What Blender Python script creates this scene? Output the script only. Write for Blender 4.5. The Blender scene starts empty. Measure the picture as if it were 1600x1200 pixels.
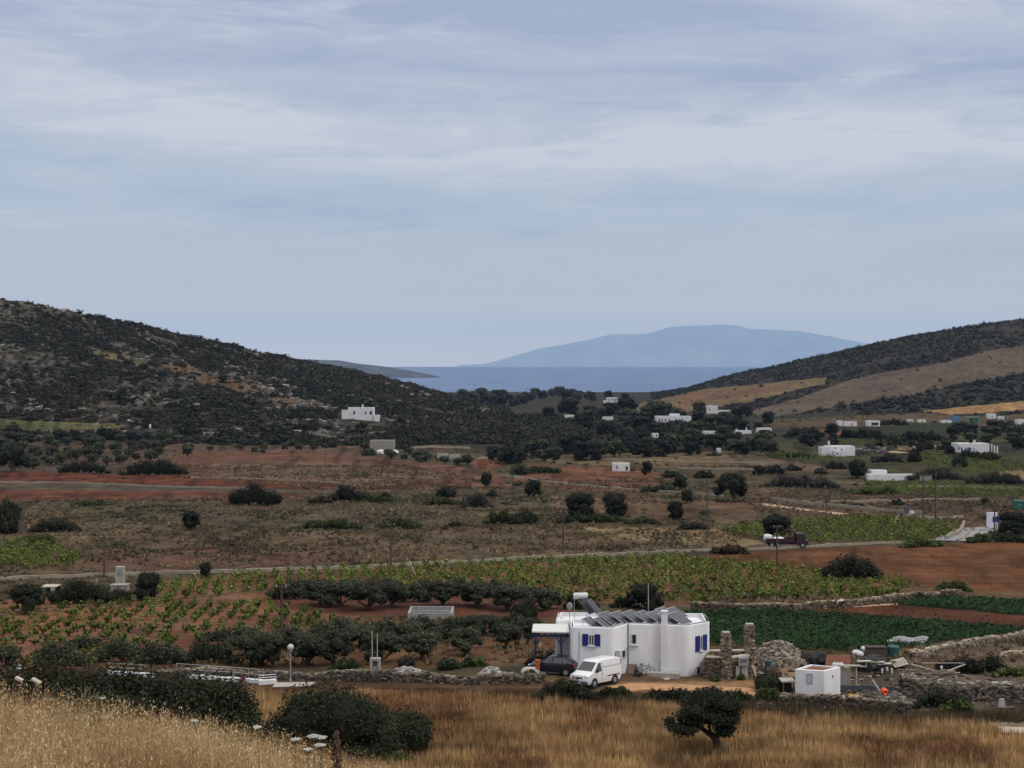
import bpy, bmesh, math, random
import numpy as np
from mathutils import Vector, Matrix
R = math.radians
SC = bpy.context.scene
COL = SC.collection
random.seed(7)
RNG = np.random.default_rng(7)

# ---------------------------------------------------------------- camera
F = 2311.0                       # focal length in pixels of a 1600 px wide picture
CAMZ = 45.0                      # metres above the sea
PITCH = math.atan(31.3 / F)
cam_d = bpy.data.cameras.new("camera")
cam = bpy.data.objects.new("camera", cam_d); COL.objects.link(cam)
cam.location = (0, 0, CAMZ)
cam.rotation_euler = (math.pi / 2 - PITCH, 0, 0)
cam_d.sensor_width = 36.0; cam_d.lens = F / 1600 * 36.0
cam_d.clip_start = 0.1; cam_d.clip_end = 120000
SC.camera = cam

# ---------------------------------------------------------------- exposure
SC.view_settings.view_transform = 'Standard'; SC.view_settings.look = 'None'
SC.view_settings.gamma = 1.0; SC.view_settings.exposure = 0.0
SC.view_settings.use_curve_mapping = False
SC.render.engine = 'CYCLES'
SC.cycles.use_denoising = True
SC.cycles.max_bounces = 6; SC.cycles.diffuse_bounces = 3; SC.cycles.volume_bounces = 0
SC.cycles.use_adaptive_sampling = True
SC.cycles.adaptive_threshold = 0.01

# ---------------------------------------------------------------- sun
SUN_EL, SUN_AZ = R(52), R(118)   # azimuth clockwise from +Y: high on the right, a little behind the camera
sun_d = bpy.data.lights.new("sun", 'SUN'); sun_d.energy = 1.5; sun_d.angle = R(9); sun_d.color = (1.0, 0.95, 0.88)
sun = bpy.data.objects.new("sun", sun_d); COL.objects.link(sun)
_sv = Vector((math.sin(SUN_AZ) * math.cos(SUN_EL), math.cos(SUN_AZ) * math.cos(SUN_EL), math.sin(SUN_EL)))
sun.rotation_euler = _sv.to_track_quat('Z', 'Y').to_euler()
sun.location = (0, 0, 200)

# ---------------------------------------------------------------- world: sky under stratus cloud
W = bpy.data.worlds.new("World"); SC.world = W; W.use_nodes = True
def build_world():
    nt = W.node_tree; N = nt.nodes; L = nt.links; N.clear()
    out = N.new('ShaderNodeOutputWorld'); bg = N.new('ShaderNodeBackground'); L.new(bg.outputs[0], out.inputs[0])
    bg.inputs[1].default_value = 0.108
    sky = N.new('ShaderNodeTexSky'); sky.sky_type = 'NISHITA'; sky.sun_disc = False
    sky.sun_elevation = SUN_EL; sky.sun_rotation = SUN_AZ; sky.air_density = 1.0; sky.dust_density = 2.0; sky.altitude = 50
    tc = N.new('ShaderNodeTexCoord'); sp = N.new('ShaderNodeSeparateXYZ'); L.new(tc.outputs['Generated'], sp.inputs[0])
    def M(op, a, b=None, c=None, clamp=False):
        n = N.new('ShaderNodeMath'); n.operation = op; n.use_clamp = clamp
        for i, v in enumerate((a, b, c)):
            if v is None: continue
            if isinstance(v, (int, float)): n.inputs[i].default_value = v
            else: L.new(v, n.inputs[i])
        return n.outputs[0]
    def mixc(f, a, b, typ='MIX'):
        n = N.new('ShaderNodeMix'); n.data_type = 'RGBA'; n.blend_type = typ; n.clamp_factor = True
        for s, v in ((n.inputs[0], f), (n.inputs[6], a), (n.inputs[7], b)):
            if isinstance(v, (int, float)): s.default_value = v
            elif isinstance(v, tuple): s.default_value = (*v, 1)
            else: L.new(v, s)
        return n.outputs[2]
    x, y, z = sp.outputs
    az = M('ARCTAN2', x, y); el = M('ARCSINE', z)
    def noise(sx, sy, scale, detail, rough, off, dist=0.0):
        cb = N.new('ShaderNodeCombineXYZ')
        L.new(M('MULTIPLY_ADD', az, sx, off), cb.inputs[0]); L.new(M('MULTIPLY_ADD', el, sy, off * 1.7), cb.inputs[1])
        cb.inputs[2].default_value = off
        n = N.new('ShaderNodeTexNoise'); n.inputs['Scale'].default_value = scale; n.inputs['Detail'].default_value = detail
        n.inputs['Roughness'].default_value = rough; n.inputs['Distortion'].default_value = dist
        L.new(cb.outputs[0], n.inputs['Vector']); return n.outputs['Fac']
    def mr(v, a, b, c=0.0, d=1.0, smooth=True):
        n = N.new('ShaderNodeMapRange'); n.interpolation_type = 'SMOOTHSTEP' if smooth else 'LINEAR'
        L.new(v, n.inputs[0])
        for i, q in enumerate((a, b, c, d)): n.inputs[1 + i].default_value = q
        return n.outputs[0]
    def blob(a0, e0, wa, we, tilt=0.0):
        da = M('SUBTRACT', az, a0)
        de = M('SUBTRACT', M('SUBTRACT', el, e0), M('MULTIPLY', da, tilt))
        u = M('DIVIDE', da, wa); v = M('DIVIDE', de, we)
        return M('EXPONENT', M('MULTIPLY', M('ADD', M('MULTIPLY', u, u), M('MULTIPLY', v, v)), -1.0))
    # base veil by elevation
    rp = N.new('ShaderNodeValToRGB'); cr = rp.color_ramp
    L.new(mr(el, 0.0, 0.26, smooth=False), rp.inputs[0])
    stops = SKY_STOPS
    while len(cr.elements) < len(stops): cr.elements.new(0.5)
    for e, (p, c) in zip(cr.elements, stops): e.position = p; e.color = (*c, 1)
    base = rp.outputs[0]
    n1 = noise(6.0, 34.0, 1.0, 9, 0.60, 3.1, 0.9)
    n2 = noise(15.0, 110.0, 1.0, 8, 0.65, 8.4, 1.2)
    n3 = noise(2.6, 13.0, 1.0, 5, 0.5, 15.3, 0.5)
    big = M('ADD', M('MULTIPLY', n1, 0.55), M('ADD', M('MULTIPLY', n2, 0.25), M('MULTIPLY', n3, 0.35)))
    # banks of brighter and darker stratus
    hi = M('ADD', M('ADD', blob(0.22, 0.148, 0.22, 0.017, 0.03), blob(-0.20, 0.163, 0.17, 0.016, -0.02)),
           M('ADD', blob(-0.33, 0.094, 0.10, 0.008), M('ADD', blob(0.33, 0.232, 0.10, 0.016), blob(0.06, 0.15, 0.25, 0.022))))
    lo = M('ADD', M('ADD', blob(-0.33, 0.212, 0.20, 0.028, 0.03), blob(0.30, 0.188, 0.20, 0.014, 0.02)),
           M('ADD', blob(-0.10, 0.235, 0.20, 0.020), M('MULTIPLY', blob(0.02, 0.232, 0.10, 0.02), 0.7)))
    hi = M('MULTIPLY', hi, mr(big, 0.42, 0.72)); lo = M('MULTIPLY', lo, mr(big, 0.75, 0.42))
    f_hi = M('ADD', M('MULTIPLY', mr(big, 0.54, 0.78), 0.8), M('MULTIPLY', hi, 1.15), clamp=True)
    f_lo = M('ADD', M('MULTIPLY', mr(big, 0.56, 0.40), 0.7), M('MULTIPLY', lo, 1.1), clamp=True)
    low = mr(el, 0.03, 0.10)          # bands fade into the horizon haze
    c = mixc(M('MULTIPLY', f_lo, low), base, SKY_DARK)
    c = mixc(M('MULTIPLY', f_hi, M('MULTIPLY_ADD', low, 0.85, 0.15)), c, SKY_LIGHT)
    # the veil is brighter overhead, as under thin stratus
    boost = M('MULTIPLY_ADD', mr(el, 0.30, 1.15), SKY_ZENITH, 10.0)
    sc = N.new('ShaderNodeVectorMath'); sc.operation = 'SCALE'; L.new(c, sc.inputs[0]); L.new(boost, sc.inputs['Scale'])
    neutral = mixc(mr(el, 0.28, 0.7), c, SKY_TOP); L.new(neutral, sc.inputs[0])
    res = mixc(0.90, sky.outputs[0], sc.outputs[0])
    L.new(res, bg.inputs[0])
def s2l(r, g, b):
    return tuple((v / 255 / 12.92 if v / 255 <= .04045 else ((v / 255 + .055) / 1.055) ** 2.4) for v in (r, g, b))
SKY_STOPS = [(0.0, (1.20, .92, .68)), (0.06, (1.08, .87, .68)), (0.115, (.89, .77, .67)), (0.19, (.70, .675, .67)), (0.385, (.49, .56, .645)), (0.66, (.485, .54, .625)), (1.0, (.465, .515, .625))]
SKY_LIGHT = s2l(214, 213, 221); SKY_DARK = s2l(165, 174, 200)
SKY_ZENITH = 14.5; SKY_TOP = (.60, .585, .57)
build_world()

# ---------------------------------------------------------------- helpers: tags and meshes
def tag(o, label=None, cat=None, group=None, kind=None):
    if label: o['label'] = label
    if cat: o['category'] = cat
    if group: o['group'] = group
    if kind or label: o['kind'] = kind or 'thing'
    return o
def empty(name, loc, label=None, cat=None, group=None, rz=0.0):
    o = bpy.data.objects.new(name, None); COL.objects.link(o)
    o.location = loc; o.rotation_euler = (0, 0, rz); o.empty_display_size = 0.2
    return tag(o, label, cat, group)
def copy_tree(o, parent=None):
    c = o.copy(); COL.objects.link(c)
    if parent is not None: c.parent = parent
    for ch in list(o.children): copy_tree(ch, c)
    return c

class MB:
    """collects vertices and faces of any size, several material slots"""
    def __init__(s): s.v = []; s.f = []; s.n = 0; s.c = []
    def add(s, v, faces, mi=0, col=None):
        v = np.asarray(v, dtype=np.float32).reshape(-1, 3)
        if isinstance(faces, np.ndarray): faces = [faces]
        for fa in faces:
            fa = np.asarray(fa, dtype=np.int32)
            if fa.ndim == 1: fa = fa[None]
            s.f.append((fa + s.n, mi))
        s.v.append(v); s.n += len(v)
        if col is not None: s.c.append(np.broadcast_to(np.asarray(col, np.float32), (len(v), 3)))
        else: s.c.append(np.ones((len(v), 3), np.float32))
    def mesh(s, name, mats, smooth=False, color=False):
        me = bpy.data.meshes.new(name)
        V = np.concatenate(s.v); me.vertices.add(len(V)); me.vertices.foreach_set('co', V.ravel())
        loops = np.concatenate([f.ravel() for f, _ in s.f]).astype(np.int32)
        cnt = np.concatenate([np.full(len(f), f.shape[1], np.int32) for f, _ in s.f])
        mi = np.concatenate([np.full(len(f), m, np.int32) for f, m in s.f])
        me.loops.add(len(loops)); me.loops.foreach_set('vertex_index', loops)
        me.polygons.add(len(cnt)); me.polygons.foreach_set('loop_start', np.concatenate(([0], np.cumsum(cnt)[:-1])).astype(np.int32))
        me.polygons.foreach_set('material_index', mi)
        me.polygons.foreach_set('use_smooth', np.full(len(cnt), smooth, bool))
        if color:
            a = me.attributes.new('Col', 'FLOAT_COLOR', 'POINT')
            C = np.concatenate(s.c); a.data.foreach_set('color', np.concatenate([C, np.ones((len(C), 1), np.float32)], 1).ravel())
        for m in (mats if isinstance(mats, (list, tuple)) else [mats]): me.materials.append(m)
        me.update(calc_edges=True)
        return me
    def build(s, name, mats, parent=None, loc=None, smooth=False, color=False):
        o = bpy.data.objects.new(name, s.mesh(name, mats, smooth, color)); COL.objects.link(o)
        if parent is not None: o.parent = parent
        if loc is not None: o.location = loc
        return o
    # ---- shapes
    def box(s, c, size, rz=0.0, mi=0, taper=1.0, tilt=None):
        sx, sy, sz = [q / 2 for q in size]
        p = np.array([[-sx, -sy, -sz], [sx, -sy, -sz], [sx, sy, -sz], [-sx, sy, -sz],
                      [-sx * taper, -sy * taper, sz], [sx * taper, -sy * taper, sz], [sx * taper, sy * taper, sz], [-sx * taper, sy * taper, sz]])
        if tilt is not None: p = p @ np.array(tilt.to_3x3()).T
        cs, sn = math.cos(rz), math.sin(rz)
        p = np.stack([p[:, 0] * cs - p[:, 1] * sn, p[:, 0] * sn + p[:, 1] * cs, p[:, 2]], 1) + np.asarray(c)
        s.add(p, BOXF, mi)
    def obox(s, o, u, n, ur, nr, zr, mi=0):
        """box along wall axis u, outward n, from origin o"""
        o = np.asarray(o, float); u = np.array([u[0], u[1], 0.]); n = np.array([n[0], n[1], 0.]); k = np.array([0, 0, 1.])
        p = []
        for zz in zr:
            for a, b in ((ur[0], nr[1]), (ur[1], nr[1]), (ur[1], nr[0]), (ur[0], nr[0])): p.append(o + u * a + n * b + k * zz)
        s.add(np.array(p), BOXF, mi)
    def tube(s, pts, r, n=8, mi=0, cap=True):
        pts = np.asarray(pts, float); m = len(pts)
        r = np.broadcast_to(np.asarray(r, float), (m,))
        ang = np.arange(n) * 2 * np.pi / n; V = []
        for i in range(m):
            t = pts[min(i + 1, m - 1)] - pts[max(i - 1, 0)]; t /= max(np.linalg.norm(t), 1e-9)
            a = np.cross(t, [0, 0, 1.]) if abs(t[2]) < .95 else np.cross(t, [1., 0, 0]); a /= np.linalg.norm(a); b = np.cross(a, t)
            V.append(pts[i] + r[i] * (np.cos(ang)[:, None] * a + np.sin(ang)[:, None] * b))
        i = np.arange(n); j = (i + 1) % n
        fs = [np.concatenate([np.stack([q * n + i, q * n + j, (q + 1) * n + j, (q + 1) * n + i], 1) for q in range(m - 1)])]
        if cap: fs += [np.arange(n)[None], (np.arange(n)[::-1] + (m - 1) * n)[None]]
        s.add(np.concatenate(V), fs, mi)
    def ell(s, c, r, mi=0, jit=0.0, sub=2, seed=0, flat=None):
        v, f = ICO[sub]; v = v.copy()
        if jit:
            k = np.random.default_rng(seed); v = v * (1 + jit * (k.random(len(v))[:, None] - .5) * 2)
        v = v * np.asarray(r) + np.asarray(c)
        if flat is not None: v[:, 2] = np.maximum(v[:, 2], flat)
        s.add(v, f, mi)
    def prism(s, poly, z0, z1, mi=0):
        n = len(poly); p = np.array([[a, b, z0] for a, b in poly] + [[a, b, z1] for a, b in poly], float)
        i = np.arange(n); j = (i + 1) % n
        s.add(p, [np.stack([i, j, j + n, i + n], 1), np.arange(n)[::-1][None], (np.arange(n) + n)[None]], mi)
BOXF = np.array([[0, 3, 2, 1], [4, 5, 6, 7], [0, 1, 5, 4], [1, 2, 6, 5], [2, 3, 7, 6], [3, 0, 4, 7]])
ICO = {}
for _s in (1, 2, 3):
    _b = bmesh.new(); bmesh.ops.create_icosphere(_b, subdivisions=_s, radius=1.0); _b.verts.ensure_lookup_table()
    ICO[_s] = (np.array([q.co[:] for q in _b.verts]), np.array([[q.index for q in f.verts] for f in _b.faces])); _b.free()

# ---------------------------------------------------------------- helpers: materials
def mat(name, c, rough=0.85, var=0.0, scale=2.0, c2=None, bump=0.0, bscale=20.0, spec=0.3, metal=0.0, attr=None, detail=5, rnd=0.0, trans=0.0, stretch=None):
    m = bpy.data.materials.new(name); m.use_nodes = True
    nt = m.node_tree; N = nt.nodes; L = nt.links; b = N['Principled BSDF']
    b.inputs['Roughness'].default_value = rough; b.inputs['Specular IOR Level'].default_value = spec; b.inputs['Metallic'].default_value = metal
    src = None
    g = N.new('ShaderNodeNewGeometry')
    def noise(sc, det=detail, st=None):
        n = N.new('ShaderNodeTexNoise'); n.inputs['Scale'].default_value = sc; n.inputs['Detail'].default_value = det; n.inputs['Roughness'].default_value = .62
        if st:
            mp = N.new('ShaderNodeMapping'); mp.inputs['Scale'].default_value = st; L.new(g.outputs['Position'], mp.inputs[0]); L.new(mp.outputs[0], n.inputs['Vector'])
        else: L.new(g.outputs['Position'], n.inputs['Vector'])
        return n.outputs['Fac']
    if attr:
        a = N.new('ShaderNodeAttribute'); a.attribute_name = attr; src = a.outputs['Color']
    else:
        r = N.new('ShaderNodeRGB'); r.outputs[0].default_value = (*c, 1); src = r.outputs[0]
    if c2 is not None:
        mx = N.new('ShaderNodeMix'); mx.data_type = 'RGBA'; mx.inputs[7].default_value = (*c2, 1)
        mr = N.new('ShaderNodeMapRange'); mr.inputs[1].default_value = .4; mr.inputs[2].default_value = .62
        L.new(noise(scale, detail, stretch), mr.inputs[0]); L.new(mr.outputs[0], mx.inputs[0]); L.new(src, mx.inputs[6]); src = mx.outputs[2]
    if var:
        mr = N.new('ShaderNodeMapRange'); mr.inputs[1].default_value = .3; mr.inputs[2].default_value = .7
        mr.inputs[3].default_value = 1 - var; mr.inputs[4].default_value = 1 + var; mr.clamp = False
        L.new(noise(scale * 1.7, detail, stretch), mr.inputs[0])
        v = N.new('ShaderNodeVectorMath'); v.operation = 'SCALE'; L.new(src, v.inputs[0]); L.new(mr.outputs[0], v.inputs['Scale']); src = v.outputs[0]
    if rnd:
        oi = N.new('ShaderNodeObjectInfo'); mr = N.new('ShaderNodeMapRange'); mr.inputs[3].default_value = 1 - rnd; mr.inputs[4].default_value = 1 + rnd
        L.new(oi.outputs['Random'], mr.inputs[0])
        v = N.new('ShaderNodeVectorMath'); v.operation = 'SCALE'; L.new(src, v.inputs[0]); L.new(mr.outputs[0], v.inputs['Scale']); src = v.outputs[0]
    L.new(src, b.inputs['Base Color'])
    if bump:
        bp = N.new('ShaderNodeBump'); bp.inputs['Strength'].default_value = bump; bp.inputs['Distance'].default_value = 1.0 / bscale
        L.new(noise(bscale), bp.inputs['Height']); L.new(bp.outputs[0], b.inputs['Normal'])
    return m

# ---------------------------------------------------------------- terrain: heights
def vnoise(x, y, seed=0):
    x = np.asarray(x, float); y = np.asarray(y, float)
    ix = np.floor(x).astype(np.int64); iy = np.floor(y).astype(np.int64); fx = x - ix; fy = y - iy
    fx = fx * fx * (3 - 2 * fx); fy = fy * fy * (3 - 2 * fy)
    def h(a, b):
        k = (a * 374761393 + b * 668265263 + seed * 974634777) & 0xffffffff
        k = ((k ^ (k >> 13)) * 1274126177) & 0xffffffff
        return ((k ^ (k >> 16)) & 0xffff) / 65535.0
    return (h(ix, iy) * (1 - fx) + h(ix + 1, iy) * fx) * (1 - fy) + (h(ix, iy + 1) * (1 - fx) + h(ix + 1, iy + 1) * fx) * fy
def fbm(x, y, seed=0, o=4):
    s = 0; a = .5; t = 0
    for i in range(o): s = s + a * vnoise(x * 2 ** i, y * 2 ** i, seed + i); t += a; a *= .5
    return s / t
cp, sp_ = math.cos(PITCH), math.sin(PITCH)
def pix(x, y, z):
    """where a world point falls in the 1600x1200 frame (used to lay out field boundaries on the ground)"""
    dz = z - CAMZ; dep = y * cp - dz * sp_; up = y * sp_ + dz * cp
    dep = np.where(np.abs(dep) < .05, .05, dep)
    return 800 + F * x / dep, 600 - F * up / dep
def zat(py, d):
    k = (600 - py) / F
    return CAMZ + d * (k * cp - sp_) / (cp + k * sp_)
PD = np.array([0, 4, 8, 15, 30, 60, 84, 100, 115, 140, 180, 250, 400, 600, 900, 1200, 2300, 2420, 3000, 9000.])
PV = np.array([1.75, 2.15, 2.95, 5.0, 9.3, 17.6, 23.5, 24.0, 24.45, 25.9, 28.0, 30.4, 32.2, 34.0, 36.4, 38.5, 44.0, 46.0, 52.0, 60.])
HL_px = np.array([-700, -400, 0, 110, 200, 290, 400, 530, 640, 720, 800, 880, 960, 1000.])
HL_ys = np.array([385, 420, 468, 488, 505, 525, 550, 575, 602, 627, 652, 678, 700, 704.])
HL_ds = np.array([860, 900, 950, 980, 1000, 1020, 1050, 1080, 1080, 1050, 980, 880, 800, 790.])
HL_df = np.array([520, 520, 600, 600, 600, 590, 580, 570, 560, 560, 590, 620, 700, 750.])
HR_px = np.array([900, 985, 1080, 1150, 1230, 1340, 1440, 1540, 1600, 1900, 2300.])
HR_ys = np.array([640, 626, 606, 585, 568, 543, 521, 505, 499, 470, 440.])
HR_ds = np.array([1950, 1900, 1800, 1700, 1650, 1600, 1550, 1500, 1500, 1400, 1300.])
HR_df = np.array([1700, 1500, 1250, 1150, 1100, 1050, 1000, 950, 950, 900, 850.])
def H(x, y):
    x = np.asarray(x, float); y = np.asarray(y, float)
    yy = np.maximum(y, .5)
    px = 800 + F * x / (np.maximum(yy, 6) * cp)
    plain = CAMZ - np.interp(y, PD, PV)
    # the bank the picture is taken from: higher on the left, sloping off to the right
    knoll = 1.0 / (1 + np.exp((y - 19) / 2.2))
    side = np.interp(x, [-9, -4.85, -3.2, -1.9, -1.1, 0.5, 4], [1.6, .86, .72, .42, .12, -.45, -1.3]) * np.clip(y / 10, 0, 1)
    z = plain + knoll * side + knoll * .22 * np.clip((y - 6) / 8, 0, 1)
    z = z + (vnoise(x / 3.1, y / 3.1, 5) - .5) * .25 + (vnoise(x / 17, y / 17, 9) - .5) * .5 * np.clip((y - 30) / 60, 0, 1)
    far = np.clip((y - 300) / 300, 0, 1) * np.clip((2250 - y) / 200, 0, 1)
    z = z + far * ((fbm(x / 90, y / 90, 21) - .5) * 2.2)
    # left hill
    for (P, YS, DS, DF, e, sd) in ((HL_px, HL_ys, HL_ds, HL_df, 1.12, 31), (HR_px, HR_ys, HR_ds, HR_df, 1.05, 41)):
        ds = np.interp(px, P, DS); df = np.interp(px, P, DF); zr = zat(np.interp(px, P, YS), ds)
        hh = np.maximum(zr - (CAMZ - np.interp(ds, PD, PV)), 0)
        s = np.clip((y - df) / (ds - df), 0, 3)
        up = np.where(s < 1, s ** e, np.maximum(0, 1 - ((s - 1) * (1.1)) ** 2))
        add = hh * up
        rel = np.clip(add / 8, 0, 1)
        z = z + add + rel * ((fbm(x / 38, y / 38, sd, 5) - .5) * np.minimum(5.0, .8 + hh * .09) * np.clip(1.15 - np.abs(s - .5) * 1.2, .12, 1))
    return z
_dd = np.concatenate([np.arange(3, 90, .25), np.geomspace(90, 3200, 2600)])
def G(px, py):
    """the ground point seen at a pixel of the photograph"""
    px = np.atleast_1d(np.asarray(px, float)); py = np.atleast_1d(np.asarray(py, float))
    out = np.zeros((len(px), 3))
    for i in range(len(px)):
        a = (px[i] - 800) / F; k = (600 - py[i]) / F
        den = cp + k * sp_
        xs = _dd * a / den; zs = CAMZ + _dd * (k * cp - sp_) / den
        h = zs - H(xs, _dd)
        j = np.nonzero(h < 0)[0]
        if len(j) == 0: j = [len(_dd) - 1]
        j = max(int(j[0]), 1); t = h[j - 1] / (h[j - 1] - h[j] + 1e-12); d = _dd[j - 1] + t * (_dd[j] - _dd[j - 1])
        out[i] = (d * a / den, d, float(H(d * a / den, d)))
    return out
def g1(px, py): return G([px], [py])[0]
def XA(px, d, z=21.0):
    """x of a point at distance d, height z that stands in picture column px"""
    return (px - 800) / F * (d * cp - (z - CAMZ) * sp_)
def ppm(d): return F / d            # 1600-wide pixels per metre
def inpoly(px, py, poly):
    poly = np.asarray(poly, float); c = np.zeros(px.shape, bool); n = len(poly); j = n - 1
    for i in range(n):
        (xi, yi), (xj, yj) = poly[i], poly[j]
        if yi != yj:
            c ^= ((yi > py) != (yj > py)) & (px < (xj - xi) * (py - yi) / (yj - yi) + xi)
        j = i
    return c
# ---------------------------------------------------------------- terrain: field colours (albedo of soil, stubble, rock)
GROUND_K = .53
STRAW = (.30, .20, .095); RED = (.15, .052, .030); REDTAN = (.17, .085, .055); OLIVE = (.112, .088, .056)
TAN = (.155, .105, .064); VINE_SOIL = (.23, .115, .066); GOLD = (.165, .074, .034); ROCK = (.125, .115, .105)
ZONES = [   # polygon in the photograph's frame, albedo, boundary wobble in px
    # far plain, from back to front
    ([(-300, 640), (120, 660), (210, 662), (185, 672), (0, 676), (-300, 676)], (.135, .125, .056), 4),
    ([(-300, 676), (700, 690), (720, 715), (300, 705), (240, 740), (-300, 740)], (.125, .085, .060), 3),
    ([(295, 704), (480, 703), (600, 716), (770, 735), (800, 760), (520, 770), (300, 750), (230, 736)], REDTAN, 2),
    ([(330, 722), (560, 722), (720, 745), (560, 765), (330, 750)], (.19, .115, .080), 5),
    ([(735, 718), (782, 716), (784, 731), (745, 733)], (.20, .085, .045), 1),
    ([(-300, 736), (60, 738), (300, 744), (480, 748), (545, 753), (500, 766), (300, 759), (-300, 754)], RED, 1),
    ([(-300, 753), (200, 757), (400, 763), (540, 766), (520, 770), (330, 768), (-300, 762)], (.125, .098, .070), 1),
    ([(-300, 762), (330, 768), (520, 774), (480, 786), (190, 782), (-300, 785)], (.155, .062, .036), 2),
    ([(-300, 785), (190, 782), (430, 786), (480, 775), (800, 766), (880, 775), (900, 800), (760, 832), (-300, 834)], OLIVE, 3),
    ([(-300, 832), (800, 824), (1150, 838), (1110, 862), (600, 886), (240, 896), (-300, 910)], TAN, 3),
    ([(240, 855), (560, 850), (560, 880), (240, 894), (130, 890), (140, 860)], (.155, .085, .058), 8),
    ([(820, 726), (1000, 731), (1060, 745), (990, 772), (880, 766), (800, 752)], (.185, .088, .052), 2),
    ([(860, 712), (1000, 703), (1210, 706), (1210, 735), (1000, 730), (850, 722)], (.19, .135, .078), 2),
    ([(860, 775), (1190, 785), (1180, 818), (1000, 815), (860, 815)], (.175, .108, .066), 3),
    ([(1150, 755), (1300, 772), (1520, 775), (1600, 775), (1900, 775), (1900, 840), (1500, 830), (1180, 800)], (.135, .085, .055), 3),
    ([(900, 822), (1150, 828), (1195, 850), (1140, 858), (960, 838)], (.255, .185, .095), 4),
    ([(1200, 718), (1330, 720), (1330, 736), (1200, 737)], (.20, .125, .082), 2),
    ([(1180, 690), (1290, 690), (1560, 710), (1900, 710), (1900, 772), (1400, 770), (1320, 735), (1200, 715)], (.080, .075, .035), 4),
    ([(1560, 735), (1700, 735), (1700, 750), (1575, 750)], (.36, .25, .13), 2),
    ([(1395, 661), (1488, 662), (1482, 673), (1396, 672)], (.045, .060, .026), 3),
    ([(1500, 672), (1620, 672), (1620, 690), (1500, 690)], (.10, .095, .045), 3),
    ([(1275, 670), (1325, 671), (1320, 682), (1268, 682)], (.20, .085, .062), 1),
    ([(1405, 697), (1500, 693), (1495, 703), (1405, 703)], (.30, .22, .13), 2),
    ([(1110, 822), (1190, 812), (1360, 806), (1515, 816), (1495, 845), (1420, 850), (1260, 856), (1150, 840)], (.115, .085, .045), 3),
    ([(1060, 872), (1150, 864), (1260, 858), (1600, 845), (1900, 838), (1900, 930), (1600, 930), (1440, 916), (1290, 892)], GOLD, 2),
    # vineyards and groves
    ([(-300, 845), (100, 850), (140, 890), (-300, 900)], (.14, .095, .052), 4),
    ([(230, 908), (500, 890), (700, 884), (1050, 871), (1240, 888), (1450, 914), (1370, 938), (1090, 948), (860, 940), (430, 948), (240, 940)], VINE_SOIL, 2),
    ([(-300, 930), (250, 938), (440, 940), (560, 962), (520, 1000), (300, 1030), (150, 1044), (-300, 1050)], (.25, .118, .072), 2),
    ([(420, 925), (900, 925), (900, 965), (560, 962), (430, 950)], (.15, .062, .042), 3),
    ([(480, 965), (880, 965), (880, 1030), (700, 1045), (160, 1045), (300, 1028)], (.16, .088, .045), 5),
    ([(-300, 896), (240, 896), (240, 936), (-300, 940)], (.10, .075, .042), 4),
    # crops behind the house
    ([(1075, 925), (1400, 925), (1440, 918), (1900, 940), (1900, 960), (1100, 960)], (.16, .10, .055), 2),
    ([(1090, 962), (1250, 950), (1400, 945), (1900, 955), (1900, 995), (1500, 985), (1250, 965)], (.155, .058, .032), 1),
    ([(1060, 958), (1240, 960), (1590, 985), (1480, 1005), (1330, 1020), (1220, 1020), (1090, 1010)], (.05, .055, .022), 2),
    ([(1385, 944), (1470, 934), (1900, 940), (1900, 964), (1600, 962)], (.045, .05, .022), 1),
    ([(1105, 1000), (1230, 1003), (1330, 1020), (1600, 985), (1900, 980), (1900, 1040), (1420, 1050), (1100, 1030)], (.12, .085, .045), 4),
    ([(1440, 1022), (1620, 996), (1900, 980), (1900, 1030), (1560, 1040)], (.16, .11, .07), 3),
    # house yard
    ([(820, 1028), (1010, 1054), (1120, 1056), (1240, 1040), (1420, 1060), (1400, 1095), (1240, 1092), (1000, 1082), (940, 1085), (830, 1058)], (.20, .125, .075), 3),
    ([(955, 1066), (1060, 1065), (1190, 1063), (1215, 1075), (1180, 1092), (1040, 1083), (950, 1080)], (.40, .235, .125), 2),
    ([(1195, 1035), (1250, 1042), (1250, 1065), (1190, 1062)], (.34, .21, .12), 2),
    ([(1310, 1080), (1345, 1085), (1340, 1098), (1310, 1094)], (.34, .20, .10), 1),
    ([(1300, 1060), (1420, 1050), (1600, 1052), (1900, 1050), (1900, 1105), (1380, 1110)], (.15, .112, .085), 4),
    # weeds along the wall and the stubble in front
    ([(-300, 1048), (200, 1046), (440, 1058), (840, 1062), (940, 1084), (1240, 1092), (1420, 1112), (1900, 1110), (1900, 1150), (1300, 1128), (900, 1096), (560, 1080), (300, 1085), (-300, 1085)], (.115, .068, .040), 4),
    ([(1540, 1128), (1900, 1128), (1900, 1150), (1570, 1146)], (.42, .33, .22), 2),
    ([(-300, 1085), (300, 1082), (560, 1076), (900, 1093), (1300, 1124), (1900, 1148), (1900, 1260), (-300, 1260)], (.235, .125, .058), 3),
]
FURROWS = [([(-300, 736), (545, 753), (500, 786), (-300, 785)], .06, 6.0), ([(1090, 962), (1250, 950), (1400, 945), (1900, 955), (1900, 995), (1500, 985), (1250, 965)], -.22, 1.5), ([(820, 726), (1060, 745), (990, 772), (800, 752)], .15, 5.0), ([(1060, 872), (1260, 858), (1600, 845), (1900, 838), (1900, 930), (1440, 916), (1290, 892)], .1, 2.6), ([(330, 722), (560, 722), (720, 745), (560, 765), (330, 750)], .1, 6.0)]
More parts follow.
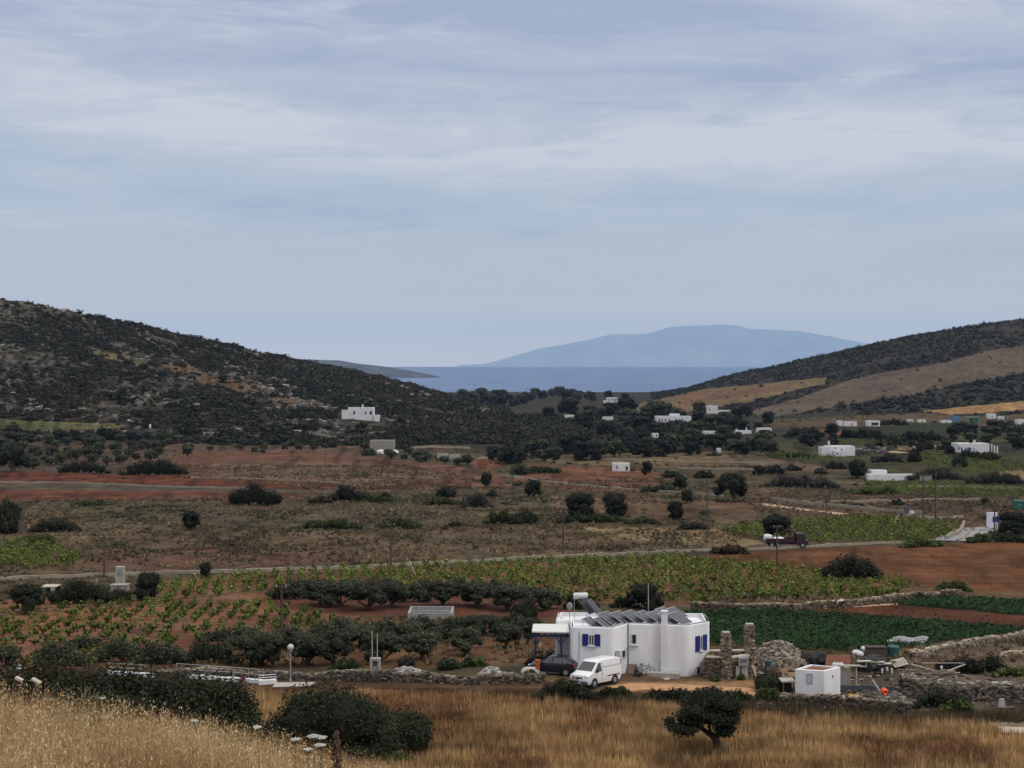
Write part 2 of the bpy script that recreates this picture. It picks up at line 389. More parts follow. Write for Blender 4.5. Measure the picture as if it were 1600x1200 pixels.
HILL_ZONES = [
    ([(248, 568), (300, 574), (390, 598), (470, 624), (495, 635), (478, 639), (400, 619), (330, 602), (270, 582)], (.155, .100, .062), 6),
    ([(130, 540), (190, 552), (235, 568), (215, 572), (150, 556)], (.155, .128, .070), 4),
    ([(-300, 440), (60, 470), (120, 490), (60, 497), (-300, 480)], (.105, .088, .062), 8),
    # right hill
    ([(1170, 642), (1250, 622), (1330, 593), (1400, 578), (1480, 566), (1540, 548), (1620, 538), (1900, 520), (1900, 575), (1600, 583), (1500, 600), (1440, 614), (1330, 632), (1230, 648), (1190, 652)], (.150, .112, .082), 3),
    ([(960, 640), (1020, 626), (1100, 608), (1200, 598), (1292, 590), (1290, 600), (1235, 612), (1160, 630), (1080, 642), (1000, 655), (950, 655)], (.215, .150, .080), 3),
    ([(1060, 618), (1160, 606), (1240, 602), (1140, 622), (1060, 636)], (.225, .125, .074), 4),
    ([(1440, 643), (1520, 634), (1600, 627), (1900, 612), (1900, 640), (1600, 641), (1490, 648)], (.42, .255, .115), 2),
    ([(1180, 656), (1300, 652), (1440, 645), (1500, 650), (1900, 642), (1900, 668), (1500, 665), (1200, 668)], (.135, .095, .060), 3),
]
def ground_color(x, y, z):
    px, py = pix(x, y, z)
    j1 = fbm(x / (1.2 + y / 60), y / (3 + y / 30), 51, 3) - .5; j2 = fbm(x / (1.2 + y / 60), y / (3 + y / 30), 57, 3) - .5
    C = np.empty(x.shape + (3,)); C[:] = (.105, .082, .048)
    n1 = fbm(x / 30, y / 30, 61, 4)
    # far ground and hillsides
    far = y > 560
    C[far] = (.055, .050, .033)
    hp = CAMZ - np.interp(y, PD, PV); hill = (z - hp) > 2.0
    lh = hill & (px < 980) & (y < 1500)
    rock = np.clip((fbm(x / 4.5, y / 6, 71, 4) - .46) * 5, 0, 1)[..., None] * np.clip((fbm(x / 45, y / 60, 73, 3) - .30) * 3, .15, 1)[..., None]
    C = np.where(lh[..., None], np.array((.050, .042, .030)) * (1 - rock) + np.array((.165, .148, .130)) * rock, C)
    rh = hill & (px >= 940)
    C = np.where(rh[..., None], np.array((.050, .044, .036)) * (1 - rock * .5) + np.array((.12, .10, .085)) * rock * .5, C)
    for Z, zs in ((HILL_ZONES, True), (ZONES, False)):
        for poly, c, w in Z:
            m = inpoly(px + j1 * w * 3, py + j2 * w, poly)
            if zs: m &= (y > 500)
            else: m &= (y > 60) & (y < 1300) & ~(lh & (z - hp > (14 if poly is ZONES[0][0] else 6)))
            C[m] = c
    C *= GROUND_K
    strk = np.clip((y - 150) / 100, 0, 1) * (y < 900); C *= (1 + strk * (.75 * (fbm(x / 16, y / 3.2, 84, 4) - .5) + .35 * (fbm(x / 2.2, y / 3.0, 86, 3) - .5)))[..., None]
    spk = np.clip((fbm(x / (1.0 + y / 200), y / (1.2 + y / 90), 87, 3) - .60) * 9, 0, 1) * strk; C *= (1 - .45 * spk)[..., None]
    for poly, ang, per in FURROWS:
        m = inpoly(px, py, poly) & (y < 600)
        C = np.where(m[..., None], C * (1 + .22 * np.sin((x * math.sin(ang) + y * math.cos(ang)) * 6.283 / per + 1.5 * fbm(x / 9, y / 9, 88, 2)))[..., None], C)
    near = y < 60
    C[near] = (.20, .115, .055)
    # broad stains and streaks of the ground itself
    C *= ((.42 + 1.16 * fbm(x / 3.2, y / 5.5, 81, 5)) * (.70 + .60 * fbm(x / 19, y / 34, 83, 4)))[..., None]
    C *= 1 + (fbm(x / 6, y / 9, 85, 3)[..., None] - .5) * np.array((.25, .0, -.25))
    s = np.clip((fbm(x / 5.5, y / 6.5, 91, 4) - .47) * 5, 0, 1)
    mid = (y > 60) & (y < 112)
    C = np.where((mid[..., None]) & (py > 1075)[..., None] & (s[..., None] > 0), C * (1 - .55 * s[..., None] * np.array((.75, 1.0, 1.05))), C)
    return C

def build_terrain():
    tcols = np.concatenate([np.linspace(-.62, -.37, 70)[:-1], np.linspace(-.37, .37, 860), np.linspace(.37, .62, 70)[1:]])
    pys = np.arange(1196, 612, -1.0); drows = [np.arange(-6, 20, .22), np.arange(20, 88, .8)]
    d = []
    for q in pys:
        k = (600 - q) / F; dd = np.geomspace(80, 2500, 4000)
        zz = CAMZ + dd * (k * cp - sp_) / (cp + k * sp_); j = np.argmax(zz < CAMZ - np.interp(dd, PD, PV)); d.append(dd[j])
    d = np.array(d); d = np.unique(np.round(d, 2)); dd = [88.0]
    for v in d:                                     # even out the rows: never more than 2.2 m apart on the hills
        while v - dd[-1] > 2.6: dd.append(dd[-1] + 2.4)
        if v - dd[-1] > .12: dd.append(v)
        if dd[-1] > 2000: break
    rows = np.concatenate(drows + [np.array(dd), np.geomspace(dd[-1] + 4, 2900, 90)])
    T, D = np.meshgrid(tcols, rows); X = T * (np.maximum(D, 0) + 9 * np.exp(-np.maximum(D, 0) / 12) + np.minimum(D, 0) * .0); Y = D
    Z = H(X, Y); C = ground_color(X, Y, Z)
    nr, nc = X.shape; i = (np.arange(nr - 1)[:, None] * nc + np.arange(nc - 1)[None]).ravel()
    q = np.stack([i, i + 1, i + nc + 1, i + nc], 1)
    b = MB(); b.add(np.stack([X, Y, Z], -1).reshape(-1, 3), q); b.c = [C.reshape(-1, 3).astype(np.float32)]
    m = mat('ground_soil', (1, 1, 1), rough=1.0, attr='Col', var=.34, scale=1.1, bump=.5, bscale=6.0, spec=0.05, detail=8)
    o = b.build('ground', m, smooth=True, color=True); tag(o, kind='structure')
    print('terrain', X.shape)
build_terrain()

# ---------------------------------------------------------------- sea, headland, island
def build_sea():
    n = 240; a = np.linspace(-1.2, 1.2, n); rr = np.geomspace(900, 24000, 60)
    A, Q = np.meshgrid(a, rr); V = np.stack([np.sin(A) * Q, np.cos(A) * Q, np.zeros_like(A)], -1).reshape(-1, 3)
    i = (np.arange(59)[:, None] * n + np.arange(n - 1)[None]).ravel()
    b = MB(); b.add(V, np.stack([i, i + 1, i + n + 1, i + n], 1))
    m = bpy.data.materials.new('sea_water'); m.use_nodes = True; nt = m.node_tree; N = nt.nodes; L = nt.links; p = N['Principled BSDF']
    p.inputs['Base Color'].default_value = (.055, .105, .24, 1); p.inputs['Roughness'].default_value = .55; p.inputs['IOR'].default_value = 1.33
    p.inputs['Specular IOR Level'].default_value = .20
    g = N.new('ShaderNodeNewGeometry'); mp = N.new('ShaderNodeMapping'); mp.inputs['Scale'].default_value = (1 / 160, 1 / 420, 1); L.new(g.outputs['Position'], mp.inputs[0])
    t = N.new('ShaderNodeTexNoise'); t.inputs['Scale'].default_value = 1.0; t.inputs['Detail'].default_value = 7; t.inputs['Roughness'].default_value = .7; L.new(mp.outputs[0], t.inputs['Vector'])
    mr = N.new('ShaderNodeMapRange'); mr.inputs[1].default_value = .35; mr.inputs[2].default_value = .65; L.new(t.outputs['Fac'], mr.inputs[0])
    mx = N.new('ShaderNodeMix'); mx.data_type = 'RGBA'; mx.inputs[6].default_value = (.080, .130, .235, 1); mx.inputs[7].default_value = (.125, .180, .295, 1)
    L.new(mr.outputs[0], mx.inputs[0]); L.new(mx.outputs[2], p.inputs['Base Color'])
    bp = N.new('ShaderNodeBump'); bp.inputs['Strength'].default_value = .6; bp.inputs['Distance'].default_value = 12; L.new(t.outputs['Fac'], bp.inputs['Height']); L.new(bp.outputs[0], p.inputs['Normal'])
    tag(b.build('sea', m, smooth=True), kind='structure')
build_sea()
def ridge_land(name, pxs, tops, d0, depth, m, seed, base=-8., amp=.10):
    """a distant piece of land: skyline heights in metres, its slopes running down to the water on both sides"""
    x = np.interp(np.linspace(0, 1, 260), np.linspace(0, 1, len(pxs)), pxs); t = np.interp(x, pxs, tops)
    v = np.linspace(-1, 1, 46); X = np.zeros((46, 260)); Y = np.zeros_like(X); Z = np.zeros_like(X)
    for i, q in enumerate(v):
        d = d0 + q * depth * (.5 + .5 * t / t.max()); X[i] = XA(x, d0, 0) * (d / d0) ** .4; Y[i] = d
        prof = (1 - abs(q) ** 1.25)
        rel = fbm(X[i] / (depth * .16), Y[i] / (depth * .22), seed, 5) - .5
        Z[i] = base + (t - base) * prof + rel * t * amp * 6 * prof * (1 - prof) + (fbm(X[i] / (depth * .05), Y[i] / (depth * .05), seed + 9, 4) - .5) * t * amp * .35 * prof
    n = 260; i = (np.arange(45)[:, None] * n + np.arange(n - 1)[None]).ravel()
    b = MB(); b.add(np.stack([X, Y, Z], -1).reshape(-1, 3), np.stack([i, i + 1, i + n + 1, i + n], 1))
    return tag(b.build(name, m, smooth=True), kind='structure')
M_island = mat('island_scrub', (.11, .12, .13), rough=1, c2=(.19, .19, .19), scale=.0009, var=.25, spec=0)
M_head = mat('headland_hazed_scrub', (.060, .075, .105), rough=1, c2=(.095, .105, .13), scale=.01, var=.25, spec=0)  # headland albedo shifted to blue-grey: distance haze painted into the colour
IS_px = np.array([715, 760, 800, 840, 880, 920, 955, 990, 1010, 1050, 1090, 1130, 1155, 1175, 1210, 1250, 1290, 1330, 1380, 1440, 1500.])
IS_py = np.array([575, 568, 557, 545, 538, 531, 521.5, 522, 521, 510, 508.5, 506.5, 509, 514, 515, 517, 524, 532, 540, 552, 575.])
D_IS = 50000.0
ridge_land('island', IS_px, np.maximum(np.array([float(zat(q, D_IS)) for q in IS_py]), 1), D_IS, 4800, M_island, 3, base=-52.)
HD_px = np.array([380, 440, 530, 560, 600, 630, 655, 672, 690.]); HD_py = np.array([558, 560, 563, 568, 572.5, 577, 581.5, 585.5, 589.5])
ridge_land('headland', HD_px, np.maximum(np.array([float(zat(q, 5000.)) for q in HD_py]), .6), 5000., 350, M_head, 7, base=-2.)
# ---------------------------------------------------------------- plants: meshes
def foliage_mat(name, rough=.75, trans=.12):
    m = bpy.data.materials.new(name); m.use_nodes = True; nt = m.node_tree; N = nt.nodes; L = nt.links; p = N['Principled BSDF']
    a = N.new('ShaderNodeAttribute'); a.attribute_name = 'Col'
    oi = N.new('ShaderNodeObjectInfo'); mr = N.new('ShaderNodeMapRange'); mr.inputs[3].default_value = .78; mr.inputs[4].default_value = 1.22
    L.new(oi.outputs['Random'], mr.inputs[0]); v = N.new('ShaderNodeVectorMath'); v.operation = 'SCALE'; L.new(a.outputs['Color'], v.inputs[0]); L.new(mr.outputs[0], v.inputs['Scale'])
    L.new(v.outputs[0], p.inputs['Base Color']); p.inputs['Roughness'].default_value = rough; p.inputs['Specular IOR Level'].default_value = .12
    if trans:
        t = N.new('ShaderNodeBsdfTranslucent'); L.new(v.outputs[0], t.inputs[0]); ms = N.new('ShaderNodeMixShader'); ms.inputs[0].default_value = trans
        o = N['Material Output']; L.new(p.outputs[0], ms.inputs[1]); L.new(t.outputs[0], ms.inputs[2]); L.new(ms.outputs[0], o.inputs[0])
    return m
M_leaf = foliage_mat('leaf_foliage'); M_straw = foliage_mat('dry_straw', .9, .25)
M_bark = mat('bark', (.060, .048, .038), rough=.95, var=.4, scale=6, bump=.6, bscale=12)
GREEN = {'mastic': (.023, .026, .013), 'carob': (.020, .023, .0125), 'olive': (.050, .056, .033), 'mat': (.034, .048, .014), 'grey': (.038, .037, .029),
         'vine': (.080, .106, .021), 'bright': (.052, .068, .018), 'brown': (.046, .030, .020), 'hill': (.0195, .0205, .0125), 'far': (.017, .019, .0145), 'oleander': (.030, .038, .018)}

def quads(b, c, nrm, size, rng, col, aspect=.55, mi=0):
    n = len(c); r = rng.normal(size=(n, 3)); u = np.cross(nrm, r); u /= np.linalg.norm(u, axis=1)[:, None] + 1e-9; v = np.cross(nrm, u)
    s = (size * rng.uniform(.6, 1.35, n))[:, None] * .5
    P = np.stack([c - u * s, c + v * s * aspect, c + u * s, c - v * s * aspect], 1).reshape(-1, 3)
    q = np.arange(n * 4).reshape(n, 4); b.add(P, q, mi); b.c[-1] = np.repeat(col, 4, 0).astype(np.float32)
def leafcol(base, n, rng, var=.35, warm=.0):
    k = rng.normal(1, var, n).clip(.45, 2.0)[:, None]; c = np.array(base) * k
    c[:, 0] *= 1 + rng.normal(warm, .12, n); return c.clip(.004, .6)
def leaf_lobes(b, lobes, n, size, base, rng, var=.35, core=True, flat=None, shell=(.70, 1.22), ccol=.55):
    lobes = np.array(lobes); w = (lobes[:, 3] * lobes[:, 4] + lobes[:, 3] * lobes[:, 5]); pick = rng.choice(len(lobes), n, p=w / w.sum())
    d = rng.normal(size=(n, 3)); d /= np.linalg.norm(d, axis=1)[:, None]; d[:, 2] = np.where(rng.random(n) < .55, np.abs(d[:, 2]), d[:, 2])
    rad = rng.uniform(*shell, n)[:, None]; lb = lobes[pick]
    c = lb[:, :3] + d * rad * lb[:, 3:6]
    if flat is not None:
        k = c[:, 2] > flat; c, d, lb, pick = c[k], d[k], lb[k], pick[k]
    tone = (1 + .30 * (rng.random(len(lobes)) - .5) * 2)[pick][:, None]
    nr = d * 1.0 + rng.normal(size=d.shape) * .55 + np.array([0, 0, .25]); nr /= np.linalg.norm(nr, axis=1)[:, None]
    quads(b, c, nr, size, rng, leafcol(base, len(c), rng, var) * tone, rng.uniform(.45, .75))
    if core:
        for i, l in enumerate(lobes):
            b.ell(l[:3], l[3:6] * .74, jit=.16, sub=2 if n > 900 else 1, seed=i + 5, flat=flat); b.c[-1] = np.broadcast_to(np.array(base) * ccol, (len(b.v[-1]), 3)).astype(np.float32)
def bush_mesh(name, W, Hh, n, size, base, seed, lobes=9, var=.35):
    rng = np.random.default_rng(seed); L = []
    for i in range(lobes):
        a = rng.uniform(0, 6.283); r = math.sqrt(rng.uniform(.02, .62)) * W / 2; rx = W / 2 * rng.uniform(.20, .42)
        top = Hh * (1 - (r / (W / 2)) ** 2 * .8) * rng.uniform(.72, 1.08); rz = max(top * .5, Hh * .16)
        L.append([math.cos(a) * r, math.sin(a) * r, max(top - rz, 0), rx, rx, rz])
    L.append([0, 0, Hh * .30, W * .30, W * .30, Hh * .50])
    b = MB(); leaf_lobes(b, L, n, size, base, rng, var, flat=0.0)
    return b.mesh(name, M_leaf, color=True)
def limb_tree(W, Hh, n, size, base, seed, th=.34, lobes=12, lean=0.0, flat=.55, var=.35, tr=.045, spread=.62):
    """trunk with forking limbs that carry clumps of foliage; returns two meshes"""
    rng = np.random.default_rng(seed); t = MB(); L = []
    r0 = W * tr; fork = np.array([lean * Hh * th, 0, Hh * th])
    t.tube([[0, 0, -.15], [lean * Hh * th * .3, rng.normal(0, .03) * W, Hh * th * .5], fork], [r0 * 1.35, r0, r0 * .9], 7)
    for i in range(lobes):
        a = i * 2.399 + rng.uniform(-.5, .5); u = (i + .5) / lobes; zf = th + .16 + (1 - th - .16) * rng.uniform(.0, 1) ** .8
        prof = math.sqrt(max(0, 1 - ((zf - .48) / .62) ** 2)); r = W / 2 * spread * prof * math.sqrt(.25 + .75 * u) * rng.uniform(.75, 1.1)
        rx = W / 2 * rng.uniform(.20, .42); rz = rx * rng.uniform(flat * .75, flat * 1.25); zt = min(max(zf * Hh, Hh * th + rz * .35), Hh - rz * .95)
        c = np.array([math.cos(a) * r + lean * Hh * .45, math.sin(a) * r, zt]); L.append([*c, rx, rx, rz])
        if i < 7:
            mid = fork * .45 + c * .55 + np.array([rng.normal(0, .05) * W, rng.normal(0, .05) * W, -.04 * Hh])
            t.tube([fork - np.array([0, 0, r0 * .5]), mid, c], [r0 * .62, r0 * .40, r0 * .18], 5)
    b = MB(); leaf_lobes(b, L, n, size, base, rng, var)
    return b, t
def vine_mesh(name, seed):
    rng = np.random.default_rng(seed); b = MB()
    b.tube([[0, 0, -.05], [.05, .02, .22], [-.02, .04, .42]], [.06, .05, .04], 5, mi=1); b.c[-1][:] = (.05, .04, .03)
    n = 110; sh = rng.integers(0, 8, n); sa = rng.uniform(0, 6.283, 8); t = rng.uniform(.15, 1, n)
    out = .05 + t * rng.uniform(.30, .62, 8)[sh]; c = np.stack([np.cos(sa[sh]) * out, np.sin(sa[sh]) * out, .20 + t * rng.uniform(.25, .62, 8)[sh]], 1) + rng.normal(size=(n, 3)) * .07
    nr = rng.normal(size=(n, 3)) * .7 + np.array([0, -.2, .8]); nr /= np.linalg.norm(nr, axis=1)[:, None]
    quads(b, c, nr, .25, rng, leafcol(GREEN['vine'], n, rng, .42, .05), .8)
    return b.mesh(name, [M_leaf, M_bark], color=True)
def merged(name, protos, P, sc, rng, label=None, cat=None, mats=None, kind='stuff', scz=None, rot=True, tone=.25, color=None):
    """many copies of small meshes in one object, for plants nobody could count"""
    b = MB(); which = rng.integers(0, len(protos), len(P)); sc = np.broadcast_to(np.asarray(sc, float), (len(P),)); scz = sc if scz is None else scz
    ang = rng.uniform(0, 6.283, len(P)) if rot else np.zeros(len(P)); tn = rng.normal(1, tone, len(P)).clip(.5, 1.7)
    for k, pm in enumerate(protos):
        idx = np.nonzero(which == k)[0]
        if not len(idx): continue
        V = np.concatenate(pm.v); C = np.concatenate(pm.c); a = ang[idx]; cs, sn = np.cos(a)[:, None], np.sin(a)[:, None]
        X = (V[None, :, 0] * cs - V[None, :, 1] * sn) * sc[idx, None] + P[idx, 0, None]
        Y = (V[None, :, 0] * sn + V[None, :, 1] * cs) * sc[idx, None] + P[idx, 1, None]
        Z = V[None, :, 2] * scz[idx, None] + P[idx, 2, None]
        base = b.n; b.v.append(np.stack([X, Y, Z], -1).reshape(-1, 3).astype(np.float32)); b.n += len(idx) * len(V)
        cc = (C[None] * tn[idx, None, None]) if color is None else color[idx][:, None, :] * C[None]
        b.c.append(cc.reshape(-1, 3).astype(np.float32))
        for fa, mi in pm.f: b.f.append(((fa[None] + (np.arange(len(idx)) * len(V))[:, None, None]).reshape(-1, fa.shape[1]) + base, mi))
    o = b.build(name, mats or M_leaf, color=True); return tag(o, label, cat, None, kind)

# prototypes, shared by the copies
PROTO = {}
def proto(kind, cls, v):
    key = (kind, cls, v)
    if key in PROTO: return PROTO[key]
    n, size = {'S': (170, .17), 'M': (480, .10), 'L': (1500, .060), 'X': (5000, .036)}[cls]
    sd = abs(hash_(kind + cls)) % 9999 + v * 17
    base = GREEN.get(kind, GREEN['carob'])
    if kind in ('olive', 'carob', 'far'):
        b, t = limb_tree(4.0, 3.2, n, size * 4.0, base, sd, th=.13 if kind == 'olive' else .06, lobes=26 if kind == 'olive' else 30, flat=.95 if kind == 'olive' else 1.0, lean=.12 * (v - 1), spread=.70 if kind == 'olive' else .62)
        r = (b.mesh(kind + '_crown', M_leaf, color=True), t.mesh(kind + '_trunk', M_bark))
    else:
        r = (bush_mesh(kind + '_foliage', 4.0, 2.0, n, size * 4.0, base, sd, lobes=17), None)
    PROTO[key] = r
    return r
def hash_(s):
    h = 7
    for ch in s: h = (h * 31 + ord(ch)) & 0x7fffffff
    return h
def plant(px, py, w, h, kind, label, name=None, cat=None, group=None, v=None, loc=None, sink=.06):
    """a tree or bush whose foot is at a place on the ground; w and h in picture pixels at that distance"""
    p = g1(px, py) if loc is None else loc
    s = ppm(p[1]); W_, H_ = w / s, h / s
    cls = 'S' if w < 24 else 'M' if w < 46 else 'L' if w < 85 else 'X'
    v = random.randrange(4) if v is None else v
    tree = kind in ('olive', 'carob', 'far') and w < 1.9 * h
    z = p[2] - sink * H_
    if not tree and w > 1.9 * h:
        q = np.random.default_rng(int(px * 7 + py)); L = []; m = max(6, int(w / h * 3.2)); D_ = min(W_ * .4, 3.5)
        for i in range(m):
            xx = (i + q.uniform(.2, .8)) / m * 2 - 1; top = H_ * (1 - abs(xx) ** 2.6 * .7) * (q.uniform(.62, 1.06) if kind != 'carob' else q.uniform(.85, 1.12)); rz = max(top * .5, .12); L.append([xx * W_ * .46, q.uniform(-.3, .3) * D_, top - rz, W_ * .5 / m * q.uniform(1.5, 2.6), D_ * q.uniform(.22, .4), rz])
        n_, s_ = {'S': (200, .5), 'M': (420, .42), 'L': (1100, .36), 'X': (2200, .30)}[cls]
        b = MB(); leaf_lobes(b, L, n_, s_ * min(1.0, p[1] / 180) * max(1, p[1] / 260), GREEN[kind], q, .36, flat=-.05)
        return tag(b.build(name or 'shrub', M_leaf, loc=(p[0], p[1], z), color=True), label, cat or 'shrub', group)
    cm, tm = proto(kind, cls, v)
    name = name or {'olive': 'olive_tree', 'carob': 'carob_tree', 'far': 'evergreen_tree'}.get(kind, 'shrub')
    cat = cat or ('tree' if tree else 'shrub')
    scl = (W_ / 4.0, W_ / 4.0, H_ / (3.2 if tree else 2.0)); rz = random.uniform(0, 6.283)
    if not tree or w < 17:
        o = bpy.data.objects.new(name, cm); COL.objects.link(o); o.location = (p[0], p[1], z); o.scale = scl; o.rotation_euler = (0, 0, rz); tag(o, label, cat, group)
        return o
    e = empty(name, (p[0], p[1], z), label, cat, group, rz); e.scale = scl
    for nm, m in (('crown', cm), ('trunk', tm)):
        c = bpy.data.objects.new(nm, m); COL.objects.link(c); c.parent = e
    return e

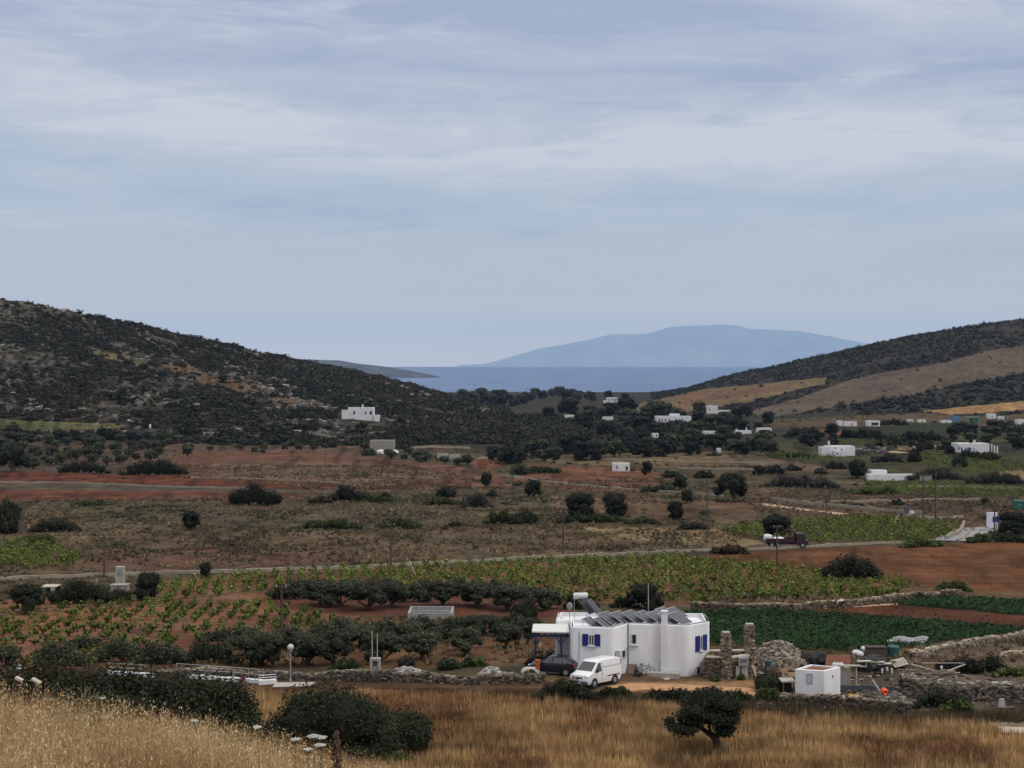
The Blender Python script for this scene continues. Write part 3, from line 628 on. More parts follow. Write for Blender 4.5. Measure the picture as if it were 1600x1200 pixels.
# ---------------------------------------------------------------- plants: single trees and bushes of the plain
SINGLES = [
    (398, 789, 88, 38, 'carob', 'spreading dark evergreen standing alone at the edge of the red strips'),
    (546, 783, 62, 30, 'mastic', 'rounded dark shrub just behind a light green mat, below the ploughed red strip'),
    (588, 786, 58, 13, 'mat', 'flat green shrub mat beside the rounded dark shrub under the red strip'),
    (603, 777, 16, 10, 'mastic', 'tiny dark shrub rising from the end of a flat green mat'),
    (500, 786, 40, 12, 'brown', 'low brownish scrub beside the lone spreading evergreen'),
    (697, 776, 36, 21, 'mastic', 'small domed dark shrub in the reddish plain left of a grey one'),
    (690, 789, 60, 12, 'mat', 'thin green shrub mat below the small domed dark shrub'),
    (744, 794, 50, 26, 'grey', 'greyish rounded shrub in the plain beside a domed dark one'),
    (768, 776, 20, 13, 'mastic', 'tiny shrub directly behind the greyish rounded one'),
    (760, 761, 24, 25, 'carob', 'narrow upright dark tree standing alone in the reddish field'),
    (295, 828, 38, 30, 'carob', 'lone round-headed tree on the grey stubble with a short trunk'),
    (12, 814, 42, 44, 'mastic', 'tall dark bush at the picture edge behind a second one'),
    (8, 834, 44, 44, 'mastic', 'tall dark bush at the picture edge in front of a second one'),
    (86, 831, 88, 25, 'mastic', 'dark cushion-shaped shrub above a bright green mat'),
    (58, 848, 76, 16, 'bright', 'bright green shrub mat below a dark cushion-shaped shrub'),
    (146, 790, 74, 10, 'mat', 'flat green shrub on the lower edge of the red strip'),
    (518, 826, 108, 19, 'mat', 'long low green shrub mat in the middle of the stubble'),
    (624, 825, 74, 18, 'mat', 'low dark-topped shrub mat behind a leaning utility pole'),
    (712, 823, 28, 9, 'brown', 'small reddish-brown shrub on the stubble right of the green mats'),
    (786, 819, 64, 24, 'mat', 'low green shrub at the near end of the clump of dark trees'),
    (822, 817, 40, 26, 'mastic', 'rounded dark bush next to a low green shrub and a pair of big trees'),
    (835, 776, 34, 28, 'carob', 'small dark tree in the reddish field left of the big pair'),
    (905, 808, 62, 40, 'carob', 'left tree of the big dark pair in the middle of the plain'),
    (962, 808, 52, 40, 'carob', 'right tree of the big dark pair in the middle of the plain'),
    (925, 817, 130, 18, 'mat', 'green shrub skirt at the foot of the big dark pair of trees'),
    (1055, 813, 37, 32, 'carob', 'round dark tree with its trunk showing, right of the big pair'),
    (1074, 786, 26, 22, 'carob', 'small crooked tree left of the broad dark tree'),
    (1062, 764, 30, 22, 'carob', 'small dark tree on a bank behind a crooked one'),
    (1030, 768, 64, 10, 'mastic', 'low dark hedge on the bank left of a small tree'),
    (1149, 784, 68, 46, 'carob', 'broad dark tree with a pale trunk beside the dirt road'),
    (1003, 819, 60, 12, 'mat', 'low dark scrub running from the big pair towards a round tree'),
    (1082, 827, 52, 14, 'grey', 'grey-green low scrub in front of the round dark tree'),
    (1212, 838, 62, 34, 'carob', 'dark tree standing right behind the parked lorry'),
    (1140, 866, 62, 19, 'brown', 'reddish-brown mound of dry scrub left of the lorry'),
    (1330, 908, 98, 44, 'carob', 'big dome-shaped dark tree alone in the orange-brown field'),
    (1487, 923, 56, 18, 'bright', 'rounded green bush at the edge of the orange-brown field'),
    (1435, 938, 30, 16, 'mastic', 'dark bush on the stone wall behind the green crops'),
    (1292, 791, 18, 11, 'mastic', 'small round bush behind a thin pole above the dirt road'),
    (1341, 795, 25, 9, 'mastic', 'flattened dark bush on the slope above the right-hand vineyard'),
    (1401, 789, 20, 10, 'mastic', 'small dark bush left of the twin poles'),
    (1541, 786, 18, 10, 'mastic', 'small dark bush left of the green container'),
    (1441, 854, 72, 18, 'bright', 'low green hedge along the front of the right-hand vineyard'),
    (1360, 812, 60, 8, 'mat', 'thin dark hedge along the back of the right-hand vineyard'),
    (1531, 847, 46, 15, 'bright', 'low green bush beside the grey concrete road'),
    (1585, 834, 60, 36, 'carob', 'big dark tree at the picture edge by the grey concrete road'),
    (1575, 846, 60, 14, 'mastic', 'dark undergrowth in front of the big tree by the concrete road'),
    (232, 937, 52, 46, 'carob', 'upright dark tree at the corner of the vineyard near the pump hut'),
    (130, 942, 96, 44, 'mastic', 'broad dark bush mass right of the small roofed shelter'),
    (36, 958, 70, 46, 'carob', 'dark tree at the picture edge left of the small roofed shelter'),
    (185, 940, 40, 26, 'mastic', 'dark bush between the broad bush mass and the upright tree'),
    (322, 903, 26, 26, 'carob', 'small rounded tree on the road edge behind the long vineyard'),
    (1011, 951, 74, 42, 'carob', 'dark tree right behind the roof aerial of the white house'),
    (905, 952, 50, 26, 'mastic', 'dark bush behind the solar water heater of the white house'),
    (820, 968, 52, 36, 'mastic', 'dark bush left of the white house beyond its porch'),
    (975, 950, 44, 20, 'mastic', 'low dark bush behind the solar panels of the white house'),
    (242, 743, 112, 27, 'carob', 'long dark thicket ending at the corner of the red strip'),
    (130, 739, 84, 24, 'mastic', 'dark thicket bordering the red strip, middle of three'),
    (22, 738, 62, 44, 'carob', 'tall dark tree group at the picture edge above the red strip'),
    (1338, 747, 42, 30, 'carob', 'round dark tree at the left end of the long white wall'),
    (1306, 733, 30, 14, 'mastic', 'dark bush on the tan field in front of a white farmhouse'),
    (1185, 742, 26, 16, 'carob', 'small round tree on the far tan field'),
    (1100, 747, 32, 15, 'mastic', 'rounded bush on the far tan field, right of a hut'),
    (1050, 747, 32, 16, 'mastic', 'rounded bush in the far red field right of the pale hut'),
    (1009, 742, 22, 22, 'carob', 'upright dark bush just right of the pale little hut'),
    (850, 739, 56, 15, 'mat', 'long green bush on the left end of the far red field'),
    (812, 742, 34, 22, 'grey', 'grey-green domed bush on the edge of the far red field'),
    (1250, 762, 130, 24, 'grey', 'long grey-green hedge left of the terraced vineyards'),
    (1372, 772, 90, 15, 'bright', 'low green hedge below the long white wall'),
    (1430, 722, 30, 22, 'mastic', 'dark bush between the white farmhouse and the blue-doored house'),
    (1385, 722, 56, 16, 'grey', 'flat grey-green bush right of the white farmhouse'),
    (1463, 750, 90, 26, 'grey', 'greyish thicket at the right end of the long white wall'),
    (1555, 756, 100, 24, 'grey', 'greyish thicket below the yellow stubble at the picture edge'),
    (1500, 730, 30, 22, 'mastic', 'dark upright bush below the blue-doored house'),
    (1515, 716, 34, 17, 'mastic', 'dark rounded bush hiding the foot of the blue-doored house'),
    (1544, 719, 40, 17, 'mastic', 'dark flat bush hiding the right foot of the blue-doored house'),
    (1450, 702, 26, 16, 'mastic', 'dark bush left of the blue-doored house, nearest its drive'),
    (1478, 703, 36, 10, 'brown', 'brown-leaved hedge touching the left end of the blue-doored house'),
    (1590, 702, 40, 22, 'carob', 'dark tree at the picture edge right of the blue-doored house'),
    (1350, 685, 84, 16, 'mastic', 'long dark thicket above the white farmhouse, right of the red soil patch'),
    (1440, 689, 96, 18, 'mastic', 'long dark thicket between the farmhouse and the blue-doored house'),
    (1255, 683, 60, 18, 'mastic', 'dark thicket left of the red soil patch'),
    (1395, 664, 50, 10, 'mastic', 'dark hedge right of the shaded white cottage'),
    (1580, 676, 70, 16, 'grey', 'greyish thicket at the right picture edge below the golden field'),
    (1240, 715, 70, 10, 'bright', 'low green hedge left of the white farmhouse on the field edge'),
    # yard and foreground
    (884, 1094, 104, 36, 'mastic', 'dark low bush hiding the wheels of the white van'),
    (962, 1088, 50, 20, 'mastic', 'small dark bush between the van and the dirt track'),
    (1045, 1094, 80, 24, 'mastic', 'dark low bush below the dirt track, left of the leaning tree'),
    (1148, 1096, 70, 18, 'mastic', 'low dark scrub behind the crown of the leaning tree'),
    (1203, 1078, 58, 38, 'oleander', 'tall leafy bush at the end of the dirt track'),
    (1205, 1096, 50, 24, 'bright', 'yellow-green bush in front of the tall leafy one'),
    (1466, 1105, 84, 36, 'mastic', 'dark dome-shaped bush in front of the ruined stone wall'),
    (1493, 1112, 54, 22, 'bright', 'yellow-green bush in front of the dark dome-shaped one'),
    (1535, 1052, 84, 40, 'mastic', 'dark bush behind the ruined stone wall'),
    (1580, 1056, 60, 14, 'bright', 'low bright green bush behind the ruined wall at the picture edge'),
    (1500, 1048, 70, 26, 'grey', 'grey-green bush between the junk heap and the ruined wall'),
    (1598, 1092, 24, 24, 'mastic', 'dark bush at the end of the ruined stone wall'),
    (700, 1046, 44, 24, 'oleander', 'green leafy shrub behind the dry-stone wall, left of a rubble heap'),
    (740, 1042, 40, 20, 'bright', 'light green shrub behind the dry-stone wall by the rubble'),
    (540, 1046, 54, 18, 'mat', 'low green shrub behind the wall left of the meter cabinet'),
    (635, 1042, 30, 22, 'grey', 'grey-brown shrub behind the wall right of the meter cabinet'),
    (838, 1046, 40, 30, 'oleander', 'leafy garden bush under the porch edge'),
    (858, 1040, 28, 26, 'oleander', 'garden bush under the porch canopy, right of a leafy one'),
    (826, 1058, 30, 16, 'mat', 'low weedy bush beside the pale boulder'),
    (1118, 1064, 18, 10, 'bright', 'green weeds at the foot of the unfinished stone building'),
    (1158, 1062, 16, 12, 'bright', 'green weeds beside the grey cabinet'),
    (640, 1136, 80, 20, 'mat', 'low dark shrub trailing off the right side of the big foreground bush'),
    (622, 1192, 56, 20, 'bright', 'small green plant below the big foreground bush'),
]
def build_singles():
    for (px, py, w, h, k, lab) in SINGLES: plant(px, py, w, h, k, lab)
build_singles()
def big_foreground():
    # the big mastic bush, made of several tumbling lobes
    p = g1(535, 1182); rng = np.random.default_rng(3); s = ppm(p[1]); L = []
    for (qx, qt, r) in ((-95, 1118, 34), (-105, 1140, 26), (-70, 1090, 34), (-35, 1078, 38), (0, 1085, 40), (30, 1105, 40), (62, 1122, 36), (95, 1122, 30), (118, 1130, 22), (-30, 1130, 48), (20, 1150, 44), (70, 1150, 40), (-75, 1145, 36), (105, 1150, 24)):
        top = (1182 - qt) / s; rx = r / s
        for k in range(2):
            yy = rng.uniform(-1.6, 1.6); rz = max(top * .5, .5); top *= 1.10; rz *= 1.10; L.append([qx / s, yy, max(top - rz - abs(yy) * .12, 0), rx * 1.05, rx * 1.2, rz])
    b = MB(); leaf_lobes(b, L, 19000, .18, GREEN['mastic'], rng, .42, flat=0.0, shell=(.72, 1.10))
    o = b.build('mastic_bush', M_leaf, loc=(p[0], p[1] + 1.2, p[2] - .15), color=True); tag(o, 'biggest dark bush, sprawling in the dry grass in front of the stone wall', 'bush')
    # the leaning tree
    p = g1(1118, 1178); s = ppm(p[1]); rng = np.random.default_rng(12)
    e = empty('leaning_tree', (p[0], p[1], p[2]), 'wind-bent dark tree with a forked trunk, alone in the dry field before the house', 'tree')
    t = MB(); k = 1 / s
    def P(a, c, yy=0): return [(a - 1118) * k, yy, (1178 - c) * k]
    t.tube([P(1119, 1182), P(1121, 1165), P(1117, 1152), P(1108, 1146)], [.34, .25, .23, .17], 8)
    t.tube([P(1108, 1146), P(1098, 1140, .2), P(1086, 1130, .3), P(1070, 1124, .1)], [.17, .13, .09, .05], 6)
    t.tube([P(1117, 1152), P(1126, 1143, -.2), P(1134, 1130, -.3), P(1142, 1118)], [.19, .14, .10, .05], 6)
    t.tube([P(1111, 1147), P(1108, 1132, .3), P(1104, 1115, .5)], [.12, .08, .04], 6)
    t.build('trunk', M_bark, e, smooth=True)
    L = []
    for (a, c, r, h) in ((1062, 1133, 21, 9), (1050, 1136, 12, 6), (1078, 1120, 22, 11), (1095, 1100, 26, 13), (1085, 1106, 18, 10), (1112, 1092, 26, 12), (1132, 1098, 22, 13), (1138, 1115, 20, 15), (1146, 1128, 14, 14), (1120, 1115, 28, 14), (1098, 1120, 26, 13), (1150, 1112, 12, 12), (1128, 1135, 18, 9), (1075, 1134, 20, 7)):
        for q in range(2): L.append([*P(a + rng.normal(0, 3), c + rng.normal(0, 2), rng.uniform(-1.3, 1.3)), r * k, r * k * 1.05, h * k])
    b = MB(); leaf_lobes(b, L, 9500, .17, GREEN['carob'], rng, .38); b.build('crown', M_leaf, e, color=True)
    # hedge along the left, five bushes grown together
    for i, (a, c, w, h) in enumerate(((36, 1106, 112, 70), (118, 1110, 136, 75), (208, 1112, 150, 66), (288, 1108, 132, 53), (350, 1104, 90, 36))):
        d = 84.5; z = float(zat(c, d)); x = XA(a, d, z); z0 = min(z, float(H(x, d)) ); hh = (z + h / ppm(d)) - z0
        rng = np.random.default_rng(90 + i); Wd = w / ppm(d) * 1.40; L = []
        for q in range(20):
            aa = rng.uniform(0, 6.283); r = math.sqrt(rng.uniform(.01, .45)) * Wd / 2; top = hh * (1 - .38 * (r / (Wd / 2)) ** 2) * rng.uniform(.86, 1.10); rz = top * .5
            L.append([math.cos(aa) * r, math.sin(aa) * r * .8, top - rz, Wd * .22, Wd * .2, rz])
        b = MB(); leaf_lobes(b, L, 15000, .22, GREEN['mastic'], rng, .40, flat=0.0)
        lab = ['leftmost bush of the dark hedge behind the near grass, by two pale slabs', 'dark hedge bush behind the tall green weeds', 'middle bush of the dark hedge, below the railing', 'dark hedge bush below the white parapet, second from its end', 'end bush of the dark hedge beside the red road sign'][i]
        tag(b.build('hedge_bush', M_leaf, loc=(x, d, z0), color=True), lab, 'bush', 'bushes of the dark hedge behind the near grass')
big_foreground()

# ---------------------------------------------------------------- plants: olive groves
OL_FRONT = [(95, 1038, 84, 44), (188, 1034, 96, 38), (262, 1037, 86, 38), (330, 1036, 80, 42), (392, 1040, 66, 52), (428, 1042, 60, 54), (478, 1041, 78, 54), (520, 1038, 80, 54), (598, 1036, 78, 50), (660, 1030, 74, 44), (728, 1024, 62, 44), (790, 1012, 62, 40), (826, 1002, 56, 36),
            (560, 1014, 72, 40), (500, 1008, 72, 36), (640, 1008, 72, 38), (700, 1003, 72, 36), (757, 993, 62, 33), (590, 994, 72, 30), (450, 1014, 62, 36), (385, 1014, 62, 34), (345, 1002, 52, 26), (535, 990, 60, 26), (660, 988, 66, 27), (720, 982, 60, 26), (800, 985, 56, 28), (10, 1050, 60, 40), (138, 1016, 60, 30)]
OL_BACK = [(452, 936, 62, 32), (500, 946, 72, 42), (533, 948, 70, 42), (575, 952, 78, 46), (612, 948, 60, 40), (645, 940, 62, 32), (692, 948, 72, 42), (745, 948, 72, 40), (792, 954, 72, 42), (832, 954, 62, 38), (556, 930, 62, 28), (602, 928, 62, 26), (470, 924, 52, 22), (662, 928, 62, 26), (722, 928, 62, 26), (772, 934, 62, 28), (860, 950, 44, 30)]
HOUSES = [(1025, 1080, 647, 661), (1104, 1141, 634, 648), (943, 965, 619, 629), (882, 898, 648, 654), (942, 958, 651, 656), (1150, 1175, 668, 676), (1184, 1206, 668, 675), (1019, 1029, 677, 683), (1121, 1127, 701, 707), (1100, 1118, 673, 678), (1284, 1336, 689, 712), (1338, 1384, 698, 709),
          (1496, 1560, 688, 706), (1310, 1375, 657, 666), (1488, 1530, 649, 660), (1420, 1446, 655, 660), (1544, 1569, 646, 655), (578, 620, 689, 708), (534, 592, 636, 656), (683, 718, 709, 715), (644, 735, 697, 701), (200, 236, 658, 669)]
GAPS = [[(850, 636), (940, 632), (1005, 640), (985, 650), (850, 650)], [(985, 646), (1010, 640), (1022, 650), (1000, 660)], [(1130, 690), (1215, 684), (1215, 700), (1140, 702)]]
def hides(a, c, w, h): return any(inpoly(np.array([float(a)]), np.array([float(c)]), g)[0] for g in GAPS) or any(a + w * .32 > l and a - w * .32 < r and c > b - 1 and c - h < b - (b - t) * .42 for l, r, t, b in HOUSES)
def build_groves():
    for (a, c, w, h) in OL_FRONT: plant(a, c, w, h, 'olive', 'olive tree in the near grove along the dry-stone wall', group='olive trees in the near grove', sink=.02)
    for (a, c, w, h) in OL_BACK: plant(a, c, w, h, 'olive', 'olive tree in the upper grove behind the concrete basin', group='olive trees in the upper grove', sink=.02)
    rng = np.random.default_rng(5)
    def scatter(poly, step, wr, hk, kind, label, group, keep=1.0, drop=None):
        poly = np.array(poly, float); x0, y0 = poly.min(0); x1, y1 = poly.max(0); n = 0; y = y0
        while y < y1:
            x = x0 + rng.uniform(0, step)
            while x < x1:
                a, c = x + rng.normal(0, step * .22), y + rng.normal(0, step * .07)
                if inpoly(np.array([a]), np.array([c]), poly)[0] and rng.random() < keep:
                    w = rng.uniform(*wr); h = w * rng.uniform(.85, 1.15) * hk; k2 = kind if kind != 'far' or rng.random() < .6 else 'olive'
                    while h > 7 and hides(a, c, w, h): h *= .85; w *= .93
                    if not hides(a, c, w, h): plant(a, c, w, h, k2, label, name='evergreen_tree' if kind == 'far' else None, group=group); n += 1
                x += step
            y += step * .28
        return n
    scatter([(-20, 690), (120, 688), (300, 700), (300, 712), (235, 725), (60, 734), (-20, 730)], 23, (17, 27), .72, 'olive', 'small olive tree in the grove at the foot of the left hill', 'olive trees at the foot of the left hill', .8)
    scatter([(-20, 674), (130, 676), (300, 686), (560, 700), (560, 704), (300, 692), (120, 690), (-20, 686)], 27, (20, 38), .44, 'far', 'dark tree of the belt between the left hill and the olive grove', 'dark trees of the belt below the left hill', .9)
    scatter([(560, 702), (640, 706), (740, 722), (740, 732), (640, 722), (560, 716)], 18, (16, 26), .72, 'olive', 'small olive tree below the grey concrete block', 'olive trees below the grey concrete block', .9)
    scatter([(300, 704), (480, 698), (560, 702), (540, 708), (320, 712)], 24, (12, 18), .85, 'olive', 'tiny young tree along the top edge of the reddish field', 'young trees above the reddish field', .6)
    # village trees
    scatter([(840, 652), (960, 640), (1110, 660), (1215, 676), (1215, 708), (1120, 714), (900, 720), (760, 728), (760, 715), (900, 705), (960, 690)], 19, (18, 46), .66, 'far', 'dark evergreen tree among the village houses in the valley', 'trees around the valley village', .85)
    scatter([(960, 636), (1030, 652), (1100, 646), (1215, 655), (1215, 664), (1060, 664), (960, 650)], 22, (16, 34), .75, 'far', 'dark tree behind the village houses at the foot of the right hill', 'trees behind the valley village', .7)
    scatter([(1215, 690), (1290, 684), (1280, 672), (1330, 684), (1400, 690), (1480, 700), (1470, 676), (1600, 664), (1600, 690), (1480, 712), (1400, 704), (1230, 704)], 24, (14, 36), .66, 'far', 'dark tree among the scattered farm plots on the right', 'trees among the right-hand farm plots', .78)
    scatter([(1170, 728), (1330, 742), (1320, 752), (1180, 745)], 36, (20, 36), .5, 'grey', 'grey-green bush in the hedge below the tan field', 'bushes of the hedge below the tan field', .8)
    scatter([(850, 617), (985, 624), (985, 634), (860, 628)], 17, (14, 26), .72, 'far', 'dark tree of the belt in front of the sea', 'trees of the belt in front of the sea', .9)
    scatter([(700, 622), (850, 618), (860, 630), (760, 640)], 18, (16, 26), .65, 'far', 'dark tree of the wood on the low ridge by the sea', 'trees of the wood on the ridge by the sea', .95)
build_groves()
# ---------------------------------------------------------------- ground cover: hillside scrub
def rand_ground(rng, n, dmin, dmax, tmin=-.40, tmax=.40):
    d = np.sqrt(rng.uniform(dmin ** 2, dmax ** 2, n)); x = rng.uniform(tmin, tmax, n) * d; z = H(x, d); return np.stack([x, d, z], 1)
def far_shrub(seed, base, leaves=26):
    rng = np.random.default_rng(seed); b = MB(); L = [[rng.uniform(-.12, .12), rng.uniform(-.12, .12), .12, rng.uniform(.36, .5), rng.uniform(.3, .45), rng.uniform(.36, .55)]] + ([[rng.uniform(-.3, .3), rng.uniform(-.3, .3), .1, .26, .28, .34]] if leaves > 20 else [])
    leaf_lobes(b, L, leaves, .30, base, rng, .4, flat=-.05); return b
def scrub_tone(P, rng):
    n = len(P); t = (.55 + .9 * fbm(P[:, 0] / 28, P[:, 1] / 40, 141, 3)) * rng.normal(1, .28, n).clip(.5, 1.8); c = np.repeat(t[:, None], 3, 1); g = fbm(P[:, 0] / 50, P[:, 1] / 60, 147, 3)
    c *= 1 + (g - .5)[:, None] * np.array((.7, .1, -.2)); dry = rng.random(n) < .14; c[dry] *= np.array((1.9, 1.45, 1.5)); return c
def build_scrub():
    rng = np.random.default_rng(11)
    P = rand_ground(rng, 80000, 520, 1250, -.42, .12); px, py = pix(P[:, 0], P[:, 1], P[:, 2])
    hp = P[:, 2] - (CAMZ - np.interp(P[:, 1], PD, PV)); keep = (hp > 1.2) & (px < 965)
    dens = fbm(P[:, 0] / 26, P[:, 1] / 40, 77, 4); keep &= rng.random(len(P)) < np.clip((dens - .27) * 3.6, .14, 1)
    for poly, c, w in HILL_ZONES[:2]: keep &= ~(inpoly(px, py, poly) & (rng.random(len(P)) < .80))
    keep &= ~(inpoly(px, py, HILL_ZONES[2][0]) & (rng.random(len(P)) < .6)) & ~(inpoly(px, py, [(528, 632), (600, 630), (612, 668), (522, 668)]) & (P[:, 1] < 760)) & ~inpoly(px, py, [(572, 682), (625, 682), (640, 715), (565, 715)])
    keep &= ~(inpoly(px, py, ZONES[0][0]) & (rng.random(len(P)) < .97))
    P = P[keep]; size = rng.gamma(3.2, .80, len(P)).clip(.9, 7.5); hz = size * rng.uniform(.55, .85, len(P))
    # the scrub runs on over the foot of the hill towards the village
    Q = rand_ground(rng, 16000, 560, 1100, -.12, .14); qx, qy = pix(*Q.T); Q = Q[inpoly(qx, qy, [(560, 690), (700, 650), (860, 648), (960, 676), (1010, 700), (1130, 712), (1120, 716), (900, 722), (800, 728), (690, 712), (560, 700)]) & ~((qx > 640) & (qx < 790) & (qy > 694)) & (rng.random(len(Q)) < .8)]
    P = np.concatenate([P, Q]); size = np.concatenate([size, rng.gamma(6, .55, len(Q)).clip(1.4, 6)]); hz = np.concatenate([hz, size[-len(Q):] * .7])
    score = size / P[:, 1]; px, py = pix(P[:, 0], P[:, 1], P[:, 2]); inview = (px > -10) & (px < 1000)
    order = np.argsort(-score * inview); own = order[:300]; rest = np.setdiff1d(np.arange(len(P)), own)
    pm = [far_shrub(200 + i, GREEN['hill']) for i in range(7)]
    merged('hillside_scrub', pm, P[rest] - np.array([0, 0, .15]), size[rest], rng, 'dark evergreen scrub covering the rocky left hillside', 'scrub', scz=hz[rest], color=scrub_tone(P[rest], rng))
    Q = rand_ground(rng, 26000, 560, 1080, -.40, .08); hq = Q[:, 2] - (CAMZ - np.interp(Q[:, 1], PD, PV)); k = (hq > 3) & (rng.random(len(Q)) < np.clip((fbm(Q[:, 0] / 20, Q[:, 1] / 26, 151, 4) - .54) * 7, 0, .6)); Q = Q[k]; ROCKS.append(Q)
    own_m = []
    for i in range(6):
        b = far_shrub(300 + i, GREEN['hill'], 90); own_m.append(b.mesh('hill_shrub_foliage', M_leaf, color=True))
    for k, i in enumerate(own):
        o = bpy.data.objects.new('hillside_shrub', own_m[k % 6]); COL.objects.link(o); o.location = P[i] - np.array([0, 0, .15]); o.scale = (size[i], size[i], hz[i]); o.rotation_euler = (0, 0, rng.uniform(0, 6.28))
        tag(o, 'dark rounded shrub on the rocky slope of the left hill', 'shrub', 'larger shrubs on the left hill')
    # right hill
    P = rand_ground(rng, 60000, 950, 2250, -.02, .45); px, py = pix(P[:, 0], P[:, 1], P[:, 2])
    hp = P[:, 2] - (CAMZ - np.interp(P[:, 1], PD, PV)); keep = (hp > 1.0) & (px > 940)
    bare = np.zeros(len(P), bool)
    for poly, c, w in HILL_ZONES[3:]: bare |= inpoly(px, py, poly)
    dens = fbm(P[:, 0] / 40, P[:, 1] / 50, 97, 4); keep &= ~(bare & (rng.random(len(P)) < .975)) & (rng.random(len(P)) < np.clip((dens - .22) * 4.0, .15, 1))
    band = inpoly(px, py, [(1190, 652), (1240, 648), (1330, 632), (1440, 614), (1500, 600), (1600, 583), (1700, 575), (1700, 622), (1600, 626), (1440, 642), (1240, 658)])
    P = P[keep]; band = band[keep]; size = rng.gamma(4, .72, len(P)).clip(1.3, 7) * np.where(band, 1.4, 1.0)
    pm = [far_shrub(400 + i, GREEN['far'], 18) for i in range(6)]
    merged('hillside_scrub', pm, P - np.array([0, 0, .15]), size, rng, 'dark evergreen scrub covering the right hillside above the village', 'scrub', scz=size * rng.uniform(.5, .8, len(P)), color=scrub_tone(P, rng))
    # low bushes dotted over the plain
    P = rand_ground(rng, 15000, 190, 1150, -.40, .42); px, py = pix(*P.T); k = (P[:, 2] - (CAMZ - np.interp(P[:, 1], PD, PV)) < 3) & (py < 858)
    for poly in ([(-300, 732), (540, 745), (520, 788), (-300, 790)], [(295, 700), (480, 700), (760, 735), (800, 760), (520, 772), (230, 740)], [(820, 722), (1060, 745), (980, 772), (800, 752)], [(1060, 850), (1700, 840), (1700, 930), (1060, 930)], [(1110, 818), (1515, 812), (1500, 850), (1150, 858)], [(1183, 780), (1330, 796), (1330, 812), (1183, 796)]): k &= ~(inpoly(px, py, poly) & (rng.random(len(P)) < .95))
    k &= rng.random(len(P)) < np.clip((fbm(P[:, 0] / 40, P[:, 1] / 60, 131, 4) - .40) * 4, .04, .8)
    P = P[k]; size = rng.gamma(3, .38, len(P)).clip(.5, 3.2); merged('field_scrub', [far_shrub(500 + i, GREEN['mat'], 20) for i in range(5)], P - np.array([0, 0, .08]), size, rng, 'low green and brown scrub dotted over the fields of the plain', 'scrub', scz=size * rng.uniform(.4, .7, len(P)), tone=.4)
    print('scrub', len(rest), len(P))
ROCKS = []
build_scrub()

# ---------------------------------------------------------------- ground cover: vineyards and crops
def grid_points(rng, poly, across, along, ang, jit, miss):
    c = G([p[0] for p in poly], [p[1] for p in poly]); cx, cy = c[:, 0].mean(), c[:, 1].mean(); r = max(np.ptp(c[:, 0]), np.ptp(c[:, 1])) * .8
    u = np.arange(-r, r, across); v = np.arange(-r, r, along); A, B = np.meshgrid(u, v); cs, sn = math.cos(ang), math.sin(ang)
    X = cx + A * cs - B * sn + rng.normal(0, jit, A.shape); Y = cy + A * sn + B * cs + rng.normal(0, jit * 1.6, A.shape)
    X, Y = X.ravel(), Y.ravel(); k = inpoly(X, Y, c[:, :2]) & (rng.random(len(X)) > miss); X, Y = X[k], Y[k]
    return np.stack([X, Y, H(X, Y)], 1)
VINEYARDS = [
    ('near', [(-60, 962), (60, 952), (180, 944), (420, 944), (500, 958), (545, 972), (500, 985), (330, 1000), (200, 1020), (150, 1042), (-60, 1052)], 1.75, 2.3, .10, .20, .12),
    ('long', [(240, 912), (500, 893), (700, 885), (1050, 872), (1240, 890), (1440, 915), (1370, 937), (1090, 946), (870, 942), (640, 924), (430, 925), (250, 942)], 1.75, 1.75, .16, .28, .07),
    ('right', [(1120, 828), (1200, 818), (1370, 810), (1500, 817), (1490, 838), (1420, 849), (1265, 853), (1160, 838)], 1.8, 1.8, .3, .3, .06),
    ('left', [(-60, 850), (90, 850), (125, 872), (110, 886), (-60, 898)], 1.8, 1.9, .1, .3, .10),
    ('far', [(1360, 752), (1480, 757), (1700, 768), (1700, 780), (1420, 777), (1330, 772)], 2.2, 3.4, .2, .4, .15),
    ('far', [(1440, 708), (1560, 722), (1700, 722), (1700, 738), (1500, 742), (1440, 722)], 2.6, 3.6, .2, .5, .2),
    ('far', [(1210, 708), (1290, 712), (1330, 716), (1290, 720), (1210, 718)], 2.4, 3.4, .2, .5, .2),
    ('far', [(1300, 686), (1400, 690), (1400, 696), (1300, 694)], 2.6, 4, .2, .5, .2),
    ('far', [(-40, 655), (120, 664), (185, 668), (150, 674), (-40, 674)], 2.8, 5, .2, .5, .3),
]
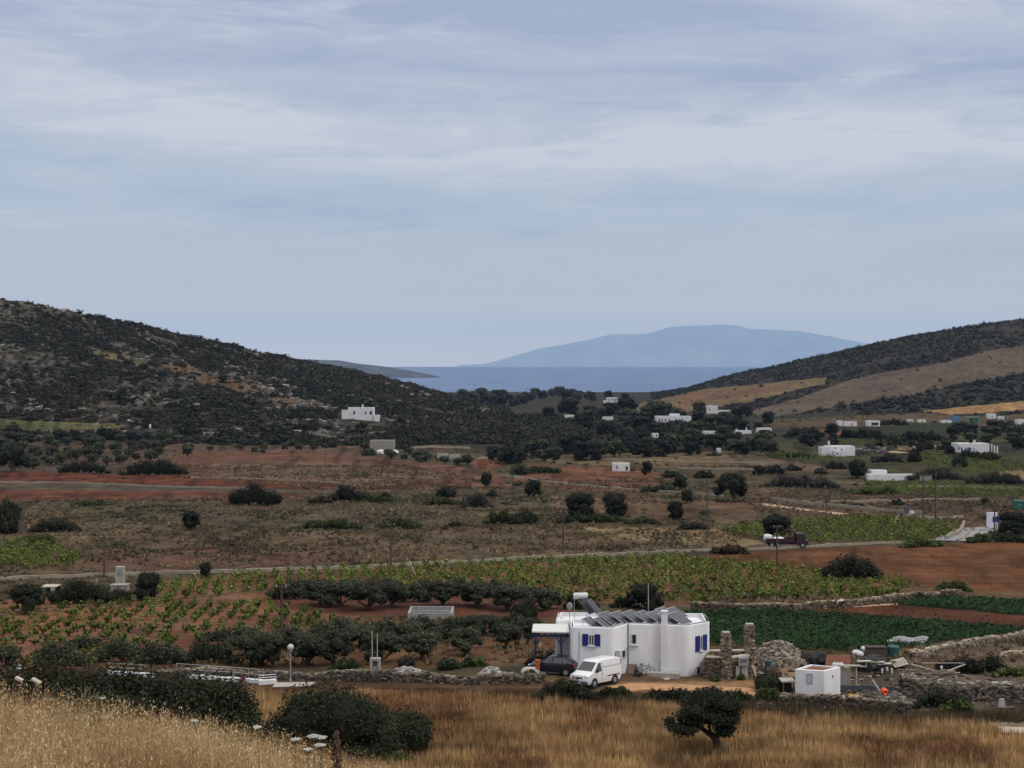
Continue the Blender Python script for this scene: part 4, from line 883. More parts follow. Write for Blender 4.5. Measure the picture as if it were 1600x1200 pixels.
def build_vines():
    rng = np.random.default_rng(23); allp = []; tags = []
    for (nm, poly, a, b_, ang, j, miss) in VINEYARDS:
        P = grid_points(rng, poly, a, b_, ang, j, miss); allp.append(P); tags += [nm] * len(P)
    P = np.concatenate(allp); tags = np.array(tags); sz = rng.uniform(.75, 1.15, len(P))
    px, py = pix(*P.T); vis = (px > -15) & (px < 1615); score = sz / P[:, 1] * vis; order = np.argsort(-score); own = order[:300]; rest = np.setdiff1d(order, own)
    ms = [vine_mesh('grapevine', 600 + i) for i in range(8)]
    for k, i in enumerate(own):
        o = bpy.data.objects.new('grapevine', ms[k % 8]); COL.objects.link(o); o.location = P[i]; s = sz[i]; o.scale = (s, s, s * rng.uniform(.85, 1.2)); o.rotation_euler = (0, 0, rng.uniform(0, 6.28))
        near = tags[i] == 'near'
        tag(o, 'leafy grapevine in the near vineyard on red soil' if near else 'leafy grapevine in the long vineyard behind the olive groves', 'grapevine', 'grapevines of the near vineyard' if near else 'grapevines of the long vineyard')
    pm = []
    for i in range(6):
        g = np.random.default_rng(700 + i); b = MB(); n = 40; sa = g.uniform(0, 6.28, n); t = g.uniform(.1, 1, n)
        c = np.stack([np.cos(sa) * t * .52, np.sin(sa) * t * .52, .25 + g.uniform(0, .75, n) * (1.15 - .5 * t)], 1); nr = g.normal(size=(n, 3)) * .7 + np.array([0, -.2, .8]); nr /= np.linalg.norm(nr, axis=1)[:, None]
        quads(b, c, nr, .27, g, leafcol(GREEN['vine'], n, g, .45, .05), .8); pm.append(b)
    merged('grapevine_rows', pm, P[rest], sz[rest] * 1.12, rng, 'rows of leafy grapevines beyond the nearest ones', 'grapevines', tone=.22)
    print('vines', len(P))
    # vegetable crop behind the house
    for (poly, lab) in (([(1070, 957), (1240, 958), (1420, 968), (1600, 984), (1660, 988), (1500, 1000), (1440, 1012), (1330, 1018), (1220, 1014), (1100, 1008)], 'dark green vegetable crop in rows behind the white house'),
                        ([(1392, 943), (1470, 935), (1600, 940), (1700, 944), (1700, 966), (1600, 961)], 'dark green vegetable crop in the smaller plot beyond the red strip')):
        Q = grid_points(rng, poly, .50, .32, 1.35, .06, .04); bl = []
        for i in range(4):
            g = np.random.default_rng(750 + i); b = MB(); n = 12; c = g.normal(size=(n, 3)) * np.array([.14, .14, .06]) + np.array([0, 0, .26]); nr = g.normal(size=(n, 3)) * .5 + np.array([0, -.3, .9]); nr /= np.linalg.norm(nr, axis=1)[:, None]
            quads(b, c, nr, .21, g, leafcol((.024, .056, .019), n, g, .3), .7); bl.append(b)
        tone = .75 + .6 * fbm(Q[:, 0] / 6, Q[:, 1] / 5, 5, 3)
        merged('crop_rows', bl, Q, rng.uniform(.8, 1.25, len(Q)), rng, lab, 'crop', tone=.15, color=np.repeat(tone[:, None], 3, 1))
    # sprouts in the ploughed strip
    Q = grid_points(rng, [(1110, 955), (1240, 950), (1390, 947), (1600, 970), (1700, 980), (1600, 984), (1420, 968), (1240, 958)], 1.1, .8, 1.35, .15, .45)
    merged('crop_rows', bl, Q, rng.uniform(.35, .7, len(Q)), rng, 'sparse seedlings in the ploughed red strip', 'seedlings', tone=.2)
build_vines()

# ---------------------------------------------------------------- ground cover: grass
def blades(b, P, hgt, wid, lean, rng, col, bend=.35, seg=1):
    n = len(P); a = rng.uniform(0, 6.283, n); u = np.stack([np.cos(a), np.sin(a), np.zeros(n)], 1)
    dirv = np.stack([rng.normal(0, lean, n) + .12 * lean, rng.normal(0, lean, n), np.ones(n)], 1); dirv /= np.linalg.norm(dirv, axis=1)[:, None]
    hh = hgt[:, None]; w = wid[:, None] * .5
    if seg == 1:
        V = np.stack([P - u * w, P + u * w, P + dirv * hh], 1).reshape(-1, 3); b.add(V, np.arange(n * 3).reshape(n, 3)); b.c[-1] = np.repeat(col, 3, 0).astype(np.float32)
    return P + dirv * hh, dirv
def build_grass():
    rng = np.random.default_rng(31)
    # dry oats on the near bank
    n = 150000; d = np.sqrt(rng.uniform(4.5 ** 2, 21 ** 2, n)); x = rng.uniform(-.40, .18, n) * d; k = np.ones(n, bool); dens = fbm(x / .8, d / .8, 12, 3); k &= rng.random(n) < np.clip(dens * 1.7, .3, 1)
    x, d = x[k], d[k]; P = np.stack([x, d, H(x, d) - .02], 1); n = len(P)
    hg = (rng.uniform(.28, .62, n) + .14 * (fbm(x / 1.5, d / 1.5, 19, 2) - .5)).clip(.15, .8); patch = fbm(x / 1.6, d / 2.0, 15, 3)
    straw = np.array((.53, .405, .225)); rust = np.array((.27, .145, .065)); f = np.clip((patch - .47) * 4, 0, 1)[:, None] * (rng.random(n) < .9)[:, None]; f = np.clip(f + (rng.random(n) < .25)[:, None] * .5, 0, 1)
    c = straw * (1 - f) + rust * f; c = c * rng.normal(1, .22, n).clip(.5, 1.6)[:, None]
    b = MB(); tip, dv = blades(b, P, hg, rng.uniform(.003, .007, n), .22, rng, c)
    # seed heads: drooping spikelets near the tip
    for q in range(5):
        m = rng.random(n) < .75; t = tip[m] - dv[m] * rng.uniform(0, .30, m.sum())[:, None]; cc = c[m] * rng.uniform(.95, 1.45, m.sum())[:, None]
        nr = rng.normal(size=(len(t), 3)); nr /= np.linalg.norm(nr, axis=1)[:, None]; u = rng.normal(size=(len(t), 3)) * np.array([.5, .5, 1.0]); u /= np.linalg.norm(u, axis=1)[:, None]
        t = t + rng.normal(size=t.shape) * .010; s = rng.uniform(.007, .015, len(t))[:, None]; v = np.cross(u, nr); v /= np.linalg.norm(v, axis=1)[:, None]
        V = np.stack([t - u * s, t + v * s * .28, t + u * s, t - v * s * .28], 1).reshape(-1, 3); b.add(V, np.arange(len(t) * 4).reshape(-1, 4)); b.c[-1] = np.repeat(cc, 4, 0).astype(np.float32)
    tag(b.build('dry_grass', M_straw, color=True), 'golden dry wild oats on the near bank', 'grass', kind='stuff')
    # stubble field before the wall
    m = 34000; n = m * 8; d = np.repeat(np.sqrt(rng.uniform(82 ** 2, 108 ** 2, m)), 8); x = np.repeat(rng.uniform(-.40, .40, m), 8) * d + rng.normal(0, .09, n); d = d + rng.normal(0, .09, n); clump = np.repeat(rng.normal(1, .26, m).clip(.45, 1.7), 8); z = H(x, d); px, py = pix(x, d, z)
    fld = inpoly(px, py, [(-400, 1090), (300, 1086), (560, 1078), (900, 1095), (1300, 1126), (2000, 1150), (2000, 1300), (-400, 1300)])
    weed = (~fld) & inpoly(px, py, [(-400, 1062), (440, 1062), (840, 1066), (940, 1086), (1240, 1094), (1420, 1114), (2000, 1110), (2000, 1300), (-400, 1300)])
    road = inpoly(px, py, [(1540, 1130), (1700, 1130), (1700, 1148), (1570, 1146)])
    s = np.clip((fbm(x / 5.5, d / 6.5, 91, 4) - .445) * 4.5, 0, 1) * np.clip(.5 + rng.normal(.4, .3, n), 0, 1); k = (fld & (rng.random(n) < 1 - .35 * s)) | (weed & (rng.random(n) < .75)); k &= ~road
    x, d, z, s, weed, clump = x[k], d[k], z[k], s[k], weed[k], clump[k]; n = len(x); P = np.stack([x, d, z - .03], 1)
    f = np.clip(s * .95 + rng.normal(0, .12, n), 0, 1)[:, None]; c = np.array((.42, .275, .128)) * (1 - f) + np.array((.13, .058, .032)) * f
    c = np.where(weed[:, None], np.where(rng.random((n, 1)) < .3, np.array((.050, .058, .024)), np.array((.125, .085, .052))), c); streak = fbm(x / 2.2, d / 1.3, 17, 3)[:, None]; c = c * (.25 + 1.45 * streak) * (clump * rng.normal(1, .22, n).clip(.45, 1.7))[:, None]
    hg = (rng.uniform(.30, .75, n) * clump ** .8 * (1 - .35 * f[:, 0])) * np.where(weed, .75, 1); b = MB(); blades(b, P, hg, rng.uniform(.025, .060, n), .16, rng, c)
    tag(b.build('dry_grass', M_straw, color=True), 'tall straw-coloured grass with rusty patches in front of the stone wall', 'grass', kind='stuff')
    # tussocks on the fallow plain
    n = 90000; d = np.sqrt(rng.uniform(112 ** 2, 480 ** 2, n)); x = rng.uniform(-.40, .40, n) * d; z = H(x, d); px, py = pix(x, d, z); k = np.zeros(n, bool)
    for poly, pr in (([(-400, 790), (800, 770), (900, 800), (1180, 818), (1150, 850), (1100, 862), (600, 884), (240, 894), (-400, 905)], .9), ([(300, 708), (600, 720), (800, 760), (520, 768), (240, 742)], .6), ([(800, 750), (1060, 745), (1190, 785), (860, 790)], .6), ([(300, 785), (540, 758), (800, 762), (860, 790), (700, 800)], .5), ([(860, 705), (1210, 708), (1210, 735), (850, 722)], .6),
                     ([(1150, 757), (1700, 776), (1700, 840), (1500, 830), (1180, 800)], .6), ([(480, 965), (880, 965), (880, 1035), (160, 1045), (300, 1030)], .55), ([(1105, 1002), (1330, 1018), (1440, 1012), (1700, 990), (1700, 1045), (1420, 1056), (1200, 1030)], .6),
                     ([(1090, 930), (1400, 936), (1400, 946), (1240, 952), (1080, 956)], .8), ([(-100, 900), (240, 900), (240, 935), (-100, 950)], .7)):
        k |= inpoly(px, py, poly) & (rng.random(n) < pr)
    gap = fbm(x / 7, d / 9, 37, 4); k &= rng.random(n) < np.clip((gap - .28) * 3.2, .08, 1)
    P = np.stack([x, d, z], 1)[k]; n = len(P); pm = []
    for i in range(5):
        g = np.random.default_rng(800 + i); b = MB(); m = 9; a = g.uniform(0, 6.28, m); base = np.stack([np.cos(a) * .12, np.sin(a) * .12, np.zeros(m) - .02], 1)
        tipv = base + np.stack([np.cos(a) * g.uniform(.05, .45, m), np.sin(a) * g.uniform(.05, .45, m), g.uniform(.18, .5, m)], 1); sd = np.stack([-np.sin(a), np.cos(a), np.zeros(m)], 1) * .10
        b.add(np.stack([base - sd, base + sd, tipv], 1).reshape(-1, 3), np.arange(m * 3).reshape(m, 3)); b.c[-1] = np.repeat(g.normal(1, .25, m).clip(.5, 1.6)[:, None] * np.ones(3), 3, 0).astype(np.float32); pm.append(b)
    pick = fbm(P[:, 0] / 12, P[:, 1] / 14, 47, 3)[:, None]; pick = np.clip((pick - .38) * 4, 0, 1); c = np.array((.185, .135, .085)) * pick + np.array((.075, .066, .036)) * (1 - pick)
    c = c * rng.normal(1, .28, n).clip(.5, 1.7)[:, None]
    merged('dry_scrub', pm, P, rng.uniform(.6, 1.5, n), rng, 'low dry tussocks on the fallow fields of the plain', 'scrub', mats=M_straw, color=c)
    print('tussocks', n)
build_grass()
# ---------------------------------------------------------------- materials of built things
M_white = mat('limewash', (.68, .685, .71), rough=.9, var=.06, scale=.9, stretch=(1, 1, .25), c2=(.63, .63, .635), bump=.15, bscale=8, spec=.1)
M_whitefar = mat('limewash_weathered', (.60, .60, .61), rough=.9, var=.12, scale=.4, spec=.1)
M_cement = mat('cement', (.33, .31, .28), rough=.95, var=.2, scale=2.5, bump=.3, bscale=10)
M_grey = mat('grey_render', (.24, .225, .205), rough=.95, var=.2, scale=.8)
M_stone = mat('field_stone', (1, 1, 1), rough=.95, attr='Col', var=.30, scale=5, bump=.5, bscale=14, spec=.1)
M_blue = mat('blue_paint', (.020, .030, .17), rough=.6, spec=.2)
M_navy = mat('navy_paint', (.014, .018, .060), rough=.6)
M_bluedoor = mat('blue_door_paint', (.06, .14, .36), rough=.6, spec=.2)
M_dark = mat('dark_opening', (.018, .018, .02), rough=.6)
M_glass = mat('window_glass', (.03, .035, .04), rough=.08, spec=.6)
M_frame = mat('white_frame', (.52, .52, .53), rough=.6)
M_wood = mat('weathered_wood', (.16, .115, .085), rough=.9, var=.3, scale=4)
M_pole = mat('pole_wood', (.070, .055, .045), rough=.9, var=.25, scale=3)
M_plank = mat('pale_plank', (.42, .38, .32), rough=.85, var=.2, scale=4)
M_steel = mat('galvanised_steel', (.42, .43, .45), rough=.45, metal=.6, var=.15, scale=5)
M_pv = mat('solar_cells', (.040, .040, .044), rough=.3, spec=.5, var=.3, scale=3)
M_rust = mat('rusty_iron', (.17, .065, .040), rough=.85, var=.3, scale=3)
M_black = mat('black_plastic', (.014, .014, .015), rough=.6, var=.3, scale=3)
M_orange = mat('orange_paint', (.62, .075, .018), rough=.5)
M_orangedull = mat('orange_plastic', (.42, .085, .025), rough=.6)
M_red = mat('red_paint', (.40, .03, .03), rough=.5)
M_teal = mat('green_tank_plastic', (.016, .085, .070), rough=.55)
M_container = mat('green_container_paint', (.030, .105, .080), rough=.6, var=.2, scale=1.5)
M_sack = mat('white_sacking', (.55, .55, .55), rough=.9, var=.12, scale=3)
M_asphalt = mat('concrete_road', (.22, .22, .23), rough=.95, var=.15, scale=.8)
M_dirt = mat('pale_dirt', (.33, .225, .145), rough=1, var=.25, scale=1.2)
M_track = mat('tan_dirt', (.37, .205, .105), rough=1, var=.25, scale=1.1, bump=.4, bscale=8)
M_paint_white = mat('white_car_paint', (.68, .68, .69), rough=.28, spec=.5)
M_paint_dark = mat('dark_car_paint', (.016, .017, .024), rough=.22, spec=.5)
M_tyre = mat('tyre_rubber', (.016, .016, .016), rough=.85)
M_rim = mat('wheel_rim', (.34, .34, .35), rough=.4, metal=.5)
M_taillight = mat('red_lamp_plastic', (.40, .015, .02), rough=.3, spec=.5)
M_headlight = mat('clear_lamp_plastic', (.55, .55, .55), rough=.15, spec=.6)
M_cab = mat('maroon_lorry_paint', (.040, .016, .018), rough=.5, var=.2, scale=1.5)
M_skin = mat('skin', (.30, .17, .11), rough=.7)
M_shirt = mat('white_shirt', (.62, .62, .62), rough=.9)
M_trousers = mat('dark_trousers', (.03, .032, .045), rough=.9)
M_hair = mat('dark_hair', (.012, .010, .009), rough=.8)
M_cable = mat('cable_rubber', (.015, .015, .015), rough=.8)
M_plastic_sheet = mat('pale_plastic_sheet', (.22, .23, .23), rough=.5, var=.2, scale=2)
M_tan_canvas = mat('porch_roofing', (.56, .56, .54), rough=.7, var=.06)

# ---------------------------------------------------------------- dry-stone work
def stones(b, C, size, rng, tone, flat=.62, orient=None):
    """a jittered block for every centre"""
    n = len(C); cube = np.array([[-1, -1, -1], [1, -1, -1], [1, 1, -1], [-1, 1, -1], [-1, -1, 1], [1, -1, 1], [1, 1, 1], [-1, 1, 1]]) * .5
    S = np.stack([rng.uniform(.7, 1.45, n), rng.uniform(.7, 1.25, n), rng.uniform(.6, 1.15, n) * flat], 1) * np.asarray(size).reshape(-1, 1)
    V = cube[None] * S[:, None, :] * (1 + rng.normal(0, .16, (n, 8, 1))) + rng.normal(0, .07, (n, 8, 3)) * np.asarray(size).reshape(-1, 1, 1)
    a = (orient if orient is not None else rng.uniform(0, 6.283, n)) + rng.normal(0, .18, n); cs, sn = np.cos(a)[:, None], np.sin(a)[:, None]
    X = V[..., 0] * cs - V[..., 1] * sn; Y = V[..., 0] * sn + V[..., 1] * cs; t = rng.normal(0, .16, n)[:, None]
    Z = V[..., 2] + X * t; P = np.stack([X, Y, Z], -1) + C[:, None, :]
    F_ = (BOXF[None] + (np.arange(n) * 8)[:, None, None]).reshape(-1, 4); b.add(P.reshape(-1, 3), F_)
    c = np.array(tone) * rng.normal(1, .30, n).clip(.4, 1.9)[:, None] * (1 + rng.normal(0, .025, (n, 3))); b.c[-1] = np.repeat(c, 8, 0).astype(np.float32)
def dense(pts, step):
    pts = np.asarray(pts, float); out = [pts[0]]
    for a, c in zip(pts[:-1], pts[1:]):
        n = max(1, int(np.linalg.norm(c - a) / step)); out += [a + (c - a) * (i + 1) / n for i in range(n)]
    return np.array(out)
def stone_wall(name, label, pix_pts, h, th=.5, st=.28, tone=(.17, .15, .125), top=None, seed=1, cat='stone wall', ragged=.25, cap=None):
    rng = np.random.default_rng(seed); g = G([p[0] for p in pix_pts], [p[1] for p in pix_pts]); L = dense(g[:, :2], st * .9); tan = np.gradient(L, axis=0); tan /= np.linalg.norm(tan, axis=1)[:, None]
    nor = np.stack([-tan[:, 1], tan[:, 0]], 1); z0 = H(L[:, 0], L[:, 1]); hv = h * (1 + ragged * (fbm(np.arange(len(L)) / 9., np.arange(len(L)) * .0, seed, 3) - .5) * 2)
    b = MB(); V = []
    for k, (o, zz) in enumerate(((-th * .38, -.25), (-th * .36, .82), (th * .36, .82), (th * .38, -.25))):
        q = L + nor * o; V.append(np.stack([q[:, 0], q[:, 1], z0 + (hv * zz if zz > 0 else zz)], 1))
    V = np.stack(V, 1); m = len(L); b.add(V.reshape(-1, 3), np.concatenate([np.stack([np.arange(m - 1) * 4 + k, np.arange(1, m) * 4 + k, np.arange(1, m) * 4 + (k + 1) % 4, np.arange(m - 1) * 4 + (k + 1) % 4], 1) for k in range(4)])); b.c[-1][:] = np.array(tone) * .55
    C = []; O = []; Tn = []
    hm = hv.max(); nc = max(1, int(hm / (st * .58)))
    for r in range(nc + 1):
        zz = (r + .4) * st * .58
        for sd in (-1, 1):
            ok = zz < hv; q = L[ok] + nor[ok] * sd * th * .40 + rng.normal(0, .025, (ok.sum(), 2)) + tan[ok] * rng.uniform(-.1, .1, (ok.sum(), 1))
            C.append(np.stack([q[:, 0], q[:, 1], z0[ok] + zz + rng.normal(0, .02, ok.sum())], 1)); O.append(np.arctan2(tan[ok, 1], tan[ok, 0])); Tn.append(np.full(ok.sum(), 0))
    q = L + rng.normal(0, .06, L.shape); C.append(np.stack([q[:, 0], q[:, 1], z0 + hv - .02 + rng.normal(0, .05, m)], 1)); O.append(np.arctan2(tan[:, 1], tan[:, 0])); Tn.append(np.full(m, 1))
    C = np.concatenate(C); O = np.concatenate(O); Tn = np.concatenate(Tn)
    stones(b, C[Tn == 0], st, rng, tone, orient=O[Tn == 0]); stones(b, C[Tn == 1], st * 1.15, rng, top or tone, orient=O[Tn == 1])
    return tag(b.build(name, M_stone, color=True), label, cat)
def low_wall(label, pix_pts, h, th, m, name='low_wall', cat='wall', seed=1, group=None, jit=.15):
    rng = np.random.default_rng(seed); g = G([p[0] for p in pix_pts], [p[1] for p in pix_pts]); L = dense(g[:, :2], 1.6); tan = np.gradient(L, axis=0); tan /= np.linalg.norm(tan, axis=1)[:, None] + 1e-9
    nor = np.stack([-tan[:, 1], tan[:, 0]], 1); z0 = H(L[:, 0], L[:, 1]); hv = h * (1 + rng.normal(0, jit, len(L))); n = len(L); V = []
    for o, zz in ((-.5, -.3), (-.42, 1), (.42, 1), (.5, -.3)):
        q = L + nor * o * th; V.append(np.stack([q[:, 0], q[:, 1], z0 + (hv if zz > 0 else zz)], 1))
    V = np.stack(V, 1); b = MB(); b.add(V.reshape(-1, 3), np.concatenate([np.stack([np.arange(n - 1) * 4 + k, np.arange(1, n) * 4 + k, np.arange(1, n) * 4 + (k + 1) % 4, np.arange(n - 1) * 4 + (k + 1) % 4], 1) for k in range(4)]))
    b.add(V[0], np.array([[0, 1, 2, 3]])); b.add(V[-1], np.array([[3, 2, 1, 0]]))
    return tag(b.build(name, m), label, cat, group)
def rubble(name, label, px, py, w, h, n, st, tone, seed, cat='rubble heap', depth=None, extra=None):
    p = g1(px, py); s = ppm(p[1]); W_, H_ = w / s / 2, h / s; D_ = depth or W_ * .7; rng = np.random.default_rng(seed); b = MB()
    r = np.sqrt(rng.random(n)); a = rng.uniform(0, 6.283, n); x = np.cos(a) * r * W_; y = np.sin(a) * r * D_ + D_ * .6; z = H_ * (1 - r ** 1.7) * (.75 + .5 * fbm(x / 1.1, y / 1.1, seed, 2))
    C = np.stack([p[0] + x, p[1] + y, H(p[0] + x, p[1] + y) + z * rng.uniform(.75, 1, n)], 1)
    v, f = ICO[2]; b.add(v * np.array([W_ * .86, D_ * .86, H_ * .72]) + np.array([p[0], p[1] + D_ * .6, p[2] - .1]), f); b.c[-1][:] = np.array(tone) * .5
    stones(b, C, st, rng, tone, flat=.7)
    return tag(b.build(name, M_stone, color=True), label, cat)
def build_rocks():
    rng = np.random.default_rng(9); Q = ROCKS[0]; b = MB(); stones(b, Q + np.array([0, 0, .15]), rng.gamma(3, .42, len(Q)).clip(.4, 3.2), rng, (.155, .138, .120), flat=.55)
    tag(b.build('rock_outcrops', M_stone, color=True), 'pale rocks breaking through the scrub of the left hillside', 'rocks', None, 'stuff')
build_rocks()
def build_walls():
    W1 = (.150, .128, .105)
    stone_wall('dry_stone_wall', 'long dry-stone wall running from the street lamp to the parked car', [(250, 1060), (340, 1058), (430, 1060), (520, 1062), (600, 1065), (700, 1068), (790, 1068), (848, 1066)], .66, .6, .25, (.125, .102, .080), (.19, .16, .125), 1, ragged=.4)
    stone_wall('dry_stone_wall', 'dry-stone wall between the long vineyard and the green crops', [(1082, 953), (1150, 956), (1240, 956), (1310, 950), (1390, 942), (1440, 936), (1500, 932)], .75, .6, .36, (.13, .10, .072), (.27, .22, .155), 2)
    stone_wall('dry_stone_wall', 'dry-stone retaining wall in front of the small white hut', [(1222, 1100), (1290, 1103), (1350, 1107), (1420, 1114)], .66, .6, .25, (.115, .092, .07), (.22, .185, .145), 3)
    stone_wall('ruined_wall', 'broad crumbling stone wall at the right edge of the yard', [(1412, 1086), (1470, 1089), (1530, 1092), (1600, 1094)], 1.15, 2.0, .25, (.145, .122, .098), (.25, .22, .185), 4, ragged=.5)
    stone_wall('dry_stone_wall', 'low stone wall slanting away from the junk heap to the picture edge', [(1424, 1030), (1500, 1014), (1560, 1003), (1640, 988)], .55, .5, .32, (.20, .16, .12), (.30, .25, .19), 5)
    stone_wall('dry_stone_wall', 'short low stone wall behind the dark bush at the right picture edge', [(1560, 1030), (1600, 1024), (1660, 1018)], .40, .5, .30, (.22, .17, .12), (.32, .26, .19), 6)
    rubble('rubble_heap', 'heap of pale stones on the dry-stone wall beside the meter cabinet', 636, 1060, 66, 18, 260, .26, (.34, .32, .29), 11, depth=.8)
    rubble('rubble_heap', 'small heap of pale stones on the dry-stone wall left of the meter cabinet', 560, 1060, 50, 14, 150, .22, (.27, .25, .22), 12, depth=.7)
    rubble('rubble_heap', 'flat heap of pale slabs behind the dry-stone wall near the leafy shrubs', 768, 1060, 42, 14, 90, .30, (.36, .34, .31), 13, depth=1.0)
    rubble('rubble_heap', 'large heap of pale quarried stones behind the unfinished stone building', 1222, 1042, 92, 36, 620, .28, (.25, .215, .175), 14, depth=2.2)
    rubble('rubble_heap', 'tumbled grey stones at the end of the wall before the orange drum', 1405, 1108, 44, 24, 160, .26, (.18, .165, .15), 15, depth=.9)
    pale = M_plank
    thin = mat('pale_wall_stone', (.25, .215, .165), rough=1, var=.25, scale=.8)
    low_wall('pale low wall beside the road along the back of the long vineyard', [(-60, 910), (120, 902), (240, 898), (420, 893), (600, 886), (760, 878), (880, 871), (1000, 866), (1110, 861)], .42, .4, thin, seed=2)
    low_wall('pale low wall between the orange-brown field and the lorry road', [(1170, 860), (1260, 856), (1330, 852), (1408, 849)], .40, .4, thin, seed=3)
    low_wall('curved pale low wall where the concrete road bends by the vineyard', [(1478, 844), (1492, 838), (1502, 830), (1506, 822)], .8, .45, thin, seed=4)
    low_wall('pale low wall curving beside the concrete road, roadside of a pair', [(1496, 847), (1507, 840), (1513, 833)], .5, .4, thin, seed=14)
    low_wall('pale thin wall between the two red ploughed strips', [(-60, 753), (80, 755), (200, 759), (330, 763), (400, 765)], .50, .5, thin, seed=5)
    low_wall('pale thin wall beyond the lone evergreen, along the red strip', [(300, 747), (400, 749), (490, 752), (540, 757)], .4, .5, thin, seed=6)
    low_wall('pale stone wall rising along the dirt road below the broad tree', [(1207, 782), (1255, 788), (1310, 793), (1380, 799), (1440, 804)], .75, .5, thin, seed=7)
    low_wall('pale wall above the small round bushes, ending near the green container', [(1275, 785), (1400, 784), (1530, 781)], .5, .5, thin, seed=8)
    low_wall('pale wall along the upper edge of the right-hand vineyard', [(1412, 806), (1450, 812), (1505, 809)], .5, .5, thin, seed=9)
    low_wall('pale track wall crossing the reddish field left of the big dark pair', [(780, 743), (840, 752), (900, 759), (980, 766), (1060, 770), (1130, 776)], .45, .6, thin, seed=10)
    low_wall('pale wall across the far tan field above the little hut', [(905, 719), (1000, 721), (1090, 722), (1220, 724)], .5, .6, thin, seed=11)
    low_wall('pale wall across the far tan field just behind the dark bushes', [(1060, 733), (1140, 733), (1215, 735)], .5, .6, thin, seed=12)
    low_wall('pale wall below the grey concrete block on the hill foot', [(640, 701), (690, 700), (735, 701)], .8, .6, thin, seed=13)
    low_wall('pale wall above the small red field at the hill foot', [(744, 718), (765, 717), (782, 719)], .8, .6, thin, seed=15)
    low_wall('thin pale wall across the terraced vineyards at the right', [(1420, 761), (1500, 761), (1560, 763), (1660, 768)], .5, .5, thin, seed=16)
    low_wall('white sloping boundary wall on the lower slope of the left hill', [(200, 661), (212, 663), (224, 666), (235, 669)], 1.3, .7, M_whitefar, seed=17, jit=.2)
    low_wall('straight stone boundary wall climbing the left hill to its skyline', [(216, 524), (226, 530), (238, 537), (250, 544)], 1.0, .8, M_grey, seed=18)
build_walls()
def strip(name, pix_pts, w, m, off=.07):
    g = G([p[0] for p in pix_pts], [p[1] for p in pix_pts]); L = dense(g[:, :2], 1.5); tan = np.gradient(L, axis=0); tan /= np.linalg.norm(tan, axis=1)[:, None] + 1e-9; nor = np.stack([-tan[:, 1], tan[:, 0]], 1)
    k = 7; o = np.linspace(-.5, .5, k) * w; X = L[:, None, 0] + nor[:, None, 0] * o; Y = L[:, None, 1] + nor[:, None, 1] * o; n = len(L)
    edge = np.where((np.arange(k) == 0) | (np.arange(k) == k - 1), -.02, off)[None]
    wob = (fbm(L[:, 0] / 2.5, L[:, 1] / 2.5, 3, 3) - .5)[:, None] * w * .25; X = X + nor[:, 0, None] * wob; Y = Y + nor[:, 1, None] * wob
    i = (np.arange(n - 1)[:, None] * k + np.arange(k - 1)[None]).ravel(); b = MB(); b.add(np.stack([X, Y, H(X, Y) + edge], -1).reshape(-1, 3), np.stack([i, i + 1, i + k + 1, i + k], 1))
    return tag(b.build(name, m, smooth=True), kind='structure')
def build_roads():
    strip('road', [(-80, 906), (240, 895), (600, 883), (880, 868), (1110, 858), (1260, 853.5), (1410, 846.5), (1480, 842)], 2.2, mat('road_dust', (.12, .10, .082), rough=1, var=.2))
    strip('road', [(1486, 846), (1502, 838), (1514, 831), (1530, 827), (1552, 825.5), (1650, 825)], 6.5, M_asphalt, off=.16)
    strip('dirt_road', [(1185, 787), (1210, 790), (1250, 795), (1290, 800), (1322, 804)], 3.4, M_dirt)
    strip('dirt_road', [(1345, 805), (1375, 807), (1400, 808)], 2.0, M_dirt)
    strip('dirt_track', [(958, 1077), (1000, 1073), (1060, 1074), (1120, 1078), (1190, 1084)], 2.7, M_track)
    strip('path', [(1200, 953), (1290, 951), (1400, 944)], .8, M_dirt)
    strip('path', [(1560, 1139), (1610, 1141), (1700, 1146)], 1.6, mat('pale_gravel', (.38, .32, .25), rough=1, var=.2))
    strip('path', [(1383, 707), (1395, 706), (1412, 708)], 6.0, M_dirt)
build_roads()

